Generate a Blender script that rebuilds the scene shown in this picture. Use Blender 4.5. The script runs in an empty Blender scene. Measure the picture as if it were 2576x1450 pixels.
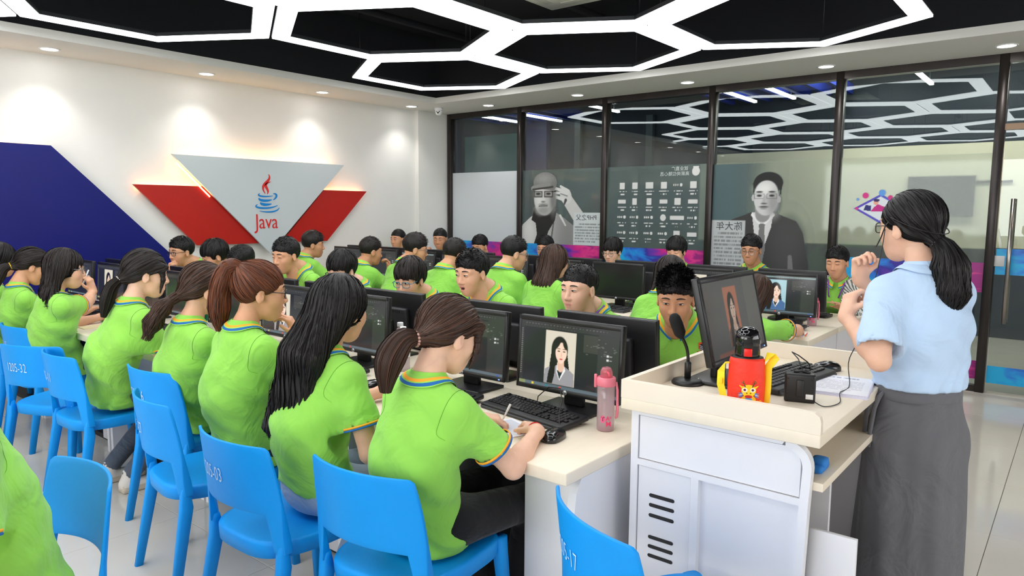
import bpy, bmesh, math, random
import numpy as np
from mathutils import Matrix, Vector, Euler

# ------------------------------------------------------------------ camera, world, lights, exposure
scene = bpy.context.scene
COL = scene.collection
rnd = random.Random(7)
PI = math.pi

CAM_R = ((0.62926451, 0.08104164, -0.77295435),
         (-0.77716403, 0.0739322, -0.62494008),
         (0.00650004, 0.99396493, 0.10950556))
CAM_H = 1.55
cam_data = bpy.data.cameras.new('camera')
cam_data.sensor_width = 36.0
cam_data.lens = 24.925
cam_data.clip_start = 0.02
cam_ob = bpy.data.objects.new('camera', cam_data)
COL.objects.link(cam_ob)
_m = Matrix(CAM_R).to_4x4()
_m.translation = (0, 0, CAM_H)
cam_ob.matrix_world = _m
scene.camera = cam_ob

world = bpy.data.worlds.new('world')
scene.world = world
world.use_nodes = True
world.node_tree.nodes['Background'].inputs[0].default_value = (0.88, 0.94, 1.0, 1)
world.node_tree.nodes['Background'].inputs[1].default_value = 0.55

scene.view_settings.view_transform = 'Standard'
scene.view_settings.look = 'None'
scene.view_settings.gamma = 1.0
scene.view_settings.exposure = 0.40
scene.view_settings.use_curve_mapping = False
scene.cycles.use_denoising = True
scene.cycles.max_bounces = 8
scene.cycles.diffuse_bounces = 4
scene.cycles.glossy_bounces = 4
scene.cycles.transmission_bounces = 6
scene.cycles.transparent_max_bounces = 16
scene.cycles.sample_clamp_indirect = 8.0
scene.cycles.caustics_reflective = False
scene.cycles.caustics_refractive = False

HEX_POWER = 5.0          # emission of the hexagon lamps
DAY_POWER = 100.0        # daylight through the windows behind the camera

# room measures (metres; x runs away along the logo wall, y runs away along the glass wall)
XG = 7.278      # glass wall
YW = 7.107      # logo wall
XB, YB = -2.6, -3.4   # walls behind the camera
ZS = 2.86       # soffit underside
ZC = 3.65       # dark ceiling

def area_light(name, loc, rot, sx, sy, power, color):
    l = bpy.data.lights.new(name, 'AREA')
    l.shape = 'RECTANGLE'; l.size = sx; l.size_y = sy
    l.energy = power; l.color = color
    o = bpy.data.objects.new(name, l)
    o.location = loc; o.rotation_euler = rot
    COL.objects.link(o)
    return o
# daylight entering by the window bands in the wall behind the camera
area_light('daylight_window', (XB + 0.06, 1.9, 1.85), (0, -PI / 2, 0), 1.5, 5.6, DAY_POWER, (1.0, 0.99, 0.97))
area_light('daylight_window', (2.0, YB + 0.06, 1.85), (PI / 2, 0, 0), 5.6, 1.5, DAY_POWER * 0.75, (1.0, 0.99, 0.97))

# ------------------------------------------------------------------ materials
MATS = {}
def srgb(r, g, b):
    f = lambda c: (c / 255.0) / 12.92 if c / 255.0 <= 0.04045 else ((c / 255.0 + 0.055) / 1.055) ** 2.4
    return (f(r), f(g), f(b))

def mat(name, color, rough=0.5, metal=0.0, spec=0.5, noise=0.0, nscale=8.0, bump=0.0, bscale=40.0, stretch=(1, 1, 1),
        emit=None, estr=0.0, coat=0.0, sheen=0.0, sss=0.0, coords='Object', bdist=0.01, bwarp=0.0):
    if name in MATS: return MATS[name]
    m = bpy.data.materials.new(name); m.use_nodes = True
    nt = m.node_tree; b = nt.nodes['Principled BSDF']
    b.inputs['Base Color'].default_value = (*color, 1)
    b.inputs['Roughness'].default_value = rough
    b.inputs['Metallic'].default_value = metal
    b.inputs['Specular IOR Level'].default_value = spec
    b.inputs['Coat Weight'].default_value = coat
    b.inputs['Sheen Weight'].default_value = sheen
    if sss:
        b.inputs['Subsurface Weight'].default_value = sss
        b.inputs['Subsurface Radius'].default_value = (0.012, 0.005, 0.003)
        b.inputs['Subsurface Scale'].default_value = 1.0
    if emit is not None:
        b.inputs['Emission Color'].default_value = (*emit, 1)
        b.inputs['Emission Strength'].default_value = estr
    if noise > 0 or bump > 0:
        tc = nt.nodes.new('ShaderNodeTexCoord'); mp = nt.nodes.new('ShaderNodeMapping')
        mp.inputs['Scale'].default_value = stretch
        nt.links.new(tc.outputs[coords], mp.inputs['Vector'])
    if noise > 0:
        n = nt.nodes.new('ShaderNodeTexNoise'); n.inputs['Scale'].default_value = nscale; n.inputs['Detail'].default_value = 5
        nt.links.new(mp.outputs[0], n.inputs['Vector'])
        mr = nt.nodes.new('ShaderNodeMapRange')
        mr.inputs['From Min'].default_value = 0.3; mr.inputs['From Max'].default_value = 0.7
        mr.inputs['To Min'].default_value = 1 - noise; mr.inputs['To Max'].default_value = 1 + noise
        nt.links.new(n.outputs['Fac'], mr.inputs['Value'])
        mx = nt.nodes.new('ShaderNodeVectorMath'); mx.operation = 'SCALE'
        mx.inputs[0].default_value = color
        nt.links.new(mr.outputs[0], mx.inputs['Scale'])
        nt.links.new(mx.outputs[0], b.inputs['Base Color'])
    if bump > 0:
        n2 = nt.nodes.new('ShaderNodeTexNoise'); n2.inputs['Scale'].default_value = bscale; n2.inputs['Detail'].default_value = 3; n2.inputs['Distortion'].default_value = bwarp
        nt.links.new(mp.outputs[0], n2.inputs['Vector'])
        bp = nt.nodes.new('ShaderNodeBump'); bp.inputs['Strength'].default_value = bump; bp.inputs['Distance'].default_value = bdist
        nt.links.new(n2.outputs['Fac'], bp.inputs['Height'])
        nt.links.new(bp.outputs[0], b.inputs['Normal'])
    MATS[name] = m
    return m

def attr_mat(name, rough=0.6, spec=0.3, emit=0.0, base=1.0, alpha=False):
    """flat print: colour comes from the colour attribute 'paint' of the mesh"""
    if name in MATS: return MATS[name]
    m = bpy.data.materials.new(name); m.use_nodes = True
    nt = m.node_tree; b = nt.nodes['Principled BSDF']
    a = nt.nodes.new('ShaderNodeVertexColor'); a.layer_name = 'paint'
    if base == 1.0:
        nt.links.new(a.outputs['Color'], b.inputs['Base Color'])
    else:
        b.inputs['Base Color'].default_value = (base, base, base, 1)
    b.inputs['Roughness'].default_value = rough
    b.inputs['Specular IOR Level'].default_value = spec
    if emit > 0:
        nt.links.new(a.outputs['Color'], b.inputs['Emission Color'])
        b.inputs['Emission Strength'].default_value = emit
    if alpha: nt.links.new(a.outputs['Alpha'], b.inputs['Alpha'])      # soft edge of the print
    MATS[name] = m
    return m

def glass_mat(name, tint, rough=0.0, ior=1.5, haze=None, amount=0.0):
    """thin pane: clear with the reflection of its Fresnel"""
    if name in MATS: return MATS[name]
    m = bpy.data.materials.new(name); m.use_nodes = True
    nt = m.node_tree; nt.nodes.clear()
    out = nt.nodes.new('ShaderNodeOutputMaterial'); mix = nt.nodes.new('ShaderNodeMixShader')
    tr = nt.nodes.new('ShaderNodeBsdfTransparent'); tr.inputs[0].default_value = (*tint, 1)
    gl = nt.nodes.new('ShaderNodeBsdfGlossy'); gl.inputs['Roughness'].default_value = rough
    gl.inputs['Color'].default_value = (0.95, 0.97, 0.97, 1)
    fr = nt.nodes.new('ShaderNodeFresnel'); fr.inputs['IOR'].default_value = ior
    ge = nt.nodes.new('ShaderNodeNewGeometry'); mr = nt.nodes.new('ShaderNodeMapRange')      # same reflectance on both faces of the pane
    mr.inputs['To Min'].default_value = ior; mr.inputs['To Max'].default_value = 1.0 / ior
    nt.links.new(ge.outputs['Backfacing'], mr.inputs['Value']); nt.links.new(mr.outputs[0], fr.inputs['IOR'])
    src = tr
    if haze:                      # cloudy plastic: part of the pane scatters light
        df = nt.nodes.new('ShaderNodeBsdfTranslucent'); df.inputs[0].default_value = (*haze, 1); d2 = nt.nodes.new('ShaderNodeBsdfDiffuse'); d2.inputs[0].default_value = (*haze, 1)
        m1 = nt.nodes.new('ShaderNodeMixShader'); nt.links.new(df.outputs[0], m1.inputs[1]); nt.links.new(d2.outputs[0], m1.inputs[2])
        m2 = nt.nodes.new('ShaderNodeMixShader'); m2.inputs[0].default_value = amount
        nt.links.new(tr.outputs[0], m2.inputs[1]); nt.links.new(m1.outputs[0], m2.inputs[2]); src = m2
    nt.links.new(fr.outputs[0], mix.inputs[0]); nt.links.new(src.outputs[0], mix.inputs[1]); nt.links.new(gl.outputs[0], mix.inputs[2])
    nt.links.new(mix.outputs[0], out.inputs[0])
    MATS[name] = m
    return m

def film_mat(name, color, clear=0.5, rough=0.45):
    """frosted film: part matt print, part blurred see-through"""
    if name in MATS: return MATS[name]
    m = bpy.data.materials.new(name); m.use_nodes = True
    nt = m.node_tree; nt.nodes.clear()
    out = nt.nodes.new('ShaderNodeOutputMaterial'); mix = nt.nodes.new('ShaderNodeMixShader'); mix.inputs[0].default_value = clear
    df = nt.nodes.new('ShaderNodeBsdfPrincipled')
    df.inputs['Base Color'].default_value = (*color, 1); df.inputs['Roughness'].default_value = 0.35
    rf = nt.nodes.new('ShaderNodeBsdfRefraction'); rf.inputs['Roughness'].default_value = rough; rf.inputs['IOR'].default_value = 1.12
    rf.inputs['Color'].default_value = (0.95, 0.96, 0.94, 1)
    nt.links.new(df.outputs[0], mix.inputs[1]); nt.links.new(rf.outputs[0], mix.inputs[2]); nt.links.new(mix.outputs[0], out.inputs[0])
    MATS[name] = m
    return m

# ------------------------------------------------------------------ mesh helpers
def link(o, parent=None):
    COL.objects.link(o)
    if parent is not None: o.parent = parent
    return o

def tag(o, label=None, cat=None, group=None, kind=None):
    if label: o['label'] = label
    if cat: o['category'] = cat
    if group: o['group'] = group
    if kind: o['kind'] = kind
    return o

def empty(name, loc=(0, 0, 0), rz=0.0):
    o = bpy.data.objects.new(name, None)
    o.empty_display_size = 0.1
    o.location = loc; o.rotation_euler = (0, 0, rz)
    COL.objects.link(o)
    return o

def copy_tree(o, parent=None):
    c = o.copy(); COL.objects.link(c)
    if parent is not None: c.parent = parent
    for ch in list(o.children): copy_tree(ch, c)
    return c

class MB:
    """collects shapes of one mesh object"""
    def __init__(s): s.v = []; s.f = []; s.mi = []; s.sm = []
    def add(s, verts, faces, mi=0, smooth=False):
        b = len(s.v); s.v.extend([tuple(p) for p in verts])
        s.f.extend([tuple(i + b for i in f) for f in faces])
        s.mi.extend([mi] * len(faces)); s.sm.extend([smooth] * len(faces))
        return s
    def box(s, lo, hi, mi=0):
        x0, y0, z0 = lo; x1, y1, z1 = hi
        v = [(x0, y0, z0), (x1, y0, z0), (x1, y1, z0), (x0, y1, z0), (x0, y0, z1), (x1, y0, z1), (x1, y1, z1), (x0, y1, z1)]
        f = [(0, 3, 2, 1), (4, 5, 6, 7), (0, 1, 5, 4), (1, 2, 6, 5), (2, 3, 7, 6), (3, 0, 4, 7)]
        return s.add(v, f, mi)
    def rbox(s, lo, hi, r=0.004, mi=0, mtx=None, seg=2):
        bm = bmesh.new()
        bmesh.ops.create_cube(bm, size=1.0)
        c = [(a + b) / 2 for a, b in zip(lo, hi)]; d = [abs(b - a) for a, b in zip(lo, hi)]
        for v in bm.verts: v.co = Vector((c[0] + v.co.x * d[0], c[1] + v.co.y * d[1], c[2] + v.co.z * d[2]))
        bmesh.ops.bevel(bm, geom=list(bm.edges), offset=min(r, 0.45 * min(d)), segments=seg, affect='EDGES', profile=0.6)
        bm.verts.ensure_lookup_table()
        vs = [(mtx @ v.co if mtx else v.co.copy()) for v in bm.verts]
        fs = [tuple(v.index for v in f.verts) for f in bm.faces]
        bm.free()
        return s.add(vs, fs, mi, True)
    def loft(s, rings, mi=0, cap=True, smooth=True, closed=True):
        n = len(rings[0]); v = [p for r in rings for p in r]; f = []
        m = n if closed else n - 1
        for i in range(len(rings) - 1):
            for j in range(m):
                a = i * n + j; b = i * n + (j + 1) % n
                f.append((a, b, b + n, a + n))
        if cap and closed:
            f.append(tuple(range(n - 1, -1, -1))); f.append(tuple((len(rings) - 1) * n + j for j in range(n)))
        return s.add(v, f, mi, smooth)
    def lathe(s, prof, n=20, mi=0, c=(0, 0, 0), cap=True):
        rings = [[(c[0] + r * math.cos(2 * PI * j / n), c[1] + r * math.sin(2 * PI * j / n), c[2] + z) for j in range(n)] for r, z in prof]
        return s.loft(rings, mi, cap)
    def tube(s, pts, r, n=8, mi=0, cap=True):
        pts = [Vector(p) for p in pts]; rings = []
        up = None
        for i, p in enumerate(pts):
            t = (pts[min(i + 1, len(pts) - 1)] - pts[max(i - 1, 0)])
            t = t.normalized() if t.length > 1e-9 else Vector((0, 0, 1))
            if up is None:
                up = Vector((0, 0, 1)) if abs(t.z) < 0.9 else Vector((1, 0, 0))
            a = t.cross(up)
            if a.length < 1e-6: a = t.orthogonal()
            a.normalize(); b = a.cross(t); b.normalize(); up = b
            rr = r[i] if isinstance(r, (list, tuple)) else r
            rings.append([p + a * (rr * math.cos(2 * PI * j / n)) + b * (rr * math.sin(2 * PI * j / n)) for j in range(n)])
        return s.loft(rings, mi, cap)
    def prism(s, poly, o, u, w, n, depth, mi=0, side_mi=None):
        """2D polygon in the plane o+u*a+w*b pushed out along n by depth (front at o+n*depth)"""
        o, u, w, n = Vector(o), Vector(u), Vector(w), Vector(n)
        k = len(poly)
        from mathutils.geometry import tessellate_polygon
        tri = tessellate_polygon([[Vector((a, b, 0)) for a, b in poly]])
        back = [o + u * a + w * b for a, b in poly]; front = [p + n * depth for p in back]
        fl = []
        for t in tri:
            p = [Vector((poly[i][0], poly[i][1], 0)) for i in t]
            c = (u * (p[1] - p[0]).x + w * (p[1] - p[0]).y).cross(u * (p[2] - p[0]).x + w * (p[2] - p[0]).y)
            fl.append(tuple(t) if c.dot(n) > 0 else tuple(reversed(t)))
        s.add(front, fl, mi)
        s.add(back, [tuple(reversed(t)) for t in fl], mi)
        s.add(back + front, [(i, (i + 1) % k, k + (i + 1) % k, k + i) for i in range(k)], mi if side_mi is None else side_mi)
        return s
    def build(s, name, mats, parent=None, smooth=None):
        me = bpy.data.meshes.new(name)
        me.from_pydata(s.v, [], s.f)
        if not isinstance(mats, (list, tuple)): mats = [mats]
        for m in mats: me.materials.append(m)
        if len(mats) > 1: me.polygons.foreach_set('material_index', s.mi)
        me.polygons.foreach_set('use_smooth', s.sm if smooth is None else [smooth] * len(s.f))
        me.validate(); me.update()
        o = bpy.data.objects.new(name, me)
        return link(o, parent)

def one(name, m, parent=None):
    """decorator-free shortcut: returns (MB, finisher)"""
    b = MB()
    return b, (lambda: b.build(name, m, parent))

def text_mesh(name, body, size, m, parent, mtx, extrude=0.0008, spacing=1.0, align='CENTER', shear=0.0, bold=0.0):
    cu = bpy.data.curves.new(name, 'FONT')
    cu.body = body; cu.size = size; cu.extrude = extrude; cu.align_x = align; cu.align_y = 'CENTER'
    cu.space_character = spacing; cu.resolution_u = 3; cu.shear = shear; cu.offset = bold
    t = bpy.data.objects.new(name + '_src', cu); COL.objects.link(t)
    dg = bpy.context.evaluated_depsgraph_get()
    me = bpy.data.meshes.new_from_object(t.evaluated_get(dg))
    bpy.data.objects.remove(t); bpy.data.curves.remove(cu)
    me.name = name; me.transform(mtx)
    me.materials.clear(); me.materials.append(m)
    return link(bpy.data.objects.new(name, me), parent)

def frame_mtx(o, u, w):
    """matrix that maps x->u, y->w, z->u x w, placed at o"""
    u = Vector(u).normalized(); w = Vector(w).normalized(); n = u.cross(w)
    M = Matrix((u, w, n)).transposed().to_4x4(); M.translation = Vector(o)
    return M

def painted(name, o, u, w, W, H, nx, ny, func, m, parent=None):
    """flat print as a fine grid; func(X, Y) with X,Y in metres from the lower corner returns rgb (linear) arrays"""
    o, u, w = np.array(o, float), np.array(u, float), np.array(w, float)
    gx = np.linspace(0, W, nx + 1); gy = np.linspace(0, H, ny + 1)
    X, Y = np.meshgrid(gx, gy)
    P = o[None, None] + X[..., None] * u + Y[..., None] * w
    me = bpy.data.meshes.new(name)
    idx = np.arange((nx + 1) * (ny + 1)).reshape(ny + 1, nx + 1)
    q = np.stack([idx[:-1, :-1], idx[:-1, 1:], idx[1:, 1:], idx[1:, :-1]], -1).reshape(-1, 4)
    mesh_arrays(me, P.reshape(-1, 3), q)
    rgb = func(X, Y); al = np.ones((X.size, 1))
    if isinstance(rgb, tuple): rgb, al = rgb; al = np.clip(al, 0, 1).reshape(-1, 1)
    rgb = rgb.reshape(-1, 3)
    ca = me.color_attributes.new('paint', 'FLOAT_COLOR', 'POINT')
    ca.data.foreach_set('color', np.concatenate([rgb, al], 1).astype(np.float32).ravel())
    me.materials.append(m)
    ob = bpy.data.objects.new(name, me)
    return link(ob, parent)

def mesh_arrays(me, V, Q):
    """fast mesh from numpy: V (n,3), Q (m,4) or (m,3)"""
    V = np.ascontiguousarray(V, np.float32); Q = np.ascontiguousarray(Q, np.int32)
    k = Q.shape[1]
    me.vertices.add(len(V)); me.vertices.foreach_set('co', V.ravel())
    me.loops.add(Q.size); me.loops.foreach_set('vertex_index', Q.ravel())
    me.polygons.add(len(Q))
    me.polygons.foreach_set('loop_start', np.arange(0, Q.size, k, dtype=np.int32))
    me.polygons.foreach_set('loop_total', np.full(len(Q), k, np.int32))
    me.update(calc_edges=True)
# ------------------------------------------------------------------ the room shell
M_WALL = mat('wall_paint', srgb(228, 227, 224), 0.75, noise=0.015, nscale=3)
M_SOFFIT = mat('soffit_paint', srgb(226, 225, 221), 0.8)
M_DARK = mat('dark_ceiling_paint', srgb(13, 16, 22), 0.9)
M_TILE = mat('floor_tile_glaze', srgb(205, 199, 189), 0.09, noise=0.035, nscale=2.2, spec=0.55)
M_GROUT = mat('grout', srgb(120, 113, 105), 0.9)
M_FRAME = mat('bronze_frame', srgb(52, 47, 46), 0.3, metal=0.55, noise=0.12, nscale=5)
M_STEEL = mat('brushed_steel', srgb(160, 155, 150), 0.28, metal=1.0)
M_WHITE = mat('white_metal', srgb(236, 236, 238), 0.4)
M_BLACKPL = mat('black_plastic', srgb(22, 22, 24), 0.42)

def structure(name, b, m, parent=None):
    o = b.build(name, m, parent)
    if parent is None: o['kind'] = 'structure'
    return o

# floor: slab and tiles
XF0, XF1, YF0, YF1 = XB, 11.6, YB, YW + 1.2
floor = structure('floor', MB().box((XF0, YF0, -0.12), (XF1, YF1, -0.008)), M_GROUT)
TS = 0.8
tile_bm = MB().rbox((0.0012, 0.0012, -0.012), (TS - 0.0012, TS - 0.0012, 0.0), 0.0012, seg=1)
tile0 = tile_bm.build('floor_tile', M_TILE, floor, smooth=False)
first = True
i0 = math.floor((XF0 - 1.62) / TS); j0 = math.floor((YF0 - 3.46) / TS)
for i in range(i0, i0 + 19):
    for j in range(j0, j0 + 16):
        x, y = 1.62 + i * TS, 3.46 + j * TS
        if x > XF1 - 0.2 or y > YF1 - 0.2: continue
        t = tile0 if first else tile0.copy()
        if not first: COL.objects.link(t)
        t.location = (x, y, 0); first = False

structure('wall_left', MB().box((XB - 0.2, YW, -0.1), (XG + 0.1, YW + 0.2, 3.8)), M_WALL)
structure('wall_pier', MB().box((6.70, YW - 0.062, 0), (XG + 0.02, YW + 0.01, ZS)), M_WALL)
# walls behind the camera, each with a long window opening
wb = MB()
wb.box((XB - 0.2, YB - 0.2, -0.1), (XB, YW, 1.05)).box((XB - 0.2, YB - 0.2, 2.65), (XB, YW, 3.8))
wb.box((XB - 0.2, YB - 0.2, 1.05), (XB, -1.0, 2.65)).box((XB - 0.2, 4.8, 1.05), (XB, YW, 2.65))
structure('wall_back', wb, M_WALL)
wr = MB()
wr.box((XB, YB - 0.2, -0.1), (XG + 0.1, YB, 1.05)).box((XB, YB - 0.2, 2.65), (XG + 0.1, YB, 3.8))
wr.box((XB, YB - 0.2, 1.05), (-0.9, YB, 2.65)).box((4.9, YB - 0.2, 1.05), (XG + 0.1, YB, 2.65))
structure('wall_right', wr, M_WALL)
wf = MB()
for k in range(5):
    y = -1.0 + 5.8 * k / 4
    wf.box((XB - 0.12, y - 0.03, 1.05), (XB - 0.06, y + 0.03, 2.65))
structure('window_1', wf, M_WHITE)
wf = MB()
for k in range(5):
    x = -0.9 + 5.8 * k / 4
    wf.box((x - 0.03, YB - 0.12, 1.05), (x + 0.03, YB - 0.06, 2.65))
structure('window_2', wf, M_WHITE)

# ceiling: dark deck, white soffit around it
structure('ceiling', MB().box((XB - 0.2, YB - 0.2, ZC), (XG + 0.1, YW + 0.2, ZC + 0.1)), M_DARK)
SX, SY = 6.41, 6.42
structure('ceiling_soffit_left', MB().box((XB, SY, ZS), (XG + 0.06, YW, ZS + 0.07)), M_SOFFIT)
structure('ceiling_soffit_right', MB().box((SX, YB, ZS), (XG + 0.06, SY, ZS + 0.07)), M_SOFFIT)
up = MB().box((XB, SY + 0.01, ZS + 0.07), (SX + 0.05, SY + 0.06, ZC)).box((SX + 0.01, YB, ZS + 0.07), (SX + 0.06, SY + 0.05, ZC))
structure('trim_1', up, M_DARK)
# services hung under the dark deck
M_DUCT = mat('dark_duct', srgb(17, 20, 26), 0.8)
duct = MB()
duct.box((XB, 1.0, 3.42), (SX, 1.45, 3.62)); duct.box((2.2, YB, 3.45), (2.6, SY, 3.6))
for y in (2.2, 4.0, 5.7): duct.tube([(XB, y, 3.5), (SX, y, 3.5)], 0.04, 8)
structure('ceiling_services', duct, M_DUCT)

# ------------------------------------------------------------------ hexagon lamps
M_LAMP = mat('lamp_diffuser', (1, 1, 1), 0.5, emit=(0.97, 0.99, 1.0), estr=HEX_POWER)
M_ALU = mat('lamp_housing', srgb(40, 44, 48), 0.5, metal=0.3)
M_WIRE = mat('steel_wire', srgb(60, 62, 66), 0.4, metal=0.7)
HS, HX0, HY0, HZ = 0.987, 5.311, 3.496, 2.903
def hexpts(r, z): return [(r * math.cos(PI / 3 * k), r * math.sin(PI / 3 * k), z) for k in range(6)]
def make_hex():
    root = empty('hexagon_ceiling_lamp')
    ro, ri = HS - 0.008, HS - 0.172
    b = MB()                                    # diffuser: bottom ring and short glowing sides
    b.loft([hexpts(ro - 0.006, 0.0), hexpts(ri + 0.006, 0.0)], cap=False, smooth=False)
    b.loft([hexpts(ro - 0.006, 0.012), hexpts(ro - 0.006, 0.0)], cap=False, smooth=False)
    b.loft([hexpts(ri + 0.006, 0.0), hexpts(ri + 0.006, 0.012)], cap=False, smooth=False)
    b.build('diffuser', M_LAMP, root)
    h = MB()
    h.loft([hexpts(ro, 0.012), hexpts(ro, 0.04), hexpts(ri, 0.04), hexpts(ri, 0.012), hexpts(ro, 0.012)], cap=False, smooth=False)
    h.build('housing', M_ALU, root)
    for k in (0, 2, 4):
        x, y, _ = hexpts(HS - 0.1, 0)[k]
        MB().tube([(x, y, 0.04), (x, y, ZC - HZ)], 0.0035, 5).build('hanging_wire', M_WIRE, root)
    return root
hexes = [(0, 0), (1, 0), (0, 1), (0, -1), (2, 0), (1, -1), (2, -1), (3, -1), (3, 0), (2, -2), (1, -2), (4, -2), (3, -2), (4, -1), (3, -3), (4, -3)]
hlab = {(0, 0): 'glowing white hexagon ceiling lamp between two rows of hexagons',
        (1, 0): 'glowing white hexagon ceiling lamp hanging above the desks of the numbered chairs', (0, 1): 'glowing white hexagon ceiling lamp closest to the corner security camera',
        (0, -1): 'glowing white hexagon ceiling lamp closest to the glass door', (2, 0): 'glowing white hexagon ceiling lamp closest to the blue wall panel',
        (1, -1): 'glowing white hexagon ceiling lamp framing the air conditioner cassette'}
hex0 = make_hex()
for n, (i, j) in enumerate(hexes):
    o = hex0 if n == 0 else copy_tree(hex0)
    o.location = (HX0 - 1.5 * HS * i, HY0 + math.sqrt(3) * HS * (j + i / 2), HZ)
    tag(o, hlab.get((i, j), 'glowing white hexagon ceiling lamp over the open floor by the windows'), 'ceiling lamp', 'honeycomb of hexagon ceiling lamps')

# ------------------------------------------------------------------ downlights in the soffit
M_DISC = mat('downlight_disc', (1, 1, 1), 0.5, emit=(1, 0.97, 0.92), estr=14)
def make_down():
    root = empty('recessed_downlight')
    MB().lathe([(0.062, -0.004), (0.062, 0.0)], 24).build('lens', M_DISC, root)
    MB().lathe([(0.062, -0.002), (0.066, -0.008), (0.078, -0.006), (0.08, 0.0), (0.062, 0.002)], 24, cap=False).build('trim_ring', M_WHITE, root)
    return root
down0 = make_down()
dl = [(2.30 + 1.36 * k, 6.83, 'L') for k in range(-3, 4)] + [(6.90, 0.60 + 1.345 * k, 'R') for k in range(-2, 5)]
spot_data = bpy.data.lights.new('downlight_beam', 'SPOT')
spot_data.energy = 17; spot_data.spot_size = math.radians(105); spot_data.spot_blend = 0.75; spot_data.shadow_soft_size = 0.05
spot_data.color = (1, 0.965, 0.92)
for n, (x, y, s) in enumerate(dl):
    o = down0 if n == 0 else copy_tree(down0)
    o.location = (x, y, ZS - 0.0005)
    tag(o, 'round white recessed downlight in the soffit along the logo wall' if s == 'L' else 'round white recessed downlight in the soffit along the glass wall',
        'downlight', 'downlights along the logo wall' if s == 'L' else 'downlights along the glass wall')
    l = bpy.data.objects.new('downlight_beam', spot_data); l.location = (x, y, ZS - 0.02); COL.objects.link(l)

# ------------------------------------------------------------------ air conditioner cassette and dome camera
ac = empty('air_conditioner_cassette', (4.035, 2.80, 3.05))
MB().rbox((-0.475, -0.475, 0), (0.475, 0.475, 0.035), 0.02).build('panel', mat('ac_white', srgb(225, 222, 212), 0.45), ac)
MB().rbox((-0.27, -0.27, -0.006), (0.27, 0.27, 0.004), 0.005).build('intake_grille', mat('ac_grille', srgb(205, 202, 194), 0.5), ac)
for k in range(4):
    b = MB(); a = k * PI / 2
    b.rbox((-0.3, 0.335, -0.004), (0.3, 0.405, 0.004), 0.003, mtx=Matrix.Rotation(a, 4, 'Z')); b.build('air_vane', mat('ac_vane', srgb(196, 193, 186), 0.5), ac)
MB().box((-0.42, -0.42, 0.035), (0.42, 0.42, 0.6)).build('housing', M_DUCT, ac)
tag(ac, 'cream square ceiling cassette air conditioner with side vanes inside a hexagon lamp', 'air conditioner')

cam = empty('security_camera', (6.70, 6.66, ZS))
MB().lathe([(0.055, 0), (0.055, -0.025), (0.05, -0.03)], 20).build('base', M_WHITE, cam)
MB().lathe([(0.045, -0.03), (0.046, -0.05), (0.04, -0.075), (0.022, -0.092), (0.001, -0.096)], 20).build('dome', M_WHITE, cam)
b = MB()
for dx, dy, dz, r in ((-0.036, -0.022, -0.066, 0.013), (-0.042, -0.004, -0.052, 0.008), (-0.026, -0.036, -0.052, 0.008)):
    b.lathe([(0.001, r), (r * 0.8, r * 0.6), (r, 0), (0.001, -r)], 10, c=(dx, dy, dz))
b.build('lens', M_BLACKPL, cam)
tag(cam, 'small white dome security camera under the soffit in the corner', 'camera')

# ------------------------------------------------------------------ panels on the logo wall
M_BLUE = mat('blue_panel', srgb(5, 14, 104), 0.4, spec=0.3, noise=0.05, nscale=2)
M_RED = mat('red_panel', srgb(176, 22, 12), 0.35, noise=0.03)
M_GREYP = mat('grey_panel', srgb(192, 200, 204), 0.4)
M_EDGE = mat('panel_edge', srgb(225, 223, 220), 0.45)
M_LED = mat('warm_led_strip', (1, 0.6, 0.3), 0.5, emit=(1.0, 0.50, 0.16), estr=16)
def wallpanel(name, poly, d0, d1, m, label, led=None, em=None):
    root = empty(name, (sum(p[0] for p in poly) / len(poly), YW, min(p[1] for p in poly)))
    ox, oz = root.location.x, root.location.z
    pl = [(a - ox, c - oz) for a, c in poly]
    MB().prism(pl, (0, -d0, 0), (1, 0, 0), (0, 0, 1), (0, -1, 0), d1 - d0, 0, 1).build('face_panel', [m, em or m], root)
    cx = sum(p[0] for p in pl) / len(pl); cz = sum(p[1] for p in pl) / len(pl)
    inner = [(cx + (a - cx) * 0.86, cz + (c - cz) * 0.86) for a, c in pl]
    MB().prism(inner, (0, -0.001, 0), (1, 0, 0), (0, 0, 1), (0, -1, 0), d0 - 0.001, 0).build('backing_frame', M_EDGE, root)
    for (xa, za, xb, zb) in led or []:
        MB().tube([(xa - ox, -d0 + 0.012, za - oz), (xb - ox, -d0 + 0.012, zb - oz)], 0.006, 6).build('led_strip', M_LED, root)
    tag(root, label, 'wall panel')
    return root
zt, zb = 1.769, 1.17
dxs = (zt - zb)
wallpanel('blue_wall_panel', [(-1.4, 0.80), (-1.4, 2.08), (2.333, 2.08), (3.625, 0.80)], 0.05, 0.075, M_BLUE, 'big navy blue wall panel with a slanting end', [(-1.2, 2.055, 2.28, 2.055)])
wallpanel('red_wall_panel', [(3.0, zt), (3.71, zt), (4.33, zb), (3.60, zb)], 0.05, 0.075, M_RED, 'red slanted wall panel between the blue panel and the grey triangle', [(3.05, zt - 0.025, 3.68, zt - 0.025)])
wallpanel('red_wall_panel', [(5.16, zt), (5.80, zt), (5.19, zb), (4.57, zb)], 0.05, 0.075, M_RED, 'red slanted wall panel leaning against the grey triangle near the corner pier', [(5.18, zt - 0.025, 5.75, zt - 0.025)])
logo = wallpanel('logo_wall_panel', [(3.36, 2.072), (5.43, 2.072), (4.40, 1.06)], 0.09, 0.115, M_GREYP,
                 'pale grey triangle wall panel with the red and blue cup logo', [(3.5, 2.045, 5.3, 2.045), (3.42, 1.99, 3.75, 1.665)], M_GREYP)
LX, LZ = logo.location.x, logo.location.z
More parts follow.
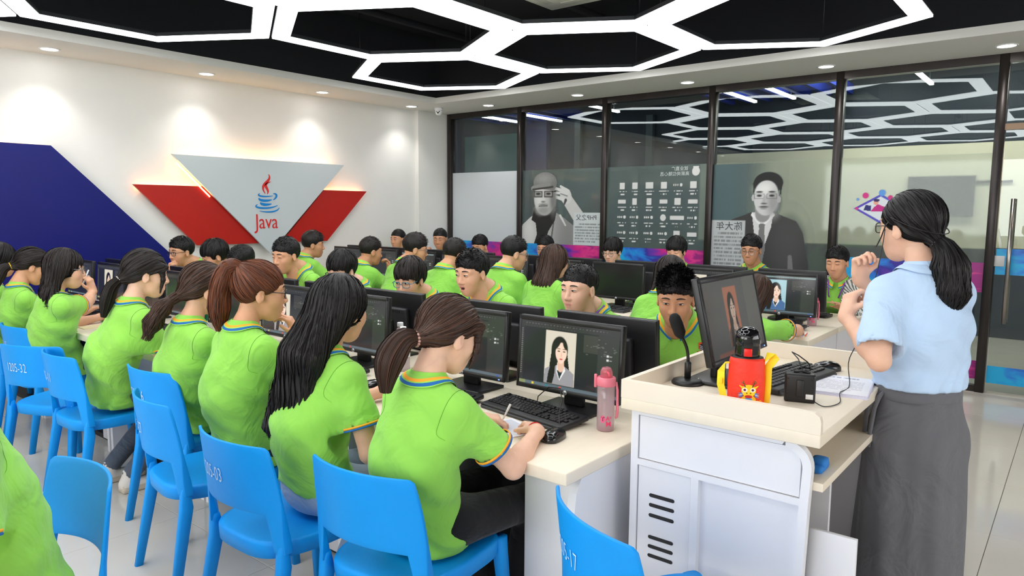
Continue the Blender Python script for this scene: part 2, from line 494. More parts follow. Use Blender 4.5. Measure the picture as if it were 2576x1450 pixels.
# logo strokes: polylines with widths, drawn as raised print
def ribbon(mb, pts, wid, o, u, w, n, depth, mi=0):
    pts = [Vector((a, c)) for a, c in pts]
    L, R_ = [], []
    for i, p in enumerate(pts):
        t = pts[min(i + 1, len(pts) - 1)] - pts[max(i - 1, 0)]
        t.normalize(); q = Vector((-t.y, t.x))
        L.append(tuple(p + q * wid[i] / 2)); R_.append(tuple(p - q * wid[i] / 2))
    mb.prism(L + R_[::-1], o, u, w, n, depth, mi)
def bez(p0, p1, p2, p3, n=14):
    r = []
    for i in range(n + 1):
        t = i / n; a = (1 - t)
        r.append(tuple(a ** 3 * p0[k] + 3 * a * a * t * p1[k] + 3 * a * t * t * p2[k] + t ** 3 * p3[k] for k in (0, 1)))
    return r
def wprof(n, wmax, p=1.0, lo=0.15): return [wmax * max(lo, math.sin(PI * (i + 0.5) / n) ** p) for i in range(n)]
M_LRED = mat('logo_red', srgb(205, 32, 34), 0.4); M_LBLUE = mat('logo_blue', srgb(0, 122, 195), 0.4)
lo = (4.368 - LX, -0.1155, 1.50 - LZ); U, W_, N_ = (1, 0, 0), (0, 0, 1), (0, -1, 0)
def S(p): return [(a * 0.32, c * 0.42) for a, c in p]      # unit logo box 0.32 x 0.42 m
red = MB()
p = bez((0.13, 1.0), (0.30, 0.80), (-0.32, 0.76), (-0.02, 0.50)); ribbon(red, S(p), wprof(15, 0.030, 0.8), lo, U, W_, N_, 0.004)
p = bez((0.20, 0.81), (-0.22, 0.72), (0.20, 0.62), (0.05, 0.485)); ribbon(red, S(p), wprof(15, 0.028, 0.8), lo, U, W_, N_, 0.004)
red.build('steam_mark', M_LRED, logo)
blu = MB()
for pts, wd in ((bez((-0.22, 0.50), (-0.42, 0.44), (-0.1, 0.40), (0.26, 0.445)), 0.018), (bez((0.28, 0.50), (0.46, 0.52), (0.44, 0.40), (0.27, 0.34)), 0.022),
                (bez((-0.26, 0.385), (-0.30, 0.31), (0.0, 0.30), (0.22, 0.345)), 0.028), (bez((-0.20, 0.275), (-0.24, 0.215), (0.0, 0.20), (0.20, 0.235)), 0.03),
                (bez((-0.32, 0.215), (-0.62, 0.13), (0.1, 0.07), (0.44, 0.20)), 0.02), (bez((-0.25, 0.05), (0.1, 0.0), (0.45, 0.03), (0.50, 0.14)), 0.016)):
    ribbon(blu, S(pts), wprof(len(pts), wd, 0.6, 0.25), lo, U, W_, N_, 0.004)
blu.build('cup_mark', M_LBLUE, logo)
text_mesh('lettering', 'Java', 0.215, M_LRED, logo, frame_mtx((4.368 - LX, -0.118, 1.40 - LZ), (1, 0, 0), (0, 0, 1)) @ Matrix.Diagonal((0.86, 1.06, 1, 1)), 0.002, 0.98, bold=-0.001)
# ------------------------------------------------------------------ glass wall with films, door, corridor behind
M_GLASS = glass_mat('clear_glass', (0.83, 0.885, 0.88), 0.0, 1.56)
M_FILM = film_mat('frosted_film', srgb(108, 126, 124), 0.55, 0.17)
M_FILM2 = film_mat('pale_frosted_film', srgb(136, 144, 138), 0.74, 0.16)
M_BLANK = mat('blank_white_film', srgb(196, 202, 208), 0.55)
M_PRINT = attr_mat('poster_print', 0.5, 0.35, alpha=True)

def strip_mat():
    m = bpy.data.materials.new('galaxy_strip_print'); m.use_nodes = True
    nt = m.node_tree; b = nt.nodes['Principled BSDF']; b.inputs['Roughness'].default_value = 0.35
    tc = nt.nodes.new('ShaderNodeTexCoord'); sp = nt.nodes.new('ShaderNodeSeparateXYZ')
    nt.links.new(tc.outputs['Generated'], sp.inputs[0])
    mp = nt.nodes.new('ShaderNodeMapping'); mp.inputs['Scale'].default_value = (1, 2.2, 5); mp.inputs['Rotation'].default_value = (0.6, 0, 0)
    nt.links.new(tc.outputs['Object'], mp.inputs[0])
    n = nt.nodes.new('ShaderNodeTexNoise'); n.inputs['Scale'].default_value = 1.7; n.inputs['Detail'].default_value = 5; n.inputs['Distortion'].default_value = 0.8
    nt.links.new(mp.outputs[0], n.inputs['Vector'])
    ad = nt.nodes.new('ShaderNodeMath'); ad.operation = 'MULTIPLY_ADD'; ad.inputs[1].default_value = 0.95
    nt.links.new(n.outputs['Fac'], ad.inputs[0])
    sub = nt.nodes.new('ShaderNodeMath'); sub.operation = 'SUBTRACT'; sub.inputs[0].default_value = 0.55
    nt.links.new(sp.outputs['Y'], sub.inputs[1]); nt.links.new(sub.outputs[0], ad.inputs[2])
    cr = nt.nodes.new('ShaderNodeValToRGB'); e = cr.color_ramp.elements
    e[0].position = 0.12; e[0].color = (*srgb(24, 168, 222), 1); e[1].position = 0.95; e[1].color = (*srgb(150, 26, 120), 1)
    for p, c in ((0.30, (38, 120, 214)), (0.44, (48, 42, 150)), (0.56, (106, 52, 168)), (0.70, (204, 30, 134)), (0.82, (226, 60, 140))):
        k = e.new(p); k.color = (*srgb(*c), 1)
    nt.links.new(ad.outputs[0], cr.inputs[0]); nt.links.new(cr.outputs[0], b.inputs['Base Color'])
    return m
M_STRIP = strip_mat()

BAYS = [6.99, 5.745, 4.476, 3.163, 1.905, 0.633]
ZH = 2.79                      # underside of the head rail
# posts and rails
def post(y, w=0.07): return MB().rbox((XG - 0.05, y - w / 2, 0.0), (XG + 0.06, y + w / 2, ZS), 0.004, seg=1)
for y in BAYS: structure('trim_2', post(y), M_FRAME)
structure('trim_2', post(-0.62), M_FRAME)
structure('trim_2', post(-1.95), M_FRAME)
structure('trim_3', MB().box((XG - 0.045, YB, ZH), (XG + 0.055, BAYS[0] + 0.035, ZS)), M_FRAME)
for a, b_ in list(zip(BAYS[:-1], BAYS[1:])) + [(-0.62, -1.95), (-1.95, YB)]:
    structure('trim_4', MB().box((XG - 0.03, b_ + 0.035, 0.0), (XG + 0.035, a - 0.035, 0.055)), M_FRAME)
structure('wall_pier_right', MB().box((XG - 0.02, BAYS[0] + 0.035, 0), (XG + 0.1, YW, ZS)), M_WALL)

# painting helpers (2D, metres inside one bay; x grows towards the door, y grows up)
def smooth(e0, e1, v):
    t = np.clip((v - e0) / (e1 - e0), 0, 1); return t * t * (3 - 2 * t)
def mixc(img, col, m):
    return img * (1 - m[..., None]) + np.array(col, float) * m[..., None]
def ell(X, Y, cx, cy, rx, ry, soft=0.06, rot=0.0):
    c, s = math.cos(rot), math.sin(rot); dx, dy = X - cx, Y - cy
    u, v = (dx * c + dy * s) / rx, (-dx * s + dy * c) / ry
    return 1 - smooth(1 - soft, 1 + soft, np.sqrt(u * u + v * v))
def boxm(X, Y, x0, x1, y0, y1, s=0.004):
    return smooth(x0 - s, x0 + s, X) * (1 - smooth(x1 - s, x1 + s, X)) * smooth(y0 - s, y0 + s, Y) * (1 - smooth(y1 - s, y1 + s, Y))
def polym(X, Y, pts):
    ins = np.zeros(X.shape, bool); n = len(pts)
    for i in range(n):
        x0, y0 = pts[i]; x1, y1 = pts[(i + 1) % n]
        if y0 == y1: continue
        c = ((y0 > Y) != (y1 > Y)) & (X < (x1 - x0) * (Y - y0) / (y1 - y0) + x0)
        ins ^= c
    return ins.astype(float)
def segm(X, Y, a, b, r0, r1, soft=0.15):
    ax, ay = a; bx, by = b; L2 = (bx - ax) ** 2 + (by - ay) ** 2
    t = np.clip(((X - ax) * (bx - ax) + (Y - ay) * (by - ay)) / L2, 0, 1)
    d = np.hypot(X - ax - t * (bx - ax), Y - ay - t * (by - ay)) / (r0 + (r1 - r0) * t)
    return 1 - smooth(1 - soft, 1 + soft, d)
def G(v): return srgb(v, v, v)
_hr = np.random.RandomState(5)
def textlines(X, Y, img, x0, x1, y0, y1, rows, col, seed=0):
    r = np.random.RandomState(seed); dy = (y1 - y0) / rows
    for k in range(rows):
        yc = y1 - (k + 0.5) * dy
        on = r.rand(400) > 0.22
        u = np.clip(((X - x0) / (x1 - x0) * 60).astype(int), 0, 399)
        last = x0 + (x1 - x0) * (0.0 if k else 0.12)
        m = boxm(X, Y, last, x1 if k < rows - 1 else x0 + 0.8 * (x1 - x0), yc - dy * 0.27, yc + dy * 0.27, 0.002) * on[u]
        img = mixc(img, col, m * 0.62)
    return img
def masked(ob, keep):
    """drop the unprinted cells of a painted grid"""
    me = ob.data; bm = bmesh.new(); bm.from_mesh(me)
    bm.faces.ensure_lookup_table()
    bmesh.ops.delete(bm, geom=[f for f, k in zip(bm.faces, keep) if not k], context='FACES')
    bm.to_mesh(me); bm.free()

def paint_capman(X, Y):
    img = np.zeros(X.shape + (3,)) + np.array(G(150)); A = np.zeros(X.shape)
    def put(m, col):
        nonlocal img, A
        img = mixc(img, col, m); A = np.maximum(A, m)
    # shirt, both shoulders
    sh = polym(X, Y, [(-0.05, 0.0), (-0.05, 0.10), (0.01, 0.24), (0.14, 0.34), (0.30, 0.40), (0.50, 0.42), (0.66, 0.33), (0.80, 0.24), (0.83, 0.0)])
    put(sh, G(176)); put(sh * smooth(0.30, 0.72, X), G(132)); put(sh * ell(X, Y, 0.10, 0.12, 0.12, 0.22, 0.7), G(205))
    put(segm(X, Y, (0.52, 0.40), (0.46, 0.02), 0.01, 0.012), G(92)); put(segm(X, Y, (0.60, 0.36), (0.68, 0.24), 0.016, 0.01), G(205))
    # raised forearm and hand
    put(segm(X, Y, (0.86, 0.36), (0.70, 0.56), 0.085, 0.075, 0.1), G(190)); put(ell(X, Y, 0.68, 0.60, 0.085, 0.10, 0.1, 0.4), G(200))
    for a, b, r in (((0.66, 0.66), (0.50, 0.70), 0.022), ((0.69, 0.63), (0.53, 0.64), 0.02), ((0.64, 0.56), (0.50, 0.60), 0.024), ((0.72, 0.66), (0.60, 0.72), 0.02)):
        put(segm(X, Y, a, b, r, r * 0.8), G(206))
    put(segm(X, Y, (0.70, 0.60), (0.60, 0.63), 0.008, 0.006), G(120)); put(segm(X, Y, (0.68, 0.55), (0.66, 0.50), 0.02, 0.012), G(70))
    # scarf
    put(polym(X, Y, [(0.20, 0.46), (0.30, 0.38), (0.52, 0.40), (0.55, 0.46), (0.52, 0.30), (0.42, 0.16), (0.36, -0.01), (0.19, -0.01), (0.24, 0.12), (0.22, 0.26), (0.15, 0.30)]), G(34))
    put(ell(X, Y, 0.36, 0.42, 0.18, 0.10, 0.3), G(28))
    # face
    put(ell(X, Y, 0.355, 0.575, 0.165, 0.215, 0.05), G(178)); put(ell(X, Y, 0.28, 0.60, 0.08, 0.16, 0.8), G(212))
    put(ell(X, Y, 0.49, 0.56, 0.05, 0.17, 0.7), G(120))
    put(ell(X, Y, 0.34, 0.42, 0.10, 0.05, 0.7), G(150))
    put(segm(X, Y, (0.345, 0.63), (0.325, 0.545), 0.016, 0.024, 0.6), G(205)); put(ell(X, Y, 0.335, 0.53, 0.032, 0.012, 0.5), G(120))
    put(segm(X, Y, (0.27, 0.475), (0.40, 0.480), 0.008, 0.008, 0.5), G(98)); put(ell(X, Y, 0.335, 0.497, 0.065, 0.012, 0.7), G(130))
    for cx in (0.255, 0.415):
        put(boxm(X, Y, cx - 0.068, cx + 0.068, 0.585, 0.665, 0.006) , G(40)); put(boxm(X, Y, cx - 0.055, cx + 0.055, 0.598, 0.655, 0.006), G(146))
        put(ell(X, Y, cx, 0.630, 0.036, 0.014, 0.3), G(48))
    put(segm(X, Y, (0.47, 0.655), (0.53, 0.66), 0.008, 0.008), G(35))
    # flat cap
    put(ell(X, Y, 0.36, 0.765, 0.185, 0.135, 0.04) * smooth(0.685, 0.70, Y + 0.12 * (X - 0.3)), G(118))
    put(ell(X, Y, 0.34, 0.82, 0.12, 0.06, 0.9), G(150))
    put(segm(X, Y, (0.17, 0.70), (0.42, 0.745), 0.03, 0.03, 0.2), G(138)); put(segm(X, Y, (0.17, 0.685), (0.48, 0.715), 0.012, 0.012, 0.4), G(58))
    tweed = 0.9 + 0.2 * _hr.rand(*X.shape)
    cap = (ell(X, Y, 0.36, 0.775, 0.19, 0.13, 0.04) > 0.5) & (Y > 0.70)
    img[cap] *= tweed[cap][:, None]
    # pale text card
    card = boxm(X, Y, 0.80, 1.3, 0.0, 0.40, 0.003); put(card, srgb(192, 200, 202))
    img = np.where((card > 0.5)[..., None], textlines(X, Y, img, 0.82, 1.19, 0.03, 0.275, 7, G(70), 3), img)
    return img, A

def paint_suitman(X, Y):
    img = np.zeros(X.shape + (3,)) + np.array(G(80)); A = np.zeros(X.shape)
    def put(m, col):
        nonlocal img, A
        img = mixc(img, col, m); A = np.maximum(A, m)
    k = 1.19 / 675.0
    P = lambda x, y: ((x - 105) * k, 1.185 - (y - 90) * 0.001738)
    put(polym(X, Y, [P(180, 760), P(200, 500), P(225, 430), P(345, 385), P(470, 385), P(600, 435), P(640, 500), P(690, 760)]), G(52))
    put(ell(X, Y, *P(560, 600), 0.16, 0.30, 0.8), G(66)); put(segm(X, Y, P(575, 640), P(585, 760), 0.02, 0.03), G(112))
    put(polym(X, Y, [P(347, 385), P(472, 385), P(462, 470), P(410, 640), P(392, 760), P(372, 560)]), G(206))
    put(polym(X, Y, [P(388, 450), P(428, 450), P(424, 480), P(432, 600), P(408, 745), P(384, 600), P(393, 480)]), G(112))
    put(segm(X, Y, P(350, 400), P(392, 450), 0.014, 0.01), G(225)); put(segm(X, Y, P(472, 400), P(425, 450), 0.014, 0.01), G(225))
    put(segm(X, Y, P(410, 370), P(410, 400), 0.085, 0.075, 0.1), G(140))
    put(ell(X, Y, *P(426, 300), 0.128, 0.180, 0.05), G(196)); put(ell(X, Y, *P(470, 330), 0.07, 0.13, 0.8), G(150)); put(ell(X, Y, *P(410, 250), 0.09, 0.06, 0.9), G(222))
    put(ell(X, Y, *P(352, 300), 0.02, 0.035), G(180)); put(ell(X, Y, *P(500, 310), 0.02, 0.035), G(165))
    put(ell(X, Y, *P(434, 215), 0.150, 0.112, 0.05) * (1 - ell(X, Y, *P(426, 268), 0.118, 0.118, 0.06)), G(26))
    put(segm(X, Y, P(355, 215), P(352, 270), 0.014, 0.004), G(30)); put(segm(X, Y, P(508, 215), P(506, 280), 0.016, 0.005), G(30))
    for cx in (386, 458):
        put(ell(X, Y, *P(cx, 266), 0.036, 0.009, 0.4), G(44)); put(ell(X, Y, *P(cx, 288), 0.028, 0.011, 0.4), G(34))
        m = boxm(X, Y, P(cx - 30, 0)[0], P(cx + 30, 0)[0], P(0, 306)[1], P(0, 276)[1], 0.003) - boxm(X, Y, P(cx - 27, 0)[0], P(cx + 27, 0)[0], P(0, 303)[1], P(0, 279)[1], 0.003)
        put(np.clip(m, 0, 1), G(90))
    put(segm(X, Y, P(420, 290), P(412, 328), 0.010, 0.018, 0.7), G(170)); put(ell(X, Y, *P(415, 334), 0.032, 0.009, 0.5), G(96))
    put(ell(X, Y, *P(414, 353), 0.046, 0.012, 0.5), G(88)); put(ell(X, Y, *P(414, 364), 0.034, 0.008, 0.6), G(150))
    bgm = 0.86 * (1 - smooth(0.10, 0.85, X)) * (1 - A); img = img * A[..., None] + np.array(srgb(74, 94, 98)) * (1 - A[..., None]); A = np.maximum(A, bgm)
    card = boxm(X, Y, -0.1, P(310, 0)[0], 0.02, P(0, 435)[1], 0.003)
    put(card, srgb(178, 182, 184))
    img = np.where((card > 0.5)[..., None], textlines(X, Y, img, 0.03, 0.335, 0.03, 0.47, 11, G(80), 9), img)
    return img, A

def paint_logos(X, Y):
    img = np.zeros(X.shape + (3,)) + np.array(G(205)); A = np.zeros(X.shape)
    # crop frame: columns and rows of the white marks, in metres in the bay
    cols = [0.205, 0.370, 0.555, 0.735, 0.905, 1.085]
    r = np.random.RandomState(11)
    for ri, y in enumerate((0.71, 0.53, 0.35, 0.17)):
        for ci, x in enumerate(cols):
            t = (ri * 6 + ci)
            if t in (4, 12, 13, 14, 17, 18, 19, 20, 21):
                for q in range(3): A = np.maximum(A, boxm(X, Y, x - 0.058 + q * 0.024, x - 0.042 + q * 0.024, y - 0.009, y + 0.011, 0.0015) * 0.9)
                A = np.maximum(A, ell(X, Y, x + 0.038, y + 0.002, 0.017, 0.019))
            elif t == 15: A = np.maximum(A, ell(X, Y, x, y, 0.035, 0.038))
            else:
                w = (0.033, 0.034, 0.048, 0.038, 0.04, 0.038, 0.052, 0.028, 0.03, 0.048, 0.038, 0.056)[t % 12]
                h = 0.038 if w < 0.045 else (0.036 if t == 2 else 0.022)
                if t == 16: w, h = 0.085, 0.022
                A = np.maximum(A, boxm(X, Y, x - w, x + w, y - h, y + h, 0.002))
            on = r.rand(40) > 0.25
            u = np.clip(((X - x + 0.06) / 0.12 * 14).astype(int), 0, 39)
            A = np.maximum(A, boxm(X, Y, x - 0.06, x + 0.06, y - 0.072, y - 0.058, 0.002) * on[u] * 0.8)
            u2 = np.clip(((X - x + 0.04) / 0.08 * 9).astype(int), 0, 39)
            A = np.maximum(A, boxm(X, Y, x - 0.034, x + 0.034, y - 0.106, y - 0.09, 0.002) * on[::-1][u2] * 0.9)
    A = np.maximum(A, ell(X, Y, 1.11, 0.855, 0.045, 0.05)); A = np.maximum(A, boxm(X, Y, 1.075, 1.145, 0.895, 0.908, 0.002)); A = np.maximum(A, boxm(X, Y, 1.045, 1.05, 0.82, 0.90, 0.002))
    return img, A

def paint_desklogo(X, Y):
    img = np.zeros(X.shape + (3,)) + np.array(G(230)); A = np.zeros(X.shape)
    def put(m, col):
        nonlocal img, A
        img = mixc(img, col, m); A = np.maximum(A, m)
    cx, cy = 0.25, 0.20
    dm = np.abs(X - cx) / 0.23 + np.abs(Y - cy) / 0.135
    put(1 - smooth(0.98, 1.02, dm), srgb(64, 92, 190)); put((1 - smooth(0.98, 1.02, dm)) * (1 - smooth(0.0, 0.5, X)), srgb(88, 66, 178))
    put(1 - smooth(0.80, 0.84, dm), srgb(214, 220, 226))
    put(polym(X, Y, [(0.11, 0.185), (0.125, 0.235), (0.175, 0.225), (0.17, 0.175)]), srgb(40, 44, 110))
    put(polym(X, Y, [(0.17, 0.175), (0.20, 0.215), (0.23, 0.24), (0.30, 0.21), (0.38, 0.18), (0.34, 0.17)]), srgb(190, 40, 130))
    put(ell(X, Y, 0.213, 0.258, 0.022, 0.026), srgb(222, 160, 140)); put(ell(X, Y, 0.216, 0.276, 0.026, 0.014), srgb(50, 40, 90))
    for (x, y, r, c) in ((0.12, 0.32, 0.028, (205, 50, 130)), (0.26, 0.345, 0.03, (90, 150, 220)), (0.33, 0.30, 0.022, (200, 50, 130)), (0.055, 0.285, 0.012, (90, 150, 220)), (0.33, 0.235, 0.018, (205, 60, 120)), (0.05, 0.20, 0.014, (205, 50, 130))):
        put(ell(X, Y, x, y, r, r), srgb(*c))
    return img, A

M_INK = mat('poster_ink', srgb(42, 46, 48), 0.5)
M_PALEINK = mat('pale_poster_ink', srgb(205, 212, 210), 0.5)
FRONT = XG - 0.012
def mirror_text(body, size, m, y, z, parent, spacing=1.0):
    M = frame_mtx((FRONT - 0.003, y, z), (0, -1, 0), (0, 0, 1)) @ Matrix.Diagonal((-1, 1, 1, 1))
    return text_mesh('poster_lettering', body, size, m, parent, M, 0.0003, spacing)
def print_on(name, parent, y0, z0, W, H, cell, func):
    res = {}
    def f(X, Y):
        img, A = func(X, Y); k_ = (A[:-2, 1:-1] + A[2:, 1:-1] + A[1:-1, :-2] + A[1:-1, 2:] + 2 * A[1:-1, 1:-1]) / 6; A = A.copy(); A[1:-1, 1:-1] = k_; res['A'] = A; return img, smooth(0.15, 0.85, A)
    nx, ny = int(W / cell), int(H / cell)
    ob = painted(name, (FRONT - 0.002, y0, z0), (0, -1, 0), (0, 0, 1), W, H, nx, ny, f, M_PRINT, parent)
    A = res['A']; q = (A[:-1, :-1] + A[1:, :-1] + A[:-1, 1:] + A[1:, 1:]) / 4
    masked(ob, (q > 0.02).ravel())
    return ob

ZFT, ZFB = 2.055, 1.125
for n, (a, b_) in enumerate(zip(BAYS[:-1], BAYS[1:])):
    y0, y1 = a - 0.035, b_ + 0.035
    w = empty('window_%d' % (n + 3), (XG, (a + b_) / 2, 0)); w['kind'] = 'structure'
    inv = Matrix.Translation(-w.location)
    def loc(ob): ob.location = -Vector(w.location); return ob
    loc(MB().box((XG - 0.006, y1, 0.05), (XG + 0.006, y0, ZH)).build('pane', M_GLASS, w))
    zb = 0.87 if n == 3 else ZFB
    fm = M_BLANK if n == 0 else (M_FILM2 if n >= 3 else M_FILM)
    film = MB().add([(FRONT + 0.002, y0, zb), (FRONT + 0.002, y1, zb), (FRONT + 0.002, y1, ZFT), (FRONT + 0.002, y0, ZFT)], [(0, 1, 2, 3)])
    loc(film.build('frosted_film', fm, w))
    for z0, z1 in ((0.87, 1.125), (0.11, 0.27)):
        if n == 3 and z0 > 0.5: continue
        s = MB().box((FRONT - 0.001, y1, z0), (FRONT + 0.001, y0, z1)).build('printed_strip', M_STRIP, w); loc(s)
    if n == 1:
        loc(print_on('portrait_print', w, y0, ZFB, y0 - y1, 0.93, 0.006, paint_capman))
        loc(mirror_text('PHP之父', 0.078, M_INK, y0 - 0.985, ZFB + 0.335, w, 1.05))
    if n == 2:
        loc(print_on('company_marks_print', w, y0, ZFB, y0 - y1, 0.93, 0.006, paint_logos))
        loc(mirror_text('就业直广', 0.05, M_PALEINK, y0 - 0.92, ZFB + 0.885, w)); loc(mirror_text('高薪岗位随心选', 0.05, M_PALEINK, y0 - 0.86, ZFB + 0.83, w))
    if n == 3:
        loc(print_on('portrait_print', w, y0, 0.87, y0 - y1, 1.17, 0.006, paint_suitman))
        loc(mirror_text('陈大年', 0.095, M_INK, y0 - 0.19, 1.39, w, 1.05))
    if n == 4:
        loc(print_on('emblem_print', w, 1.755, 1.385, 0.5, 0.39, 0.005, paint_desklogo))

# glass door with long bar handle
d = empty('door_1', (XG, 0.0, 0)); d['kind'] = 'structure'
dl_ = lambda ob: setattr(ob, 'location', -Vector(d.location))
dl_(MB().box((XG - 0.006, -0.58, 0.02), (XG + 0.006, 0.59, 2.24)).build('pane', M_GLASS, d))
dl_(MB().box((XG - 0.006, -0.58, 2.29), (XG + 0.006, 0.59, ZH)).build('transom_pane', M_GLASS, d))
dl_(MB().box((XG - 0.03, -0.58, 2.24), (XG + 0.03, 0.6, 2.29)).build('transom_bar', mat('transom_bronze', srgb(120, 98, 78), 0.35, metal=0.4), d))
for z0, z1 in ((1.03, 1.25), (0.09, 0.24)):
    dl_(MB().box((FRONT - 0.001, -0.58, z0), (FRONT + 0.001, 0.59, z1)).build('printed_strip', M_STRIP, d))
hb = MB(); hx = XG - 0.075
hb.tube([(hx, 0.495, 0.62), (hx, 0.495, 1.67)], 0.017, 14)
hb.tube([(XG, 0.495, 1.64), (hx - 0.004, 0.495, 1.64)], 0.014, 12); hb.tube([(XG, 0.495, 0.66), (hx, 0.495, 0.66)], 0.014, 12)
hb.tube([(hx + 0.15, 0.495, 0.62), (hx + 0.15, 0.495, 1.67)], 0.017, 14)
dl_(hb.build('bar_handle', M_STEEL, d))
dl_(MB().rbox((XG - 0.02, 0.525, 1.10), (XG + 0.02, 0.60, 1.19), 0.004).build('lock_plate', mat('lock_white', srgb(200, 200, 200), 0.35), d))
w = empty('window_9', (XG, -1.3, 0)); w['kind'] = 'structure'
MB().box((-0.006, -1.9 + 1.3 - 2.0, 0.05), (0.006, 0.65, ZH)).build('pane', M_GLASS, w)

# corridor beyond the glass
XC = 10.6
M_CWALL = mat('corridor_wall', srgb(226, 220, 196), 0.7); M_CDARK = mat('corridor_dark', srgb(34, 44, 56), 0.6)
M_TEAL = mat('teal_glass_panel', srgb(36, 96, 90), 0.15); M_NAVY = mat('navy_pillar', srgb(20, 28, 84), 0.5)
structure('wall_corridor', MB().box((XC, YB, 1.12), (XC + 0.15, 4.6, 2.42)), M_CWALL)
structure('wall_corridor_lower', MB().box((XC, YB, 0), (XC + 0.15, 4.6, 1.12)), M_CDARK)  # same wall coloured dark, the shade below is put into its colour
structure('wall_corridor_upper', MB().box((XC, YB, 2.42), (XC + 0.15, 4.6, 3.6)), M_CDARK)  # unlit top of the wall, shade given by the dark colour
structure('wall_corridor_far', MB().box((XC, 4.6, 0), (XC + 0.15, 14.0, 3.6)), M_CDARK)
structure('wall_corridor_end', MB().box((XG + 0.1, 13.0, 0), (XC, 13.1, 3.6)), M_CDARK)
structure('wall_corridor_near', MB().box((XG + 0.1, YB - 0.1, 0), (XC, YB, 3.6)), M_CWALL)
structure('floor_corridor', MB().box((XG + 0.1, YF1, -0.12), (XC, 13.1, -0.002)), M_TILE)
cp = MB()
cp.box((XC - 0.06, 8.35, 1.0), (XC - 0.01, 9.75, 2.98)); structure('window_10', cp, M_TEAL)
cp = MB(); cp.box((XC - 0.12, 7.7, 0), (XC, 8.2, 3.3)); cp.box((XC - 0.12, 9.9, 0), (XC, 10.6, 3.3)); structure('wall_corridor_pillar', cp, M_NAVY)
cp = MB()
for y in (7.0, 5.6): cp.box((XC - 0.08, y, 0), (XC, y + 0.12, 3.1))
cp.box((XC - 0.07, 4.6, 2.2), (XC, 7.6, 2.28)); structure('trim_5', cp, mat('corridor_frame', srgb(70, 80, 82), 0.5))
structure('ceiling_corridor', MB().box((XG + 0.06, YB, 3.5), (XC + 0.2, 13.1, 3.6)), M_DARK)
structure('ceiling_corridor_soffit', MB().box((XG + 0.06, YB, 2.98), (XG + 0.75, 13.0, 3.05)), M_SOFFIT)
M_BAFFLE = mat('blue_baffle', srgb(28, 50, 150), 0.5)
bf0 = MB().box((-0.75, -0.03, 0), (0.75, 0.03, 0.13)).build('ceiling_baffle', M_BAFFLE)
k = 0
for cy in (7.7, 3.4):
    for q in range(7):
        o = bf0 if k == 0 else bf0.copy()
        if k: COL.objects.link(o)
        o.location = (9.65, cy - 0.8 + 0.27 * q, 3.12); k += 1
        tag(o, 'blue ceiling baffle above the corridor by the teal glass' if cy > 5 else 'blue ceiling baffle above the corridor behind the suited man poster', 'ceiling baffle',
            'corridor baffles by the teal glass' if cy > 5 else 'corridor baffles behind the suited man poster')
M_LIN = mat('corridor_lamp', (1, 1, 1), 0.5, emit=(0.95, 1.0, 0.98), estr=9)
ln0 = empty('linear_lamp')
MB().box((-0.55, -0.022, 0), (0.55, 0.022, 0.03)).build('tube', M_LIN, ln0)
for s_ in (-0.4, 0.4): MB().tube([(s_, 0, 0.03), (s_, 0, 0.41)], 0.004, 5).build('hanger', M_WIRE, ln0)
for k, (x, y) in enumerate(((9.65, 8.02), (9.85, 7.32), (9.65, 3.27), (9.65, 3.81), (9.5, 1.6), (9.3, -1.2), (9.4, 5.9))):
    o = ln0 if k == 0 else copy_tree(ln0)
    o.location = (x, y, 3.09)
    tag(o, 'slim white linear lamp on the corridor ceiling', 'lamp', 'corridor linear lamps')
M_PANEL = mat('added_panel_glow', (1, 1, 1), 0.5, emit=(1.0, 0.97, 0.86), estr=22)  # panels added to brighten the corridor, no such lamps are known there
for k, (y, lab) in enumerate(((2.3, 'behind the suited man poster'), (0.9, 'behind the round emblem film'), (-0.6, 'behind the glass door'))):
    pl = empty('added_panel_lamp', (9.55, y, 3.44)); MB().rbox((-0.3, -0.3, 0.0), (0.3, 0.3, 0.06), 0.004).build('frame', M_WHITE, pl); MB().box((-0.28, -0.28, -0.004), (0.28, 0.28, -0.0005)).build('diffuser', M_PANEL, pl)
    tag(pl, 'added square white panel lamp on the corridor ceiling %s' % lab, 'ceiling lamp', 'added corridor panel lamps')
tv = empty('wall_television', (XC, 1.45, 1.50))
MB().rbox((-0.06, -0.36, 0), (-0.012, 0.36, 0.50), 0.006).build('screen_housing', mat('tv_dark', srgb(20, 24, 28), 0.5), tv)
MB().box((-0.062, -0.345, 0.015), (-0.0601, 0.345, 0.485)).build('screen', mat('tv_screen', srgb(12, 15, 18), 0.5), tv)
MB().tube([(-0.02, -0.36, 0.42), (-0.02, -0.7, 0.44)], 0.015, 6).build('cable', M_BLACKPL, tv)
tag(tv, 'dark television on the corridor wall blurred behind the frosted film', 'television')
# ------------------------------------------------------------------ people: smooth-blended volumes turned into meshes
F32 = np.float32
def V3(*a): return np.array(a, float)
def unit(v):
    v = np.asarray(v, float); n = np.linalg.norm(v); return v / n if n > 1e-9 else v

def roundcone(a, b, ra, rb):
    a, b = np.asarray(a, float), np.asarray(b, float); ba = b - a; L2 = max(1e-12, ba @ ba); m = max(ra, rb)
    def fn(x, y, z):
        dx, dy, dz = x - F32(a[0]), y - F32(a[1]), z - F32(a[2])
        t = np.clip((dx * F32(ba[0]) + dy * F32(ba[1]) + dz * F32(ba[2])) * F32(1 / L2), 0, 1)
        return np.sqrt((dx - t * F32(ba[0])) ** 2 + (dy - t * F32(ba[1])) ** 2 + (dz - t * F32(ba[2])) ** 2) - (F32(ra) + t * F32(rb - ra))
    return fn, np.minimum(a, b) - m, np.maximum(a, b) + m

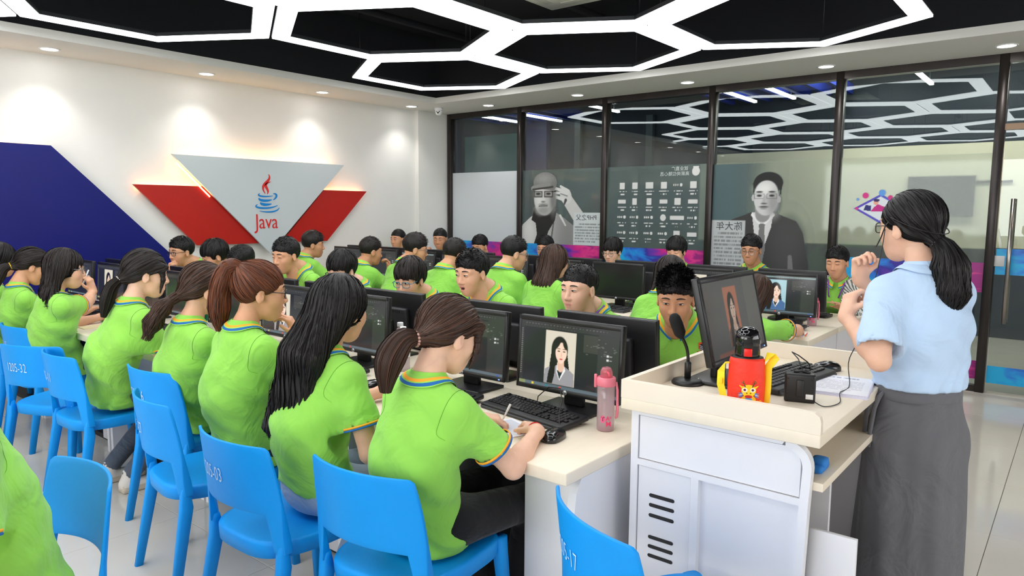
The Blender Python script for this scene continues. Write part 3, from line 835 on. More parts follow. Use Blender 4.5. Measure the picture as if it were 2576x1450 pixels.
def ellip(c, r, rot=None):
    c, r = np.asarray(c, float), np.asarray(r, float); R_ = np.eye(3) if rot is None else np.asarray(rot, float)   # rows: local axes
    ext = np.sqrt(((R_ * r[:, None]) ** 2).sum(0))
    def fn(x, y, z):
        d = (x - F32(c[0]), y - F32(c[1]), z - F32(c[2]))
        q = [(d[0] * F32(R_[i, 0]) + d[1] * F32(R_[i, 1]) + d[2] * F32(R_[i, 2])) * F32(1 / r[i]) for i in range(3)]
        k0 = np.sqrt(q[0] ** 2 + q[1] ** 2 + q[2] ** 2) + F32(1e-6)
        k1 = np.sqrt((q[0] / F32(r[0])) ** 2 + (q[1] / F32(r[1])) ** 2 + (q[2] / F32(r[2])) ** 2) + F32(1e-6)
        return k0 * (k0 - 1) / k1
    return fn, c - ext, c + ext

def ellicone(a, b, sa, sb, side):
    """segment with an oval section: sa, sb = (half width along side, half depth)"""
    a, b = np.asarray(a, float), np.asarray(b, float); ax = b - a; L = np.linalg.norm(ax); u = ax / L
    s = np.asarray(side, float); s = unit(s - (s @ u) * u); f = np.cross(u, s); m = max(*sa, *sb)
    def fn(x, y, z):
        d = (x - F32(a[0]), y - F32(a[1]), z - F32(a[2]))
        dot = lambda v: d[0] * F32(v[0]) + d[1] * F32(v[1]) + d[2] * F32(v[2])
        t = dot(u); tc = np.clip(t, 0, F32(L)); w = tc * F32(1 / L)
        rs = F32(sa[0]) + w * F32(sb[0] - sa[0]); rf = F32(sa[1]) + w * F32(sb[1] - sa[1])
        mn = np.minimum(rs, rf)
        return (np.sqrt((dot(s) / rs) ** 2 + (dot(f) / rf) ** 2 + ((t - tc) / mn) ** 2) - 1) * mn
    return fn, np.minimum(a, b) - m, np.maximum(a, b) + m

def rbox3(c, half, r, rot=None):
    c, half = np.asarray(c, float), np.asarray(half, float); R_ = np.eye(3) if rot is None else np.asarray(rot, float)
    ext = (np.abs(R_) * half[:, None]).sum(0) + r
    def fn(x, y, z):
        d = (x - F32(c[0]), y - F32(c[1]), z - F32(c[2]))
        q = [np.abs(d[0] * F32(R_[i, 0]) + d[1] * F32(R_[i, 1]) + d[2] * F32(R_[i, 2])) - F32(half[i]) for i in range(3)]
        return np.sqrt(np.maximum(q[0], 0) ** 2 + np.maximum(q[1], 0) ** 2 + np.maximum(q[2], 0) ** 2) + np.minimum(np.maximum(q[0], np.maximum(q[1], q[2])), 0) - F32(r)
    return fn, c - ext, c + ext

class Field:
    def __init__(s, lo, hi, h):
        s.h = h; s.lo = np.asarray(lo, float) - 3 * h
        n = np.ceil((np.asarray(hi, float) + 3 * h - s.lo) / h).astype(int) + 1
        s.n = n; s.D = np.full(n, 0.5, F32); s.L = np.zeros(n, np.int8)
        s.ax = [(s.lo[i] + h * np.arange(n[i])).astype(F32) for i in range(3)]
    def _sl(s, lo, hi, pad):
        i0 = np.clip(np.floor((lo - pad - s.lo) / s.h).astype(int), 0, s.n); i1 = np.clip(np.ceil((hi + pad - s.lo) / s.h).astype(int) + 1, 0, s.n)
        return tuple(slice(a, b) for a, b in zip(i0, i1))
    def add(s, prim, k=0.0, lab=0, sub=False, pad=None):
        fn, lo, hi = prim
        sl = s._sl(lo, hi, (k + 3 * s.h) if pad is None else pad)
        if any(q.start >= q.stop for q in sl): return s
        x, y, z = s.ax[0][sl[0]][:, None, None], s.ax[1][sl[1]][None, :, None], s.ax[2][sl[2]][None, None, :]
        d = fn(x, y, z).astype(F32); A = s.D[sl]
        if sub:
            d = -d
            if k > 0:
                hh = np.maximum(k - np.abs(A - d), 0) * F32(1 / k); s.D[sl] = np.maximum(A, d) + hh * hh * F32(k / 4)
            else: s.D[sl] = np.maximum(A, d)
        else:
            s.L[sl] = np.where(d < A, lab, s.L[sl])
            if k > 0:
                hh = np.maximum(k - np.abs(A - d), 0) * F32(1 / k); s.D[sl] = np.minimum(A, d) - hh * hh * F32(k / 4)
            else: s.D[sl] = np.minimum(A, d)
        return s
    def warp(s, f, band=0.05):
        m = np.abs(s.D) < band; i = np.nonzero(m)
        s.D[i] += f(s.ax[0][i[0]], s.ax[1][i[1]], s.ax[2][i[2]]).astype(F32)
    def cut(s, f):
        """keep only where f<0 (f given on broadcast axes)"""
        s.D = np.maximum(s.D, f(s.ax[0][:, None, None], s.ax[1][None, :, None], s.ax[2][None, None, :]).astype(F32))
    def mesh(s):
        D = s.D; S = D < 0
        c = np.zeros(tuple(s.n - 1), np.int8)
        for dx in (0, 1):
            for dy in (0, 1):
                for dz in (0, 1): c += S[dx:s.n[0] - 1 + dx, dy:s.n[1] - 1 + dy, dz:s.n[2] - 1 + dz]
        I = np.nonzero((c > 0) & (c < 8)); N = len(I[0])
        if N == 0: return np.zeros((0, 3)), np.zeros((0, 4), int), np.zeros(0, int)
        cor = [(dx, dy, dz) for dx in (0, 1) for dy in (0, 1) for dz in (0, 1)]
        val = {q: D[I[0] + q[0], I[1] + q[1], I[2] + q[2]] for q in cor}
        acc = np.zeros((N, 3)); cnt = np.zeros(N)
        for q in cor:
            for a in range(3):
                if q[a]: continue
                r = list(q); r[a] = 1; r = tuple(r)
                va, vb = val[q], val[r]; m = (va < 0) != (vb < 0)
                t = np.where(m, va / np.where(m, va - vb, 1), 0)
                p = np.tile(np.array(q, float), (N, 1)); p[:, a] += t
                acc[m] += p[m]; cnt[m] += 1
        V = (np.stack(I, 1) + acc / cnt[:, None]) * s.h + s.lo
        lab = s.L[I[0], I[1], I[2]]
        idx = np.full(tuple(s.n - 1), -1, np.int64); idx[I] = np.arange(N)
        Q = []
        for a in range(3):
            b_, c_ = (a + 1) % 3, (a + 2) % 3
            lo_s = [slice(None)] * 3; hi_s = [slice(None)] * 3
            lo_s[a] = slice(0, -1); hi_s[a] = slice(1, None)
            for e in (b_, c_):
                lo_s[e] = slice(1, -1); hi_s[e] = slice(1, -1)
            A, B = S[tuple(lo_s)], S[tuple(hi_s)]
            E = np.nonzero(A != B)
            if len(E[0]) == 0: continue
            g = [E[0], E[1], E[2]]
            base = [g[0].copy(), g[1].copy(), g[2].copy()]
            base[b_] += 1; base[c_] += 1
            def cell(db, dc):
                q = [base[0].copy(), base[1].copy(), base[2].copy()]; q[b_] += db; q[c_] += dc
                return idx[q[0], q[1], q[2]]
            quad = np.stack([cell(-1, -1), cell(0, -1), cell(0, 0), cell(-1, 0)], 1)
            flip = ~A[E]
            quad[flip] = quad[flip][:, ::-1]
            Q.append(quad)
        Q = np.concatenate(Q); Q = Q[(Q >= 0).all(1)]
        return V, Q, lab
    def sampler(s):
        gr = np.gradient(s.D, s.h)
        def smp(P):
            q = (P - s.lo) / s.h; q = np.clip(q, 0, s.n - 1.001); i = q.astype(int); f = q - i
            out = np.zeros((len(P), 4))
            for k, A in enumerate((s.D, *gr)):
                v = 0
                for dx in (0, 1):
                    for dy in (0, 1):
                        for dz in (0, 1):
                            w = (f[:, 0] if dx else 1 - f[:, 0]) * (f[:, 1] if dy else 1 - f[:, 1]) * (f[:, 2] if dz else 1 - f[:, 2])
                            v = v + w * A[i[:, 0] + dx, i[:, 1] + dy, i[:, 2] + dz]
                out[:, k] = v
            return out
        return smp

def relax(V, Q, it=1, f=0.5):
    n = len(V)
    for _ in range(it):
        acc = np.zeros_like(V); cnt = np.zeros(n)
        for a, b in ((0, 1), (1, 2), (2, 3), (3, 0)):
            for p, q in ((a, b), (b, a)):
                np.add.at(acc, Q[:, p], V[Q[:, q]]); np.add.at(cnt, Q[:, p], 1)
        V = V * (1 - f) + f * acc / np.maximum(cnt, 1)[:, None]
    return V

class NM:
    """numpy mesh pieces (quads and triangles) of one object"""
    def __init__(s): s.V = []; s.Q = []; s.L = []; s.T = []; s.TL = []; s.n = 0; s.tone = []
    def add(s, V, Q, lab=0, tone=0.5):
        V = np.asarray(V, float); Q = np.asarray(Q, int)
        if len(V) == 0 or len(Q) == 0: return s
        L = np.full(len(Q), lab, int) if np.isscalar(lab) else np.asarray(lab)[Q[:, 0]]
        if Q.shape[1] == 4: s.Q.append(Q + s.n); s.L.append(L)
        else: s.T.append(Q + s.n); s.TL.append(L)
        s.V.append(V); s.n += len(V)
        s.tone.append(np.full(len(V), tone) if np.isscalar(tone) else np.asarray(tone))
        return s
    def build(s, name, mats, parent=None, smooth=True, tone=False):
        me = bpy.data.meshes.new(name); V = np.concatenate(s.V)
        me.vertices.add(len(V)); me.vertices.foreach_set('co', V.astype(F32).ravel())
        nq = sum(len(q) for q in s.Q); nt = sum(len(q) for q in s.T)
        li = np.concatenate([q.ravel() for q in s.Q + s.T]).astype(np.int32)
        tot = np.concatenate([np.full(nq, 4), np.full(nt, 3)]).astype(np.int32)
        me.loops.add(len(li)); me.loops.foreach_set('vertex_index', li)
        me.polygons.add(nq + nt); me.polygons.foreach_set('loop_start', np.concatenate([[0], np.cumsum(tot)[:-1]]).astype(np.int32)); me.polygons.foreach_set('loop_total', tot)
        for m in (mats if isinstance(mats, (list, tuple)) else [mats]): me.materials.append(m)
        me.polygons.foreach_set('material_index', np.concatenate(s.L + s.TL).astype(np.int32))
        me.polygons.foreach_set('use_smooth', np.full(nq + nt, smooth))
        me.update(calc_edges=True)
        if tone:
            ca = me.color_attributes.new('tone', 'FLOAT_COLOR', 'POINT'); t = np.concatenate(s.tone)
            ca.data.foreach_set('color', np.stack([t, t, t, np.ones_like(t)], 1).astype(F32).ravel())
        return link(bpy.data.objects.new(name, me), parent)

def rotz3(a): c, s = math.cos(a), math.sin(a); return np.array([[c, -s, 0], [s, c, 0], [0, 0, 1]])
def roty3(a): c, s = math.cos(a), math.sin(a); return np.array([[c, 0, s], [0, 1, 0], [-s, 0, c]])
def rotx3(a): c, s = math.cos(a), math.sin(a); return np.array([[1, 0, 0], [0, c, -s], [0, s, c]])

# ---- materials of people
def skin_mat(name, c): return mat(name, srgb(*c), 0.5, spec=0.35, noise=0.05, nscale=30, sss=0.12)
SKINS = [skin_mat('skin_a', (222, 172, 142)), skin_mat('skin_b', (212, 158, 124)), skin_mat('skin_c', (198, 144, 110)), skin_mat('skin_d', (230, 184, 158))]
M_LIP = mat('lips', srgb(200, 136, 118), 0.4); M_SCLERA = mat('eye_white', srgb(205, 198, 192), 0.3); M_IRIS = mat('eye_dark', srgb(24, 16, 14), 0.2); M_BROW = mat('brow', srgb(38, 28, 24), 0.7)
M_MOUTH = mat('mouth_inside', srgb(90, 30, 30), 0.6)
def hair_mat(name, dark, light, rough=0.46):
    if name in MATS: return MATS[name]
    m = bpy.data.materials.new(name); m.use_nodes = True; nt = m.node_tree; b = nt.nodes['Principled BSDF']
    a = nt.nodes.new('ShaderNodeVertexColor'); a.layer_name = 'tone'
    mx = nt.nodes.new('ShaderNodeMix'); mx.data_type = 'RGBA'
    mx.inputs[6].default_value = (*srgb(*dark), 1); mx.inputs[7].default_value = (*srgb(*light), 1)
    nt.links.new(a.outputs['Color'], mx.inputs[0]); nt.links.new(mx.outputs[2], b.inputs['Base Color'])
    b.inputs['Roughness'].default_value = rough; b.inputs['Specular IOR Level'].default_value = 0.28
    MATS[name] = m; return m
HAIR = {'black': hair_mat('hair_black', (14, 13, 14), (34, 31, 31)), 'brown': hair_mat('hair_brown', (40, 27, 22), (84, 58, 46)),
        'dark': hair_mat('hair_dark', (20, 17, 17), (46, 38, 35)), 'red': hair_mat('hair_auburn', (54, 28, 20), (124, 70, 44))}
def cloth(name, c, rough=0.85, sheen=0.15): return mat(name, srgb(*c), rough, noise=0.04, nscale=6, bump=0.5, bscale=5.0, sheen=sheen, spec=0.2, bdist=0.045, bwarp=1.6)
M_GREEN = cloth('green_polo', (143, 207, 84)); M_SKYB = cloth('sky_blue_shirt', (188, 213, 242))
M_ORANGE = mat('orange_trim', srgb(250, 168, 40), 0.8); M_TEALTRIM = mat('blue_trim', srgb(20, 98, 168), 0.8)
PANTS = {'black': cloth('black_trousers', (24, 24, 26)), 'denim': cloth('pale_denim', (150, 166, 190)), 'grey': cloth('grey_jeans', (84, 92, 104)), 'navy': cloth('navy_trousers', (34, 40, 62)), 'skirt': cloth('charcoal_linen', (104, 104, 109))}
M_SHOE = mat('white_canvas_shoe', srgb(214, 208, 200), 0.7); M_SOLE = mat('shoe_sole', srgb(190, 178, 160), 0.7)
M_GLFRAME = mat('black_spectacle_frame', srgb(26, 26, 30), 0.25); M_GLTEAL = mat('teal_spectacle_frame', srgb(52, 122, 142), 0.25); M_GLMETAL = mat('silver_spectacle_frame', srgb(150, 148, 146), 0.25, metal=0.9)
M_LENS = glass_mat('spectacle_lens', (0.94, 0.96, 0.97), 0.0, 1.35)

# ---- head template (face looks along +x, centre between the ears)
def head_prims(f, female, mouth):
    jw = 0.90 if female else 1.0
    f.add(ellip((-0.012, 0, 0.036), (0.094, 0.075, 0.084)))
    f.add(ellicone((0.030, 0, 0.02), (0.040, 0, -0.062), (0.066, 0.058), (0.050 * jw, 0.050), (0, 1, 0)), 0.03)
    f.add(ellicone((0.048, 0, -0.06), (0.056, 0, -0.092), (0.042 * jw, 0.040), (0.022 * jw, 0.026), (0, 1, 0)), 0.03)
    for s in (1, -1):
        f.add(ellip((0.052, s * 0.036, -0.022), (0.034, 0.028, 0.032)), 0.025)
        f.add(roundcone((0.078, s * 0.014, 0.030), (0.070, s * 0.046, 0.030), 0.012, 0.010), 0.02)
        f.add(ellip((-0.006, s * 0.076, -0.004), (0.019, 0.009, 0.033), rotz3(-s * 0.35)), 0.008)
        f.add(ellip((0.004, s * 0.086, 0.0), (0.010, 0.006, 0.018)), 0.006, sub=True)
        f.add(ellip((0.106, s * 0.031, 0.012), (0.018, 0.019, 0.012)), 0.016, sub=True)
        f.add(ellip((0.083, s * 0.031, 0.012), (0.0115, 0.016, 0.0085)), 0.004)
    f.add(roundcone((0.087, 0, 0.016), (0.104, 0, -0.026), 0.0075, 0.0115), 0.014)
    for s in (1, -1): f.add(ellip((0.096, s * 0.0125, -0.031), (0.011, 0.008, 0.008)), 0.008)
    if mouth == 'open':
        f.add(ellip((0.094, 0, -0.062), (0.014, 0.017, 0.010)), 0.004, sub=True)
        f.add(ellip((0.0925, 0, -0.052), (0.009, 0.021, 0.0052)), 0.006, lab=1); f.add(ellip((0.089, 0, -0.075), (0.009, 0.018, 0.006)), 0.006, lab=1)
    else:
        f.add(ellip((0.0915, 0, -0.0565), (0.0085, 0.022, 0.0050)), 0.005, lab=1); f.add(ellip((0.0900, 0, -0.0665), (0.0085, 0.018, 0.0056)), 0.005, lab=1)
        f.add(ellip((0.104, 0, -0.0613), (0.010, 0.021, 0.0012)), 0.003, sub=True)

_HT = {}
def head_template(female, mouth, h):
    key = (female, mouth, h)
    if key in _HT: return _HT[key]
    f = Field((-0.125, -0.10, -0.20), (0.13, 0.10, 0.13), h); head_prims(f, female, mouth)
    nr = 0.044 if female else 0.054
    f.add(roundcone((-0.030, 0, -0.05), (-0.050, 0, -0.16), nr, nr + 0.003), 0.025)
    V, Q, L = f.mesh()
    hid = ((V[:, 0] < -0.050) & (V[:, 2] > 0.0)) | (V[:, 2] > 0.088)          # under the hair
    Q = Q[~hid[Q].all(1)]
    smp = f.sampler()
    def front(y, z):
        y, z = np.asarray(y, float), np.asarray(z, float)
        xs = np.arange(0.13, 0.0, -0.001); P = np.stack(np.broadcast_arrays(xs[None, :], y[:, None], z[:, None]), -1).reshape(-1, 3)
        D = smp(P)[:, 0].reshape(len(y), len(xs)); i = np.argmax(D < 0, 1); i = np.maximum(i, 1)
        r = np.arange(len(y)); d0, d1 = D[r, i - 1], D[r, i]
        return xs[i - 1] - 0.001 * d0 / np.maximum(d0 - d1, 1e-6)
    _HT[key] = (V, Q, L, front)
    return _HT[key]

def strip_decal(front, ys, lo, hi, off, k=2):
    """patch lying on the face between curves lo(y) and hi(y)"""
    n = len(ys); t = np.linspace(0, 1, k + 1)
    Y = np.repeat(ys[:, None], k + 1, 1); Z = lo[:, None] + (hi - lo)[:, None] * t[None]
    X = front(Y.ravel(), Z.ravel()) + off
    V = np.stack([X, Y.ravel(), Z.ravel()], 1); idx = np.arange(n * (k + 1)).reshape(n, k + 1)
    Q = np.stack([idx[:-1, :-1], idx[1:, :-1], idx[1:, 1:], idx[:-1, 1:]], -1).reshape(-1, 4)
    return V, Q

def face_marks(nm, front, eyes, xf, brow=1.0, look=0.0):
    for s in (1, -1):
        u = np.linspace(-1, 1, 13); ys = s * 0.0315 + 0.0145 * u
        up = {'open': 0.0052, 'half': 0.0028, 'down': 0.0008}[eyes]; dn = {'open': 0.0036, 'half': 0.0036, 'down': 0.0034}[eyes]
        prof = np.sqrt(np.maximum(1 - u ** 2, 0)) ; z0 = 0.0115 + 0.0012 * s * u
        if eyes != 'down':
            nm.add(*xf(*strip_decal(front, ys, z0 - dn * prof, z0 + up * prof, 0.0012)), 2)
            r = 0.0056; ci = s * 0.0315 + look; m = np.linspace(-1, 1, 9); yi = ci + r * m; ui = np.clip((yi - s * 0.0315) / 0.0145, -1, 1); pi_ = np.sqrt(1 - ui ** 2); ri = r * np.sqrt(np.maximum(1 - m ** 2, 0)); zi = 0.0115 + 0.0012 * s * ui
            nm.add(*xf(*strip_decal(front, yi, np.maximum(zi - ri, zi - dn * pi_), np.minimum(zi + ri, zi + up * pi_), 0.0018)), 3)
        hi = z0 + up * prof
        nm.add(*xf(*strip_decal(front, ys, hi - 0.0004, hi + 0.0015 * (0.5 + prof), 0.0020)), 3)
        yb = s * (0.0335 + 0.0205 * u); zb = 0.0325 + 0.0035 * (1 - u ** 2) - 0.0015 * u; th = brow * 0.0034 * (1 - 0.55 * np.maximum(u, 0)) * np.sqrt(np.maximum(1.02 - np.abs(u) ** 6, 0))
        nm.add(*xf(*strip_decal(front, yb, zb - th, zb + th, 0.0015)), 4)

# ---- strands
def tubes(P, r, tones, nm, nrm=None, lab=0):
    """P (N,M,3) polylines drawn as narrow ribbons facing nrm, r (N,M) half widths"""
    N, M_, _ = P.shape
    T = np.gradient(P, axis=1); T /= np.linalg.norm(T, axis=2, keepdims=True) + 1e-9
    if nrm is None: nrm = np.cross(T, np.random.RandomState(3).normal(0, 1, (N, 1, 3)))
    elif nrm.ndim == 2: nrm = np.repeat(nrm[:, None], M_, 1)
    tl = np.random.RandomState(5).normal(0, 0.45, (N, 1, 1))
    A = np.cross(nrm, T); A /= np.linalg.norm(A, axis=2, keepdims=True) + 1e-9; B = np.cross(T, A)
    A = A * np.cos(tl) + B * np.sin(tl)
    V = np.stack([P - A * r[..., None] * 1.35, P + A * r[..., None] * 1.35], 2).reshape(-1, 3)
    idx = np.arange(N * M_ * 2).reshape(N, M_, 2)
    Q = np.stack([idx[:, :-1, 0], idx[:, :-1, 1], idx[:, 1:, 1], idx[:, 1:, 0]], -1).reshape(-1, 4)
    nm.add(V, Q, lab, np.repeat(tones, M_ * 2))

def normals(smp, S):
    N, M_, _ = S.shape; g = smp(S.reshape(-1, 3))[:, 1:]; g /= np.linalg.norm(g, axis=1, keepdims=True) + 1e-9
    return g.reshape(N, M_, 3)

def trace(smp, P0, flow, steps, step, off, rs, grav=None):
    """walk along flow(P) while staying at height off over the surface"""
    P = P0.copy(); out = [P.copy()]
    for _ in range(steps):
        d = flow(P); s = smp(P); g = s[:, 1:]; g /= np.linalg.norm(g, axis=1, keepdims=True) + 1e-9
        d = d - (d * g).sum(1, keepdims=True) * g; d /= np.linalg.norm(d, axis=1, keepdims=True) + 1e-9
        P = P + d * step
        s = smp(P); g = s[:, 1:]; g /= np.linalg.norm(g, axis=1, keepdims=True) + 1e-9
        P = P + g * np.clip(off[:, None] - s[:, :1], -0.012, 0.012)
        out.append(P.copy())
    return np.stack(out, 1)

HEADC = np.array([-0.012, 0, 0.036])
def cap_field(h, thick=0.013, top=0.0, lo=(-0.2, -0.16, -0.2), hi=(0.16, 0.16, 0.19)):
    f = Field(lo, hi, h)
    f.add(ellip(HEADC + (0, 0, top / 2), (0.094 + thick, 0.0755 + thick, 0.0845 + thick + top / 2)))
    return f
def face_cut(f, zl=0.062, k=0.012, wide=0.083):
    f.add(ellip((0.135, 0, zl - 0.125), (0.098, wide, 0.125)), k, sub=True)
def ear_cut(f, r=0.03, z=-0.012, x=-0.002):
    for s in (1, -1): f.add(ellip((x, s * 0.088, z), (r * 0.85, 0.03, r * 1.15)), 0.008, sub=True)

def make_hair(style, h, rs, dens=1.0, p=None):
    """hair volume and strands in the head frame -> NM"""
    p = p or {}
    nm = NM()
    if style in ('crew', 'spiky', 'bowl', 'buzz', 'side'):
        th = {'crew': 0.012, 'spiky': 0.012, 'bowl': 0.019, 'buzz': 0.0085, 'side': 0.015}[style]; top = {'crew': 0.014, 'spiky': 0.020, 'bowl': 0.014, 'buzz': 0.006, 'side': 0.02}[style]
        f = cap_field(h, th, top, (-0.16, -0.13, -0.12), (0.14, 0.13, 0.19))
        zl = {'crew': 0.072, 'spiky': 0.070, 'bowl': 0.046, 'buzz': 0.066, 'side': 0.060}[style]
        face_cut(f, zl)
        fade = {'crew': 0.0105, 'spiky': 0.0112, 'side': 0.012, 'bowl': 0.006, 'buzz': 0.0072}[style]   # sides taper towards the skull
        f.warp(lambda x, y, z: np.clip((0.065 - z) / 0.10, 0, 1) * fade, 0.06)
        zf = {'bowl': 0.042, 'side': 0.052, 'buzz': 0.054, 'crew': 0.056}.get(style, 0.060)
        def hairline(x, y, z):
            t = np.clip((x + 0.035) / 0.035, 0, 1); t = t * t * (3 - 2 * t)
            return np.maximum(-0.070 + 0.058 * t - z, np.minimum(x - 0.047, zf - 0.25 * np.abs(y) + 0.0025 * np.sin(y * 210 + 1) - z)) + 0 * y
        f.cut(hairline)
        ear_cut(f, 0.027)
        V, Q, L = f.mesh(); nm.add(V, Q, 0, 0.25)
        smp = f.sampler()
        n0 = int(900 * dens); low_ = V[V[:, 2] < 0.085]; P1 = low_[rs.choice(len(low_), n0)]           # flat hair of the sides and nape
        S1 = trace(smp, P1, lambda P: np.array([0.25, 0, -1.0]) + (P - np.array([-0.03, 0, 0.16])) * np.array([2.0, 1.0, 0.0]), 3, 0.0065, rs.uniform(0.0002, 0.0012, n0), rs)
        tubes(S1, np.array([0.0009, 0.0011, 0.0009, 0.0003])[None].repeat(n0, 0) * (0.7 if style == 'buzz' else 1.0), rs.uniform(0, 0.8, n0), nm, normals(smp, S1))
        n = int({'crew': 1500, 'spiky': 1700, 'bowl': 900, 'buzz': 1500, 'side': 1400}[style] * dens)
        w = np.clip((V[:, 2] - (0.055 if style == 'spiky' else 0.01)) / (0.06 if style == 'spiky' else 0.1), 0.02, 1); pick = rs.choice(len(V), n, p=w / w.sum()); P0 = V[pick]
        if style == 'bowl':
            cr = np.array([-0.03, 0, 0.14])
            flow = lambda P: (P - cr) * np.array([1, 1, 0.4]) + np.array([0.02, 0, -0.07])
            S = trace(smp, P0, flow, 6, 0.0085, rs.uniform(0.0005, 0.003, n), rs)
            r = np.linspace(0.0018, 0.0004, 7)[None].repeat(n, 0)
        else:
            g = smp(P0)[:, 1:]; g /= np.linalg.norm(g, axis=1, keepdims=True) + 1e-9
            Ln = {'crew': 0.016, 'spiky': 0.036, 'buzz': 0.010, 'side': 0.024}[style] * rs.uniform(0.6, 1.15, n) * np.clip((P0[:, 2] - 0.0) / 0.09, 0.25, 1)
            comb = {'crew': (0.8, 0, 0.1), 'spiky': (0.75, 0.12, 0.45), 'buzz': (0.3, 0, 0.1), 'side': (0.8, 0.55, 0.0)}[style]
            d = g * {'spiky': 0.5}.get(style, 0.4) + np.array(comb) + 0.22 * np.stack([np.sin(P0[:, 1] * 150 + 2), np.sin(P0[:, 0] * 130 + P0[:, 1] * 90), np.sin(P0[:, 0] * 170)], 1) + rs.normal(0, 0.09, (n, 3)); d /= np.linalg.norm(d, axis=1, keepdims=True)
            t = np.linspace(0, 1, 4)
            S = P0[:, None] - g[:, None] * 0.002 + d[:, None] * (t[None, :, None] * Ln[:, None, None]) + np.array([0.3, 0, -0.35]) * (t ** 2)[None, :, None] * (Ln[:, None, None] * 0.5)
            r = np.array([0.0014, 0.0012, 0.0008, 0.0002])[None].repeat(n, 0) * ({'spiky': 1.1, 'buzz': 0.85}.get(style, 1.0))
        tubes(S, r, rs.uniform(0, 1, n), nm, normals(smp, S) if style == 'bowl' else None)
        return nm
    # ---- long styles
    if style in ('long', 'bob', 'mid'):
        ln = p.get('length', {'long': 0.46, 'bob': 0.19, 'mid': 0.30}[style]); wd = p.get('width', 0.10); fl = p.get('flare', 0.02); bx = p.get('back', -0.03)
        f = Field((-0.34, -0.26, -ln - 0.08), (0.16, 0.26, 0.17), h)
        f.add(ellip(HEADC + (0, 0, 0.004), (0.110, 0.092, 0.102)))
        a, b = V3(-0.030, 0, 0.03), V3(bx - 0.045, p.get('sway', 0) * 0.3, -0.15); e = V3(bx - 0.05 + p.get('drift', 0), p.get('sway', 0), -ln)
        f.add(ellicone(a, b, (0.096, 0.080), (wd, 0.062), (0, 1, 0)), 0.03); f.add(ellicone(b, e, (wd, 0.055), (wd + fl, 0.032), (0, 1, 0)), 0.04)
        face_cut(f, p.get('hairline', 0.055), 0.014, 0.074)
        f.add(ellip((0.115, 0, -0.16), (0.115, 0.075, 0.20)), 0.02, sub=True)     # open in front of the face and throat
        f.add(ellicone((0.03, 0, -0.08), (0.06, 0, -0.40), (0.10, 0.07), (0.2, 0.11), (0, 1, 0)), 0.015, sub=True)
        f.cut(lambda x, y, z: (-ln) - z + 0.012 * np.sin(y * 120 + x * 60) + 0 * x)
        f.warp(lambda x, y, z: 0.0022 * np.sin(y * 260 + 9 * np.sin(z * 9)) * np.clip((0.08 - z) / 0.1, 0, 1), 0.03)
        V, Q, L = f.mesh(); V = relax(V, Q, 1); nm.add(V, Q, 0, 0.3); smp = f.sampler()
        n = int(p.get('n', 1100) * 0.9 * dens); up = V[(V[:, 2] > 0.0)]; P0 = up[rs.choice(len(up), n)]
        cr = np.array([-0.01, 0, 0.15])
        def flow(P):
            side = np.clip((P[:, 2:] - 0.05) / 0.08, 0, 1); d = (P - cr) * np.array([0.5, 1.3, 0.3]) * side * 8 + np.array([-0.12, 0, -1.0]); return d
        st = 0.030; k = int((ln + 0.10) / st)
        S = trace(smp, P0, flow, k, st, rs.uniform(0.0003, 0.0035, n), rs)
        S[..., 2] = np.maximum(S[..., 2], -ln - rs.uniform(-0.01, 0.028, n)[:, None])
        r = np.concatenate([np.full(k - 1, 0.0016), [0.0011, 0.0004]])[None].repeat(n, 0) * rs.uniform(0.7, 1.25, n)[:, None]
        tubes(S, r, rs.uniform(0, 1, n), nm, normals(smp, S))
        return nm
    # ---- tied back: cap combed to the tie and a tail
    tie = np.array(p.get('tie', (-0.115, 0, -0.02)), float); tail = [np.array(q, float) for q in p['tail']]; rad = p['rad']
    f = cap_field(h, 0.014, 0.004, (-0.17, -0.13, -0.14), (0.15, 0.13, 0.16))
    face_cut(f, p.get('hairline', 0.066)); zb = p.get('nape', -0.062)
    f.cut(lambda x, y, z: (zb + (x + 0.09) * 0.62) - z + 0 * y)
    ear_cut(f, 0.028, -0.016)
    f.add(ellip(tie * 0.93, (0.026, 0.026, 0.026)), 0.03)
    if p.get('fringe'):      # loose locks beside the face
        for s in (1, -1):
            f.add(roundcone((0.066, s * 0.060, 0.055), (0.078, s * 0.066, -0.015), 0.017, 0.010), 0.02); f.add(roundcone((0.078, s * 0.066, -0.015), (0.068, s * 0.066, -0.085), 0.010, 0.004), 0.01)
        f.add(roundcone((0.085, -0.05, 0.052), (0.085, 0.05, 0.052), 0.016, 0.016), 0.015)
    V, Q, L = f.mesh(); nm.add(V, Q, 0, 0.25); smp = f.sampler()
    n = int(p.get('n', 800) * dens); P0 = V[rs.choice(len(V), n)]
    flow = lambda P: (tie - P)
    S = trace(smp, P0, flow, 7, 0.014, rs.uniform(0.0004, 0.0022, n), rs)
    tubes(S, np.array([0.0005, 0.0012, 0.0014, 0.0014, 0.0014, 0.0012, 0.001, 0.0006])[None].repeat(n, 0), rs.uniform(0, 1, n), nm, normals(smp, S))
    # tail volume
    pts = [tie] + tail; A0 = np.array(pts); R0_ = np.array(rad, float); tt = np.linspace(0, len(pts) - 1, 11)
    def cat(K, t):
        i = np.clip(t.astype(int), 0, len(K) - 2); u = t - i; g = lambda j: K[np.clip(j, 0, len(K) - 1)]
        if K.ndim > 1: u = u[:, None]
        p0, p1, p2, p3 = g(i - 1), g(i), g(i + 1), g(i + 2)
        return 0.5 * (2 * p1 + (p2 - p0) * u + (2 * p0 - 5 * p1 + 4 * p2 - p3) * u ** 2 + (3 * p1 - p0 - 3 * p2 + p3) * u ** 3)
    pts = list(cat(A0, tt)); rad = list(np.maximum(cat(R0_, tt), 0.008)); lo = np.min(pts, 0) - max(rad) - 0.02; hi = np.max(pts, 0) + max(rad) + 0.02
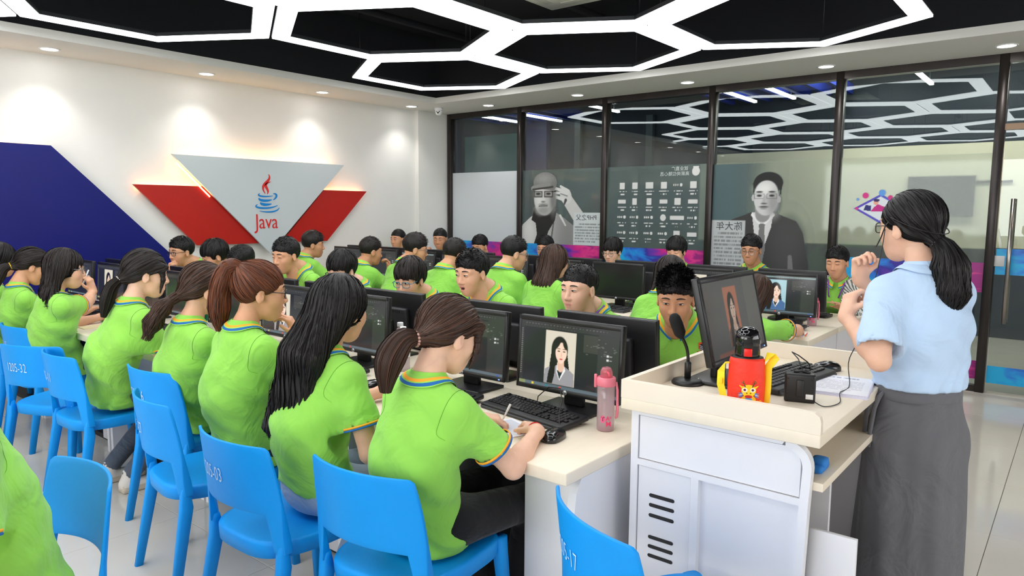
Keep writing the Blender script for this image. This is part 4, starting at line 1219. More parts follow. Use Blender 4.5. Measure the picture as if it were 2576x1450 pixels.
    g = Field(lo, hi, h)
    for i in range(len(pts) - 1): g.add(roundcone(pts[i], pts[i + 1], rad[i] * 0.96, rad[i + 1] * 0.96), 0.004)
    wv = p.get('wave', 0.0)
    V, Q, L = g.mesh(); nm.add(V, Q, 0, 0.25)
    n = int(p.get('nt', 420) * dens); m = 12; t = np.linspace(0, 1, m)
    A_ = np.array(pts); cum = np.concatenate([[0], np.cumsum(np.linalg.norm(np.diff(A_, axis=0), axis=1))]); cum /= cum[-1]
    C_ = np.stack([np.interp(t, cum, A_[:, i]) for i in range(3)], 1); R_ = np.interp(t, cum, rad)
    T = np.gradient(C_, axis=0); T /= np.linalg.norm(T, axis=1, keepdims=True); e1 = np.cross(T, [0, 1, 0.01]); e1 /= np.linalg.norm(e1, axis=1, keepdims=True); e2 = np.cross(T, e1)
    ang = rs.uniform(0, 2 * PI, n); rr = rs.uniform(0.97, 1.10, n); ext = rs.uniform(0.93, 1.08, n)
    ph = rs.uniform(0, 6.28, n)
    off = e1[None] * np.cos(ang)[:, None, None] + e2[None] * np.sin(ang)[:, None, None]
    S = C_[None] + off * (R_[None, :, None] * rr[:, None, None]) + (T[-1] * 0.02)[None, None] * (t ** 3)[None, :, None] * ext[:, None, None]
    if wv: S = S + off * (wv * np.sin(t * 18 + 1)[None, :, None]) + wv * 1.2 * np.sin(t[None, :, None] * 14 + ph[:, None, None]) * t[None, :, None]
    tubes(S, np.linspace(0.0017, 0.0005, m)[None].repeat(n, 0), rs.uniform(0, 1, n), nm, off)
    return nm

def hair_tie(p, style_mat, name, xfm, parent, big=1.0):
    tie = np.array(p.get('tie', (-0.115, 0, -0.02)), float); d = unit(np.array(p['tail'][0]) - tie); c = tie * 0.97 + d * 0.006
    a = unit(np.cross(d, [0, 1, 0.02])); b = np.cross(d, a); mb = MB()
    R0 = p['rad'][0] * 1.12
    for k in range(14):
        an = 2 * PI * k / 14; q = c + R0 * (a * math.cos(an) + b * math.sin(an)); q = xfm(q[None])[0]
        mb.lathe([(0.0005, -0.0055 * big), (0.0045 * big, -0.003 * big), (0.0055 * big, 0.0), (0.0045 * big, 0.003 * big), (0.0005, 0.0055 * big)], 7, c=tuple(q))
    o = mb.build(name, style_mat, parent); return o
# ------------------------------------------------------------------ one person
LOD = {0: (0.0039, 0.0054, 0.0104, 0.0059), 1: (0.0046, 0.0068, 0.0136, 0.0100), 2: (0.0054, 0.0080, 0.0165, 0.013)}
def ik(S, W, l1, l2, pole):
    d = W - S; L = np.linalg.norm(d); u = d / L
    if L > 0.985 * (l1 + l2): W = S + u * 0.985 * (l1 + l2); L = 0.985 * (l1 + l2)
    a = (l1 ** 2 - l2 ** 2 + L ** 2) / (2 * L); hh = math.sqrt(max(1e-6, l1 ** 2 - a ** 2))
    p = pole - (pole @ u) * u
    return S + u * a + unit(p) * hh, W

def hand(f, W, xd, zd, thumb, curl, spread=0.12, sc=1.0, k=0.008, tcurl=0.5, lab=0):
    """W wrist, xd towards the fingers, zd back of the hand, thumb=+1 when the thumb is on the (zd x xd) side"""
    x = unit(xd); z = unit(np.asarray(zd, float) - (np.asarray(zd, float) @ x) * x); y = np.cross(z, x)
    M = lambda a, b, c: W + sc * (a * x + b * y + c * z)
    R_ = np.stack([x, y, z])
    f.add(rbox3(M(0.045, 0, 0), (0.030 * sc, 0.024 * sc, 0.003), 0.011 * sc, R_), 0.015, lab)
    f.add(roundcone(M(-0.01, 0, 0), M(0.03, 0, 0), 0.025 * sc, 0.022 * sc), 0.02, lab)
    for i, (by, ln, r) in enumerate(((0.030, 0.070, 0.0088), (0.010, 0.078, 0.0090), (-0.010, 0.073, 0.0086), (-0.029, 0.058, 0.0078))):
        by *= thumb
        p = M(0.083 - 0.006 * abs(i - 1), by, 0.0); a = curl * (1.0 + 0.08 * i); dirv = x + y * spread * (by / 0.03); an = 0.0
        for s, fr in ((0, 0.46), (1, 0.30), (2, 0.24)):
            an += a * (0.75, 1.0, 0.7)[s]
            d = unit(dirv) * math.cos(an) - z * math.sin(an)
            q = p + d * ln * fr * sc * 1.02
            f.add(roundcone(p, q, r * sc * (1 - 0.08 * s), r * sc * (0.94 - 0.08 * s)), k if s == 0 else 0.004, lab); p = q
    p = M(0.018, 0.026 * thumb, -0.004); d = unit(x * 0.72 + y * thumb * 0.62 - z * (0.25 + 0.35 * tcurl)); q = p + d * 0.042 * sc
    f.add(roundcone(p, q, 0.013 * sc, 0.0105 * sc), 0.010, lab)
    d2 = unit(x * 0.9 + y * thumb * (0.30 - 0.5 * tcurl) - z * (0.25 + 0.4 * tcurl)); f.add(roundcone(q, q + d2 * 0.034 * sc, 0.0103 * sc, 0.0085 * sc), 0.004, lab)

_shoe = {}
def shoe_mesh():
    if 'm' in _shoe: return _shoe['m']
    f = Field((-0.10, -0.06, -0.01), (0.20, 0.06, 0.13), 0.008)
    f.add(ellicone((-0.05, 0, 0.04), (0.10, 0, 0.030), (0.038, 0.04), (0.040, 0.026), (0, 1, 0)), 0.01); f.add(roundcone((-0.035, 0, 0.05), (-0.03, 0, 0.10), 0.040, 0.036), 0.02)
    f.add(rbox3((0.035, 0, 0.012), (0.105, 0.030, 0.004), 0.012), 0.004, 1)
    f.cut(lambda x, y, z: -z + 0 * x + 0 * y)
    V, Q, L = f.mesh(); V[:, 2] = np.maximum(V[:, 2], 0.0); nm = NM().add(V, Q, L)
    o = nm.build('shoe', [M_SHOE, M_SOLE]); me = o.data; bpy.data.objects.remove(o); _shoe['m'] = me
    return me

def ring_pts(c, ax, ref, r, n, sq=(1, 1)):
    ax = unit(ax); e1 = unit(np.asarray(ref, float) - (np.asarray(ref, float) @ ax) * ax); e2 = np.cross(ax, e1)
    return [c + r * (sq[0] * math.cos(2 * PI * k / n) * e1 + sq[1] * math.sin(2 * PI * k / n) * e2) for k in range(n)]

def glasses(xfm, parent, m, round_=False):
    mb = MB(); T = lambda P: [tuple(q) for q in xfm(np.array(P, float))]
    lens = MB()
    for s in (1, -1):
        pts = []
        for k in range(25):
            a = 2 * PI * k / 24; ca, sa = math.cos(a), math.sin(a); e = 1.0 if round_ else 0.55
            yy = math.copysign(abs(ca) ** e, ca) * 0.0255; zz = math.copysign(abs(sa) ** e, sa) * (0.0225 if round_ else 0.0175)
            pts.append((0.1015 - 0.25 * abs(yy * 0.5 + 0.0) - (0.004 if yy * s > 0.015 else 0), s * 0.0335 + yy, 0.004 + zz))
        mb.tube(T(pts), 0.0019, 6)
        lens.add(T(pts[:-1]), [tuple(range(24))])
        mb.tube(T([(0.094, s * 0.059, 0.010), (0.085, s * 0.072, 0.011), (0.0, s * 0.079, 0.013), (-0.022, s * 0.078, -0.002)]), 0.0019, 6)
    mb.tube(T([(0.1, 0.010, 0.008), (0.107, 0, 0.010), (0.1, -0.010, 0.008)]), 0.0018, 6)
    o = mb.build('spectacles', m, parent)
    lens.build('lenses', M_LENS, o)
    return o

def person(label, root, yaw, head, hyaw=None, pitch=0.0, roll=0.0, female=True, style='crew', hp=None, hcol='black', glass=None, mouth='shut', eyes='open',
           skin=0, lod=1, hands=None, shirt=None, pants='navy', group=None, cuffs=True, slouch=0.04, seat=0.455, standing=False, hs=1.0, look=0.0, seed=1, brow=1.0,
           tie_mat=None, dens=1.0, wide=1.0, jacket=False, lanyard=False, collar=True, tuck=0.0, hem=0.0, sleeve=0.66, loose=0.066, neck=(-0.030, 0, -0.078)):
    rs = np.random.RandomState(seed)
    hh, hr, hsrt, hb = LOD[lod]
    if hands and lod > 0: hb = 0.007
    R0 = rotz3(yaw); rt = V3(root[0], root[1], 0)
    loc = lambda p: R0.T @ (np.asarray(p, float) - rt)
    top = empty('person', (root[0], root[1], 0), yaw)
    tag(top, label, 'person', group)
    Hc = loc(head); hyaw = yaw if hyaw is None else hyaw
    RH = rotz3(hyaw - yaw) @ roty3(pitch) @ rotx3(roll)
    xh = lambda P: (np.asarray(P, float) * hs) @ RH.T + Hc
    xf = lambda V, Q: (xh(V), Q)
    g = 0.94 if female else 1.0
    base = xh([[-0.030, 0, -0.06]])[0]
    N = base + V3(*neck)
    S = N + V3(-0.012, 0, -0.050)
    P = V3(0, 0, seat + 0.085)
    sw = (0.142 if female else 0.160) * wide
    side = V3(0, 1, 0); shl = {1: S + V3(0.012, sw, -0.030), -1: S + V3(0.012, -sw, -0.030)}
    mid = (P + S) / 2 + V3(-slouch, 0, 0)
    skinm = SKINS[skin]
    # --- arms
    arm = {}
    l1, l2 = 0.285 * g, 0.245 * g
    hands = hands or {}
    for s, k in ((1, 'L'), (-1, 'R')):
        sp = hands.get(k, {})
        W = loc(sp['at']) if 'at' in sp else V3(max(0.30, S[0] + 0.26), s * 0.17, 0.80)
        pole = np.asarray(sp.get('pole', (-0.3, s * 0.38, -0.8)), float)
        E, W = ik(shl[s], W, l1, l2, pole)
        arm[s] = (E, W, sp)
    # --- body (skin): torso core, neck, arms, hands in one skin, plus the head
    body = NM()
    allp = [S, P, N, base] + [a[0] for a in arm.values()] + [a[1] for a in arm.values()]
    f = Field(np.min(allp, 0) - 0.14, np.max(allp, 0) + 0.14, hb)
    nr = 0.044 if female else 0.055
    f.add(roundcone(base, N, nr, nr + 0.004)); f.add(roundcone(N, S, nr + 0.002, 0.06), 0.03)
    core = Field(np.min(allp, 0) - 0.14, np.max(allp, 0) + 0.14, 0.03)
    core.add(ellicone(S, mid, (0.10, 0.05), (0.10, 0.06), side), 0.03); core.add(ellicone(mid, P, (0.10, 0.06), (0.12, 0.07), side), 0.03); core.add(roundcone(N, S, nr, 0.055), 0.02)
    for s in (1, -1):
        E, W, sp = arm[s]; fa = 0.92 if female else 1.0
        core.add(roundcone(shl[s], shl[s] * 0.4 + E * 0.6, 0.04 * fa, 0.034 * fa), 0.03); f.add(roundcone(shl[s] * 0.5 + E * 0.5, E, 0.042 * fa, 0.038 * fa), 0.02)
        f.add(roundcone(E, E + (W - E) * 0.35, 0.038 * fa, 0.039 * fa), 0.012); f.add(roundcone(E + (W - E) * 0.3, W, 0.039 * fa, 0.0245 * fa), 0.02)
        fd = unit(W - E); zd = np.asarray(sp.get('back', (0, 0, 1)), float); xd = np.asarray(sp.get('dir', fd), float)
        if 'dirw' in sp: xd = R0.T @ np.asarray(sp['dirw'], float)
        if 'backw' in sp: zd = R0.T @ np.asarray(sp['backw'], float)
        hand(f, W + unit(xd) * 0.006, unit(xd), zd, 1 if s == -1 else -1, sp.get('curl', 0.35), sc=g * 0.98, tcurl=sp.get('tcurl', 0.3))
    V, Q, L = f.mesh(); body.add(V, Q, 0); V, Q, L = core.mesh(); body.add(V, Q, 0)
    Vh, Qh, Lh, front = head_template(female, mouth, hh)
    body.add(*xf(Vh, Qh), Lh)
    face_marks(body, front, eyes, xf, brow, look)
    if mouth == 'open': body.add(*xf(*strip_decal(front, np.linspace(-0.013, 0.013, 7), np.full(7, -0.069), np.full(7, -0.056), 0.0008)), 5)
    body.build('body', [skinm, M_LIP, M_SCLERA, M_IRIS, M_BROW, M_MOUTH], top)
    # --- shirt
    sm = shirt or M_GREEN
    bot = V3(0.0, 0, seat + 0.045) if not standing else P + V3(0, 0, -0.03)
    pts = [N, S, bot] + [shl[1], shl[-1]] + [arm[1][0], arm[-1][0]]
    f = Field(np.min(pts, 0) - 0.20, np.max(pts, 0) + 0.17, hsrt)
    wv = (0.150, 0.112) if female else (0.163, 0.118)
    wv = (wv[0] * wide, wv[1] * wide)
    chest = S * 0.72 + mid * 0.28 + V3(0.012, 0, -0.05)
    f.add(ellicone(bot, mid, (wv[0] * 1.10, wv[1] * 1.10), (wv[0] * 0.98, wv[1]), side), 0.03)
    f.add(ellicone(mid, chest, (wv[0] * 0.98, wv[1]), (wv[0], wv[1] * 0.92), side), 0.06)
    f.add(ellicone(chest, S, (wv[0], wv[1] * 0.92), (wv[0] * 0.62, 0.066), side), 0.06)
    f.add(roundcone(S + V3(-0.005, 0, -0.015), N + V3(-0.006, 0, -0.030), 0.070, nr + 0.003), 0.04)
    for s in (1, -1):
        E, W, sp = arm[s]; u = E - shl[s]; e0 = shl[s] + u * sleeve
        f.add(roundcone(S + V3(0, s * 0.045, 0.004), shl[s] + V3(0, -s * 0.012, 0), 0.050, 0.049), 0.05)
        f.add(roundcone(shl[s] + V3(0, -s * 0.006, -0.004), e0, 0.051 * wide, loose), 0.045)
        f.add(roundcone(shl[s] + u * (sleeve - 0.06), shl[s] + u * (sleeve + 0.54), loose - 0.019, loose - 0.006), 0.006, sub=True)
        n_ = unit(u)
    def trim_end(x, y, z):
        out = None
        for s in (1, -1):
            E, W, sp = arm[s]; u = E - shl[s]; e0 = shl[s] + u * sleeve; n_ = unit(u)
            d = (x - F32(e0[0])) * F32(n_[0]) + (y - F32(e0[1])) * F32(n_[1]) + (z - F32(e0[2])) * F32(n_[2])
            rr = np.sqrt((x - F32(e0[0])) ** 2 + (y - F32(e0[1])) ** 2 + (z - F32(e0[2])) ** 2)
            c = np.where(rr < 0.125, d, -1.0); out = c if out is None else np.maximum(out, c)
        return out
    if not jacket: f.cut(trim_end)
    axn = unit(unit(base - N) * 0.55 + V3(-0.12, 0, 0.45))
    f.add(roundcone(N + axn * 0.080, N + axn * 0.22, 0.074, 0.10), 0.012, sub=True)      # neck opening
    ph = rs.uniform(0, 6.28, 8)
    def folds(x, y, z):
        w = np.clip((S[2] + 0.02 - z) / 0.25, 0.15, 1)
        a = np.sin(38 * z + 16 * y * np.sin(ph[0]) + 14 * x + ph[1] + 1.6 * np.sin(17 * y + ph[2])) + 0.7 * np.sin(55 * z - 40 * y + 22 * x + ph[3] + 1.3 * np.sin(21 * x + ph[4])) + 0.6 * np.sin(44 * y + 30 * z + ph[5] + 1.5 * np.sin(12 * z + ph[6]))
        q = a * 0.0038 * w
        lo = np.clip((bot[2] + 0.16 - z) / 0.16, 0, 1)
        return q + lo * 0.006 * np.sin(70 * z + 25 * y + 12 * np.sin(9 * y + ph[7]))
    f.warp(folds, 0.05)
    f.cut(lambda x, y, z: F32(seat + (0.004 if not standing else 0.068) + hem) - z + 0.5 * F32(hem) * np.sin(9 * y + 1) + 0 * x)
    V, Q, L = f.mesh(); nm = NM(); nm.add(relax(V, Q, 2 if lod == 0 else 1, 0.5), Q, 0)
    so = nm.build('polo_shirt' if shirt is None else ('jacket' if jacket else 'blouse'), [sm], top)
    smp = f.sampler()
    def onto(P_, off, both=False):
        P_ = np.array(P_, float)
        for _ in range(5):
            q_ = smp(P_); g_ = q_[:, 1:] / (np.linalg.norm(q_[:, 1:], axis=1, keepdims=True) + 1e-6); e_ = off - q_[:, :1]
            P_ = P_ + g_ * (np.clip(e_, -0.02, 0.02) if both else np.clip(e_, 0, 0.012))
        return P_
    # --- polo collar with coloured stripes
    if collar:
        c0 = N + V3(0.002, 0, -0.006)
        prof = [(0.058, 0.030, 0), (0.0625, 0.034, 0), (0.068, 0.022, 0), (0.073, 0.012, 1), (0.078, 0.002, 0), (0.080, -0.002, 2), (0.085, -0.011, 0), (0.087, -0.014, 0)]
        kf = (nr + 0.014) / 0.0625
        n = 32; rings = []
        e1 = unit(V3(1, 0, 0) - axn[0] * axn); e2 = np.cross(axn, e1)
        for r, z_, mi in prof:
            row = []
            for k in range(n):
                a = math.radians(14) + (2 * PI - math.radians(28)) * k / (n - 1); fr = max(0, math.cos(a)) ** 2
                row.append(tuple(c0 + r * kf * ((1 + 0.22 * fr) * math.cos(a) * e1 + math.sin(a) * e2) + axn * (z_ - 0.045 * fr)))
            row = [tuple(q_) for q_ in onto(row, 0.003 + 0.004 * (z_ < 0.02) - 0.0015 * (z_ < -0.01))] if z_ < 0.03 else row
            rings.append(row)
        mb = MB()
        for i in range(len(rings) - 1): mb.loft([rings[i], rings[i + 1]], prof[i][2], False, True, False)
        mb.build('collar', [sm, M_ORANGE, M_TEALTRIM] if shirt is None else [sm, sm, sm], top)
    if cuffs and shirt is None:
        for s in (1, -1):
            E, W, sp = arm[s]; u = E - shl[s]; n_ = unit(u)
            cuff = MB()
            for (q0, q1, mi) in ((-0.016, -0.0095, 0), (-0.0085, -0.002, 1)):
                cc0, cc1 = shl[s] + u * sleeve + n_ * q0, shl[s] + u * sleeve + n_ * q1
                cuff.loft([ring_pts(cc0, n_, (1, 0, 0.3), 0.066, 24), ring_pts(cc0, n_, (1, 0, 0.3), 0.0695, 24), ring_pts(cc1, n_, (1, 0, 0.3), 0.0695, 24), ring_pts(cc1, n_, (1, 0, 0.3), 0.066, 24)], mi, False)
            cuff.build('sleeve_trim', [M_ORANGE, M_TEALTRIM], top)
    if shirt is None and lod < 2:          # armhole seams
        for s in (1, -1):
            E, W, sp = arm[s]; ax_ = unit(unit(E - shl[s]) * 0.35 + V3(0, s, 0) * 0.8); c_ = shl[s] - V3(0, s * 0.028, 0.012)
            rp = onto(ring_pts(c_, ax_, (0, 0, 1), 0.085, 28), 0.0006, True)
            MB().tube([tuple(q_) for q_ in rp] + [tuple(rp[0])], 0.0008, 4).build('armhole_seam', mat('green_seam', srgb(110, 174, 54), 0.9), top)
    # --- hair
    o = make_hair(style, hr, rs, dens * (0.92, 0.72, 0.52)[lod], hp)
    o.V = [xh(v) for v in o.V]
    o.build('hair', HAIR[hcol], top, tone=True)
    if tie_mat is not None: hair_tie(hp, tie_mat, 'hair_tie', xh, top, 1.25)
    if glass: glasses(xh, top, {'black': M_GLFRAME, 'teal': M_GLTEAL, 'metal': M_GLMETAL}[glass], glass == 'metal')
    if lanyard:
        mb = MB(); c = N + V3(0.03, 0, -0.01)
        for s in (1, -1): mb.tube([c + V3(-0.03, s * 0.075, 0.03), c + V3(0.05, s * 0.06, -0.02), chest + V3(wv[1] * 0.95 + 0.02, s * 0.04, 0.03), mid + V3(wv[1] + 0.03, s * 0.015, 0.06)], 0.006, 6)
        mb.build('lanyard', mat('purple_lanyard', srgb(128, 60, 170), 0.6), top)
    # --- legs
    pm = PANTS[pants]; hl = 0.019 if lod == 0 else 0.032
    if not standing:
        f = Field((-0.20, -0.26, 0.07), (0.58, 0.26, 0.66), hl)
        f.add(ellicone((-0.015, 0, seat + 0.095), (0.05, 0, seat + 0.09), (0.152, 0.105), (0.16, 0.09), side))
        for s in (1, -1):
            kn = V3(0.415, s * 0.12, seat + 0.055); an = V3(0.40 - 0.10 * rs.rand() - tuck * (1.0 if s > 0 else 0.75), s * 0.11, 0.10)
            f.add(roundcone((0.02, s * 0.09, seat + 0.082), kn, 0.082, 0.064), 0.04); f.add(roundcone(kn, an, 0.062, 0.048), 0.02)
            sh = bpy.data.objects.new('shoe', shoe_mesh()); link(sh, top); sh.location = (an[0] + 0.02, an[1], 0.0)
        f.cut(lambda x, y, z: np.where((x < 0.20) & (z > 0.36), F32(seat + 0.001) - z, -1.0) + 0 * y)
        V, Q, L = f.mesh(); NM().add(relax(V, Q, 1), Q, 0).build('trousers', pm, top)
    return top, dict(S=S, N=N, P=P, mid=mid, Hc=Hc, arm=arm, xh=xh, chest=chest)
# short names of the seated people, used to tell their chairs, monitors and keyboards apart
OWN_A = ['the person with the red wrist string', 'the person in pale jeans', 'the spectacled person with chin on hand', 'the person on chair 16', 'the person with the pearl hair tie', 'empty chair 1205-32', 'the person holding a pen to the face', 'the person with the yellow hair tie', 'the blue wall panel']
OWN_B = ['the person facing the microphone', 'the front person with a purple lanyard', 'the open-mouthed person', 'the person in teal spectacles', 'the bowed person in black spectacles', 'the person before the grey triangle', 'the person bent lowest', 'the person bowed before the red panel', 'the person with fist at mouth']
OWN_C = ['the person leaning over the rear desk end', 'the person half hidden by the microphone', 'the person at the switched-off screen', 'the rear person in round spectacles', 'the person hunched before the blank film', 'the rear person in clear spectacles', 'the person holding a cheek', 'the person beside the yellow-capped bottle', 'the logo wall']
OWN_D = ['the person in the striped jacket', 'the person below the suited man poster', 'the person below the company marks', 'the person by the capped poster post', 'the person below the capped man poster', 'the person below the blank film', 'the person resting face on hand', 'the person gazing aside by the pier', 'the corner pier']
# ------------------------------------------------------------------ blue chairs
M_CHAIR = mat('blue_plastic', srgb(0, 146, 232), 0.5, spec=0.3, noise=0.03, nscale=6, bump=0.04, bscale=220)
M_PALE = mat('white_print', srgb(205, 226, 240), 0.6)
def xb(y, z): u = np.clip(np.asarray(y) / 0.215, -1.1, 1.1); return -0.212 - 0.062 * (1 - u ** 2) - 0.115 * (np.asarray(z) - 0.45)
def make_chair():
    root = empty('plastic_chair')
    # backrest shell
    nu, nv = 44, 12; F, B = [], []
    for j in range(nv + 1):
        v = j / nv
        for i in range(nu + 1):
            u = -1 + 2 * i / nu
            q = min(1, max(0, (abs(u) - 0.77) / 0.10)); q = q * q * (3 - 2 * q); zb_ = 0.556 + 0.012 * (1 - u * u) - 0.126 * q; cr_ = max(0, abs(u) - 0.93) / 0.07; zt_ = 0.800 - 0.004 * u * u - 0.012 * cr_ ** 2
            z = zb_ + (zt_ - zb_) * v; vv = max(0, (z - 0.55) / 0.25); hw = 0.226 - 0.024 * vv ** 2.2; y = hw * u; x = float(xb(y, z)); th = 0.011 + 0.022 * min(1, max(0, (0.60 - z) / 0.12)) * q
            F.append((x + th / 2, y, z)); B.append((x - th / 2, y, z))
    n = len(F); W = nu + 1; fs = []
    for j in range(nv):
        for i in range(nu):
            a = j * W + i; fs.append((a, a + 1, a + 1 + W, a + W)); fs.append((n + a, n + a + W, n + a + W + 1, n + a + 1))
    for i in range(nu): fs.append((i, n + i, n + i + 1, i + 1)); a = nv * W + i; fs.append((a, a + 1, n + a + 1, n + a))
    for j in range(nv): a = j * W; fs.append((a, a + W, n + a + W, n + a)); a = j * W + nu; fs.append((a, n + a, n + a + W, a + W))
    bk = MB().add(F + B, fs, 0, True).build('backrest', M_CHAIR, root)
    md = bk.modifiers.new('soft_edge', 'BEVEL'); md.width = 0.0035; md.segments = 2; md.limit_method = 'ANGLE'; md.angle_limit = math.radians(50)
    # seat: dished top, skirt around
    out = []
    for k in range(48):
        a = 2 * PI * k / 48; c, s = math.cos(a), math.sin(a)
        e = 0.42 if c > 0 else 0.75
        x = math.copysign(abs(c) ** e, c) * (0.225 if c > 0 else 0.262); y = math.copysign(abs(s) ** (0.42 if c > 0 else 0.55), s) * 0.215
        out.append((x, y))
    def ring(sc, z): return [(x * sc, y * sc, z) for x, y in out]
    MB().loft([ring(0.955, 0.398), ring(0.99, 0.40), ring(1.0, 0.445), ring(0.985, 0.453), ring(0.93, 0.454), ring(0.6, 0.448), ring(0.2, 0.445)], 0, True).build('seat', M_CHAIR, root)
    def leg(path, name='leg'):
        rings = []
        for (x, y, z, a, b_) in path:
            r = []
            for k in range(12):
                t = 2 * PI * k / 12; r.append((x + a * math.copysign(abs(math.cos(t)) ** 0.6, math.cos(t)), y + b_ * math.copysign(abs(math.sin(t)) ** 0.6, math.sin(t)), z))
            rings.append(r)
        MB().loft(rings[::-1]).build(name, M_CHAIR, root)
    for s in (1, -1):
        leg([(-0.2180, s * 0.2065, 0.470, 0.009, 0.011), (-0.2160, s * 0.2065, 0.455, 0.0155, 0.0175), (-0.2140, s * 0.206, 0.42, 0.021, 0.0185), (-0.213, s * 0.206, 0.38, 0.026, 0.018), (-0.282, s * 0.228, 0.0, 0.017, 0.014)])
        leg([(0.195, s * 0.190, 0.448, 0.028, 0.022), (0.199, s * 0.192, 0.39, 0.027, 0.021), (0.232, s * 0.214, 0.0, 0.018, 0.014)])
    return root
chair0 = make_chair()
_chair_used = [False]
def place_chair(x, y, deg, label, number=None, group='blue classroom chairs'):
    o = copy_tree(chair0) if _chair_used[0] else chair0
    _chair_used[0] = True
    a = math.radians(deg)
    o.location = (x, y, 0); o.rotation_euler = (0, 0, a)
    tag(o, label, 'chair', group)
    if number:
        t = text_mesh('number_print', number, 0.062, M_PALE, o, frame_mtx((0, 0.062, 0.672), (0, -1, 0), (0, 0, 1)) @ Matrix.Diagonal((0.72, 1.15, 1, 1)), 0.0, 1.05, shear=0.0, bold=-0.0008)
        for v in t.data.vertices: v.co.x = float(xb(v.co.y, v.co.z)) - 0.0085
    return o
def back_mid(mx, my, deg):        # chair position from the middle of its top edge
    a = math.radians(deg); return mx + 0.252 * math.cos(a), my + 0.252 * math.sin(a)
CH = {}
for key, mx, my, deg, num, lab in (
    ('c1', 1.300, 1.617, 6, None, 'unnumbered bright blue plastic chair under the person with the red wrist string'),
    ('c03', 1.205, 2.167, 1, '1205-03', 'blue plastic chair printed 1205-03 under the person in pale jeans'),
    ('c27', 1.265, 2.875, -8, '1205-27', 'empty-backed blue plastic chair printed 27 behind the person with chin on hand'),
    ('c16', 1.487, 3.385, 5, '1205-16', 'blue plastic chair printed 16 under the person wearing a dark hair tie'),
    ('c11', 1.344, 4.107, 1, '1205-11', 'blue plastic chair printed 11 under the person with the pearl hair tie'),
    ('c32', 1.325, 4.465, 26, '1205-32', 'empty blue plastic chair printed 1205-32 turned away from the desk'),
    ('c05', 1.490, 5.300, 2, '1205-05', 'blue plastic chair under the person holding a pen to the face'),
    ('c17', 1.463, 0.910, -29, '1205-17', 'empty blue plastic chair printed 1205-17 in front of the white lectern')):
    x, y = back_mid(mx, my, deg); CH[key] = (x, y)
    place_chair(x, y, deg, lab, num)
place_chair(0.49, 2.20, 180, 'blue plastic chair of the person facing away from the numbered chairs')

# ------------------------------------------------------------------ desks
M_TOP = mat('cream_laminate', srgb(236, 224, 204), 0.38, noise=0.025, nscale=5, stretch=(1, 6, 1))
M_DESKW = mat('white_laminate', srgb(232, 232, 236), 0.4, noise=0.012, nscale=7)
M_DESKD = mat('dark_kick_panel', srgb(20, 20, 22), 0.6)
M_RED2 = mat('red_tag', srgb(150, 30, 40), 0.5)
def make_desk(L, D=0.70):
    """front edge at x=0 (towards the sitter), back at x=D, from y=0 to y=L"""
    root = empty('computer_desk')
    MB().rbox((0, 0.001, 0.708), (D - 0.001, L - 0.001, 0.75), 0.004).build('worktop', M_TOP, root)
    for y in (0.012, L - 0.042):
        b = MB(); prof = [(0.065, 0.0), (0.065, 0.60), (0.075, 0.66), (0.10, 0.70), (0.12, 0.707), (D - 0.01, 0.707), (D - 0.01, 0.0)]
        b.prism(prof, (0, y + 0.03, 0), (1, 0, 0), (0, 0, 1), (0, -1, 0), 0.03); b.build('end_panel', M_DESKW, root)
    for x0_, y0, y1 in ((0.12, 0.045, 0.255), (0.34, L - 0.255, L - 0.045)):
        MB().rbox((x0_, y0, 0.03), (D - 0.06, y1, 0.706), 0.003, seg=1).build('cabinet', M_DESKW, root)
    MB().box((D - 0.05, 0.045, 0.05), (D - 0.03, L - 0.045, 0.70)).build('back_panel', M_DESKD, root)
    MB().box((0.15, 0.045, 0.0), (D - 0.03, L - 0.045, 0.03)).build('plinth', M_DESKD, root)
    return root
ABL, CDL = 1.18, 1.15
deskA = make_desk(ABL); deskC = make_desk(CDL)
names = ['beside the lectern', 'second along from the lectern', 'third along from the lectern', 'fourth along from the lectern', 'against the logo wall']
def desks(proto, x, y0, L, flip, row, group):
    for k in range(5):
        o = proto if (k == 0 and not flip) else copy_tree(proto)
        if flip: o.location = (x, y0 + L * (k + 1), 0); o.rotation_euler = (0, 0, PI)
        else: o.location = (x, y0 + L * k, 0)
        tag(o, 'cream-topped white desk %s, %s' % (row, names[k]), 'desk', group)
desks(deskA, 1.73, 1.18, ABL, False, "before the numbered chairs", "desks of the front block, numbered chairs' side")
desks(deskA, 3.13, 1.18, ABL, True, "on the microphone side", "desks of the front block, microphone side")
desks(deskC, 4.55, 1.30, CDL, False, 'of the rear block', 'desks of the rear block facing the glass')
desks(deskC, 5.95, 1.30, CDL, True, 'of the glass side rear block', 'desks of the rear block backing the glass')

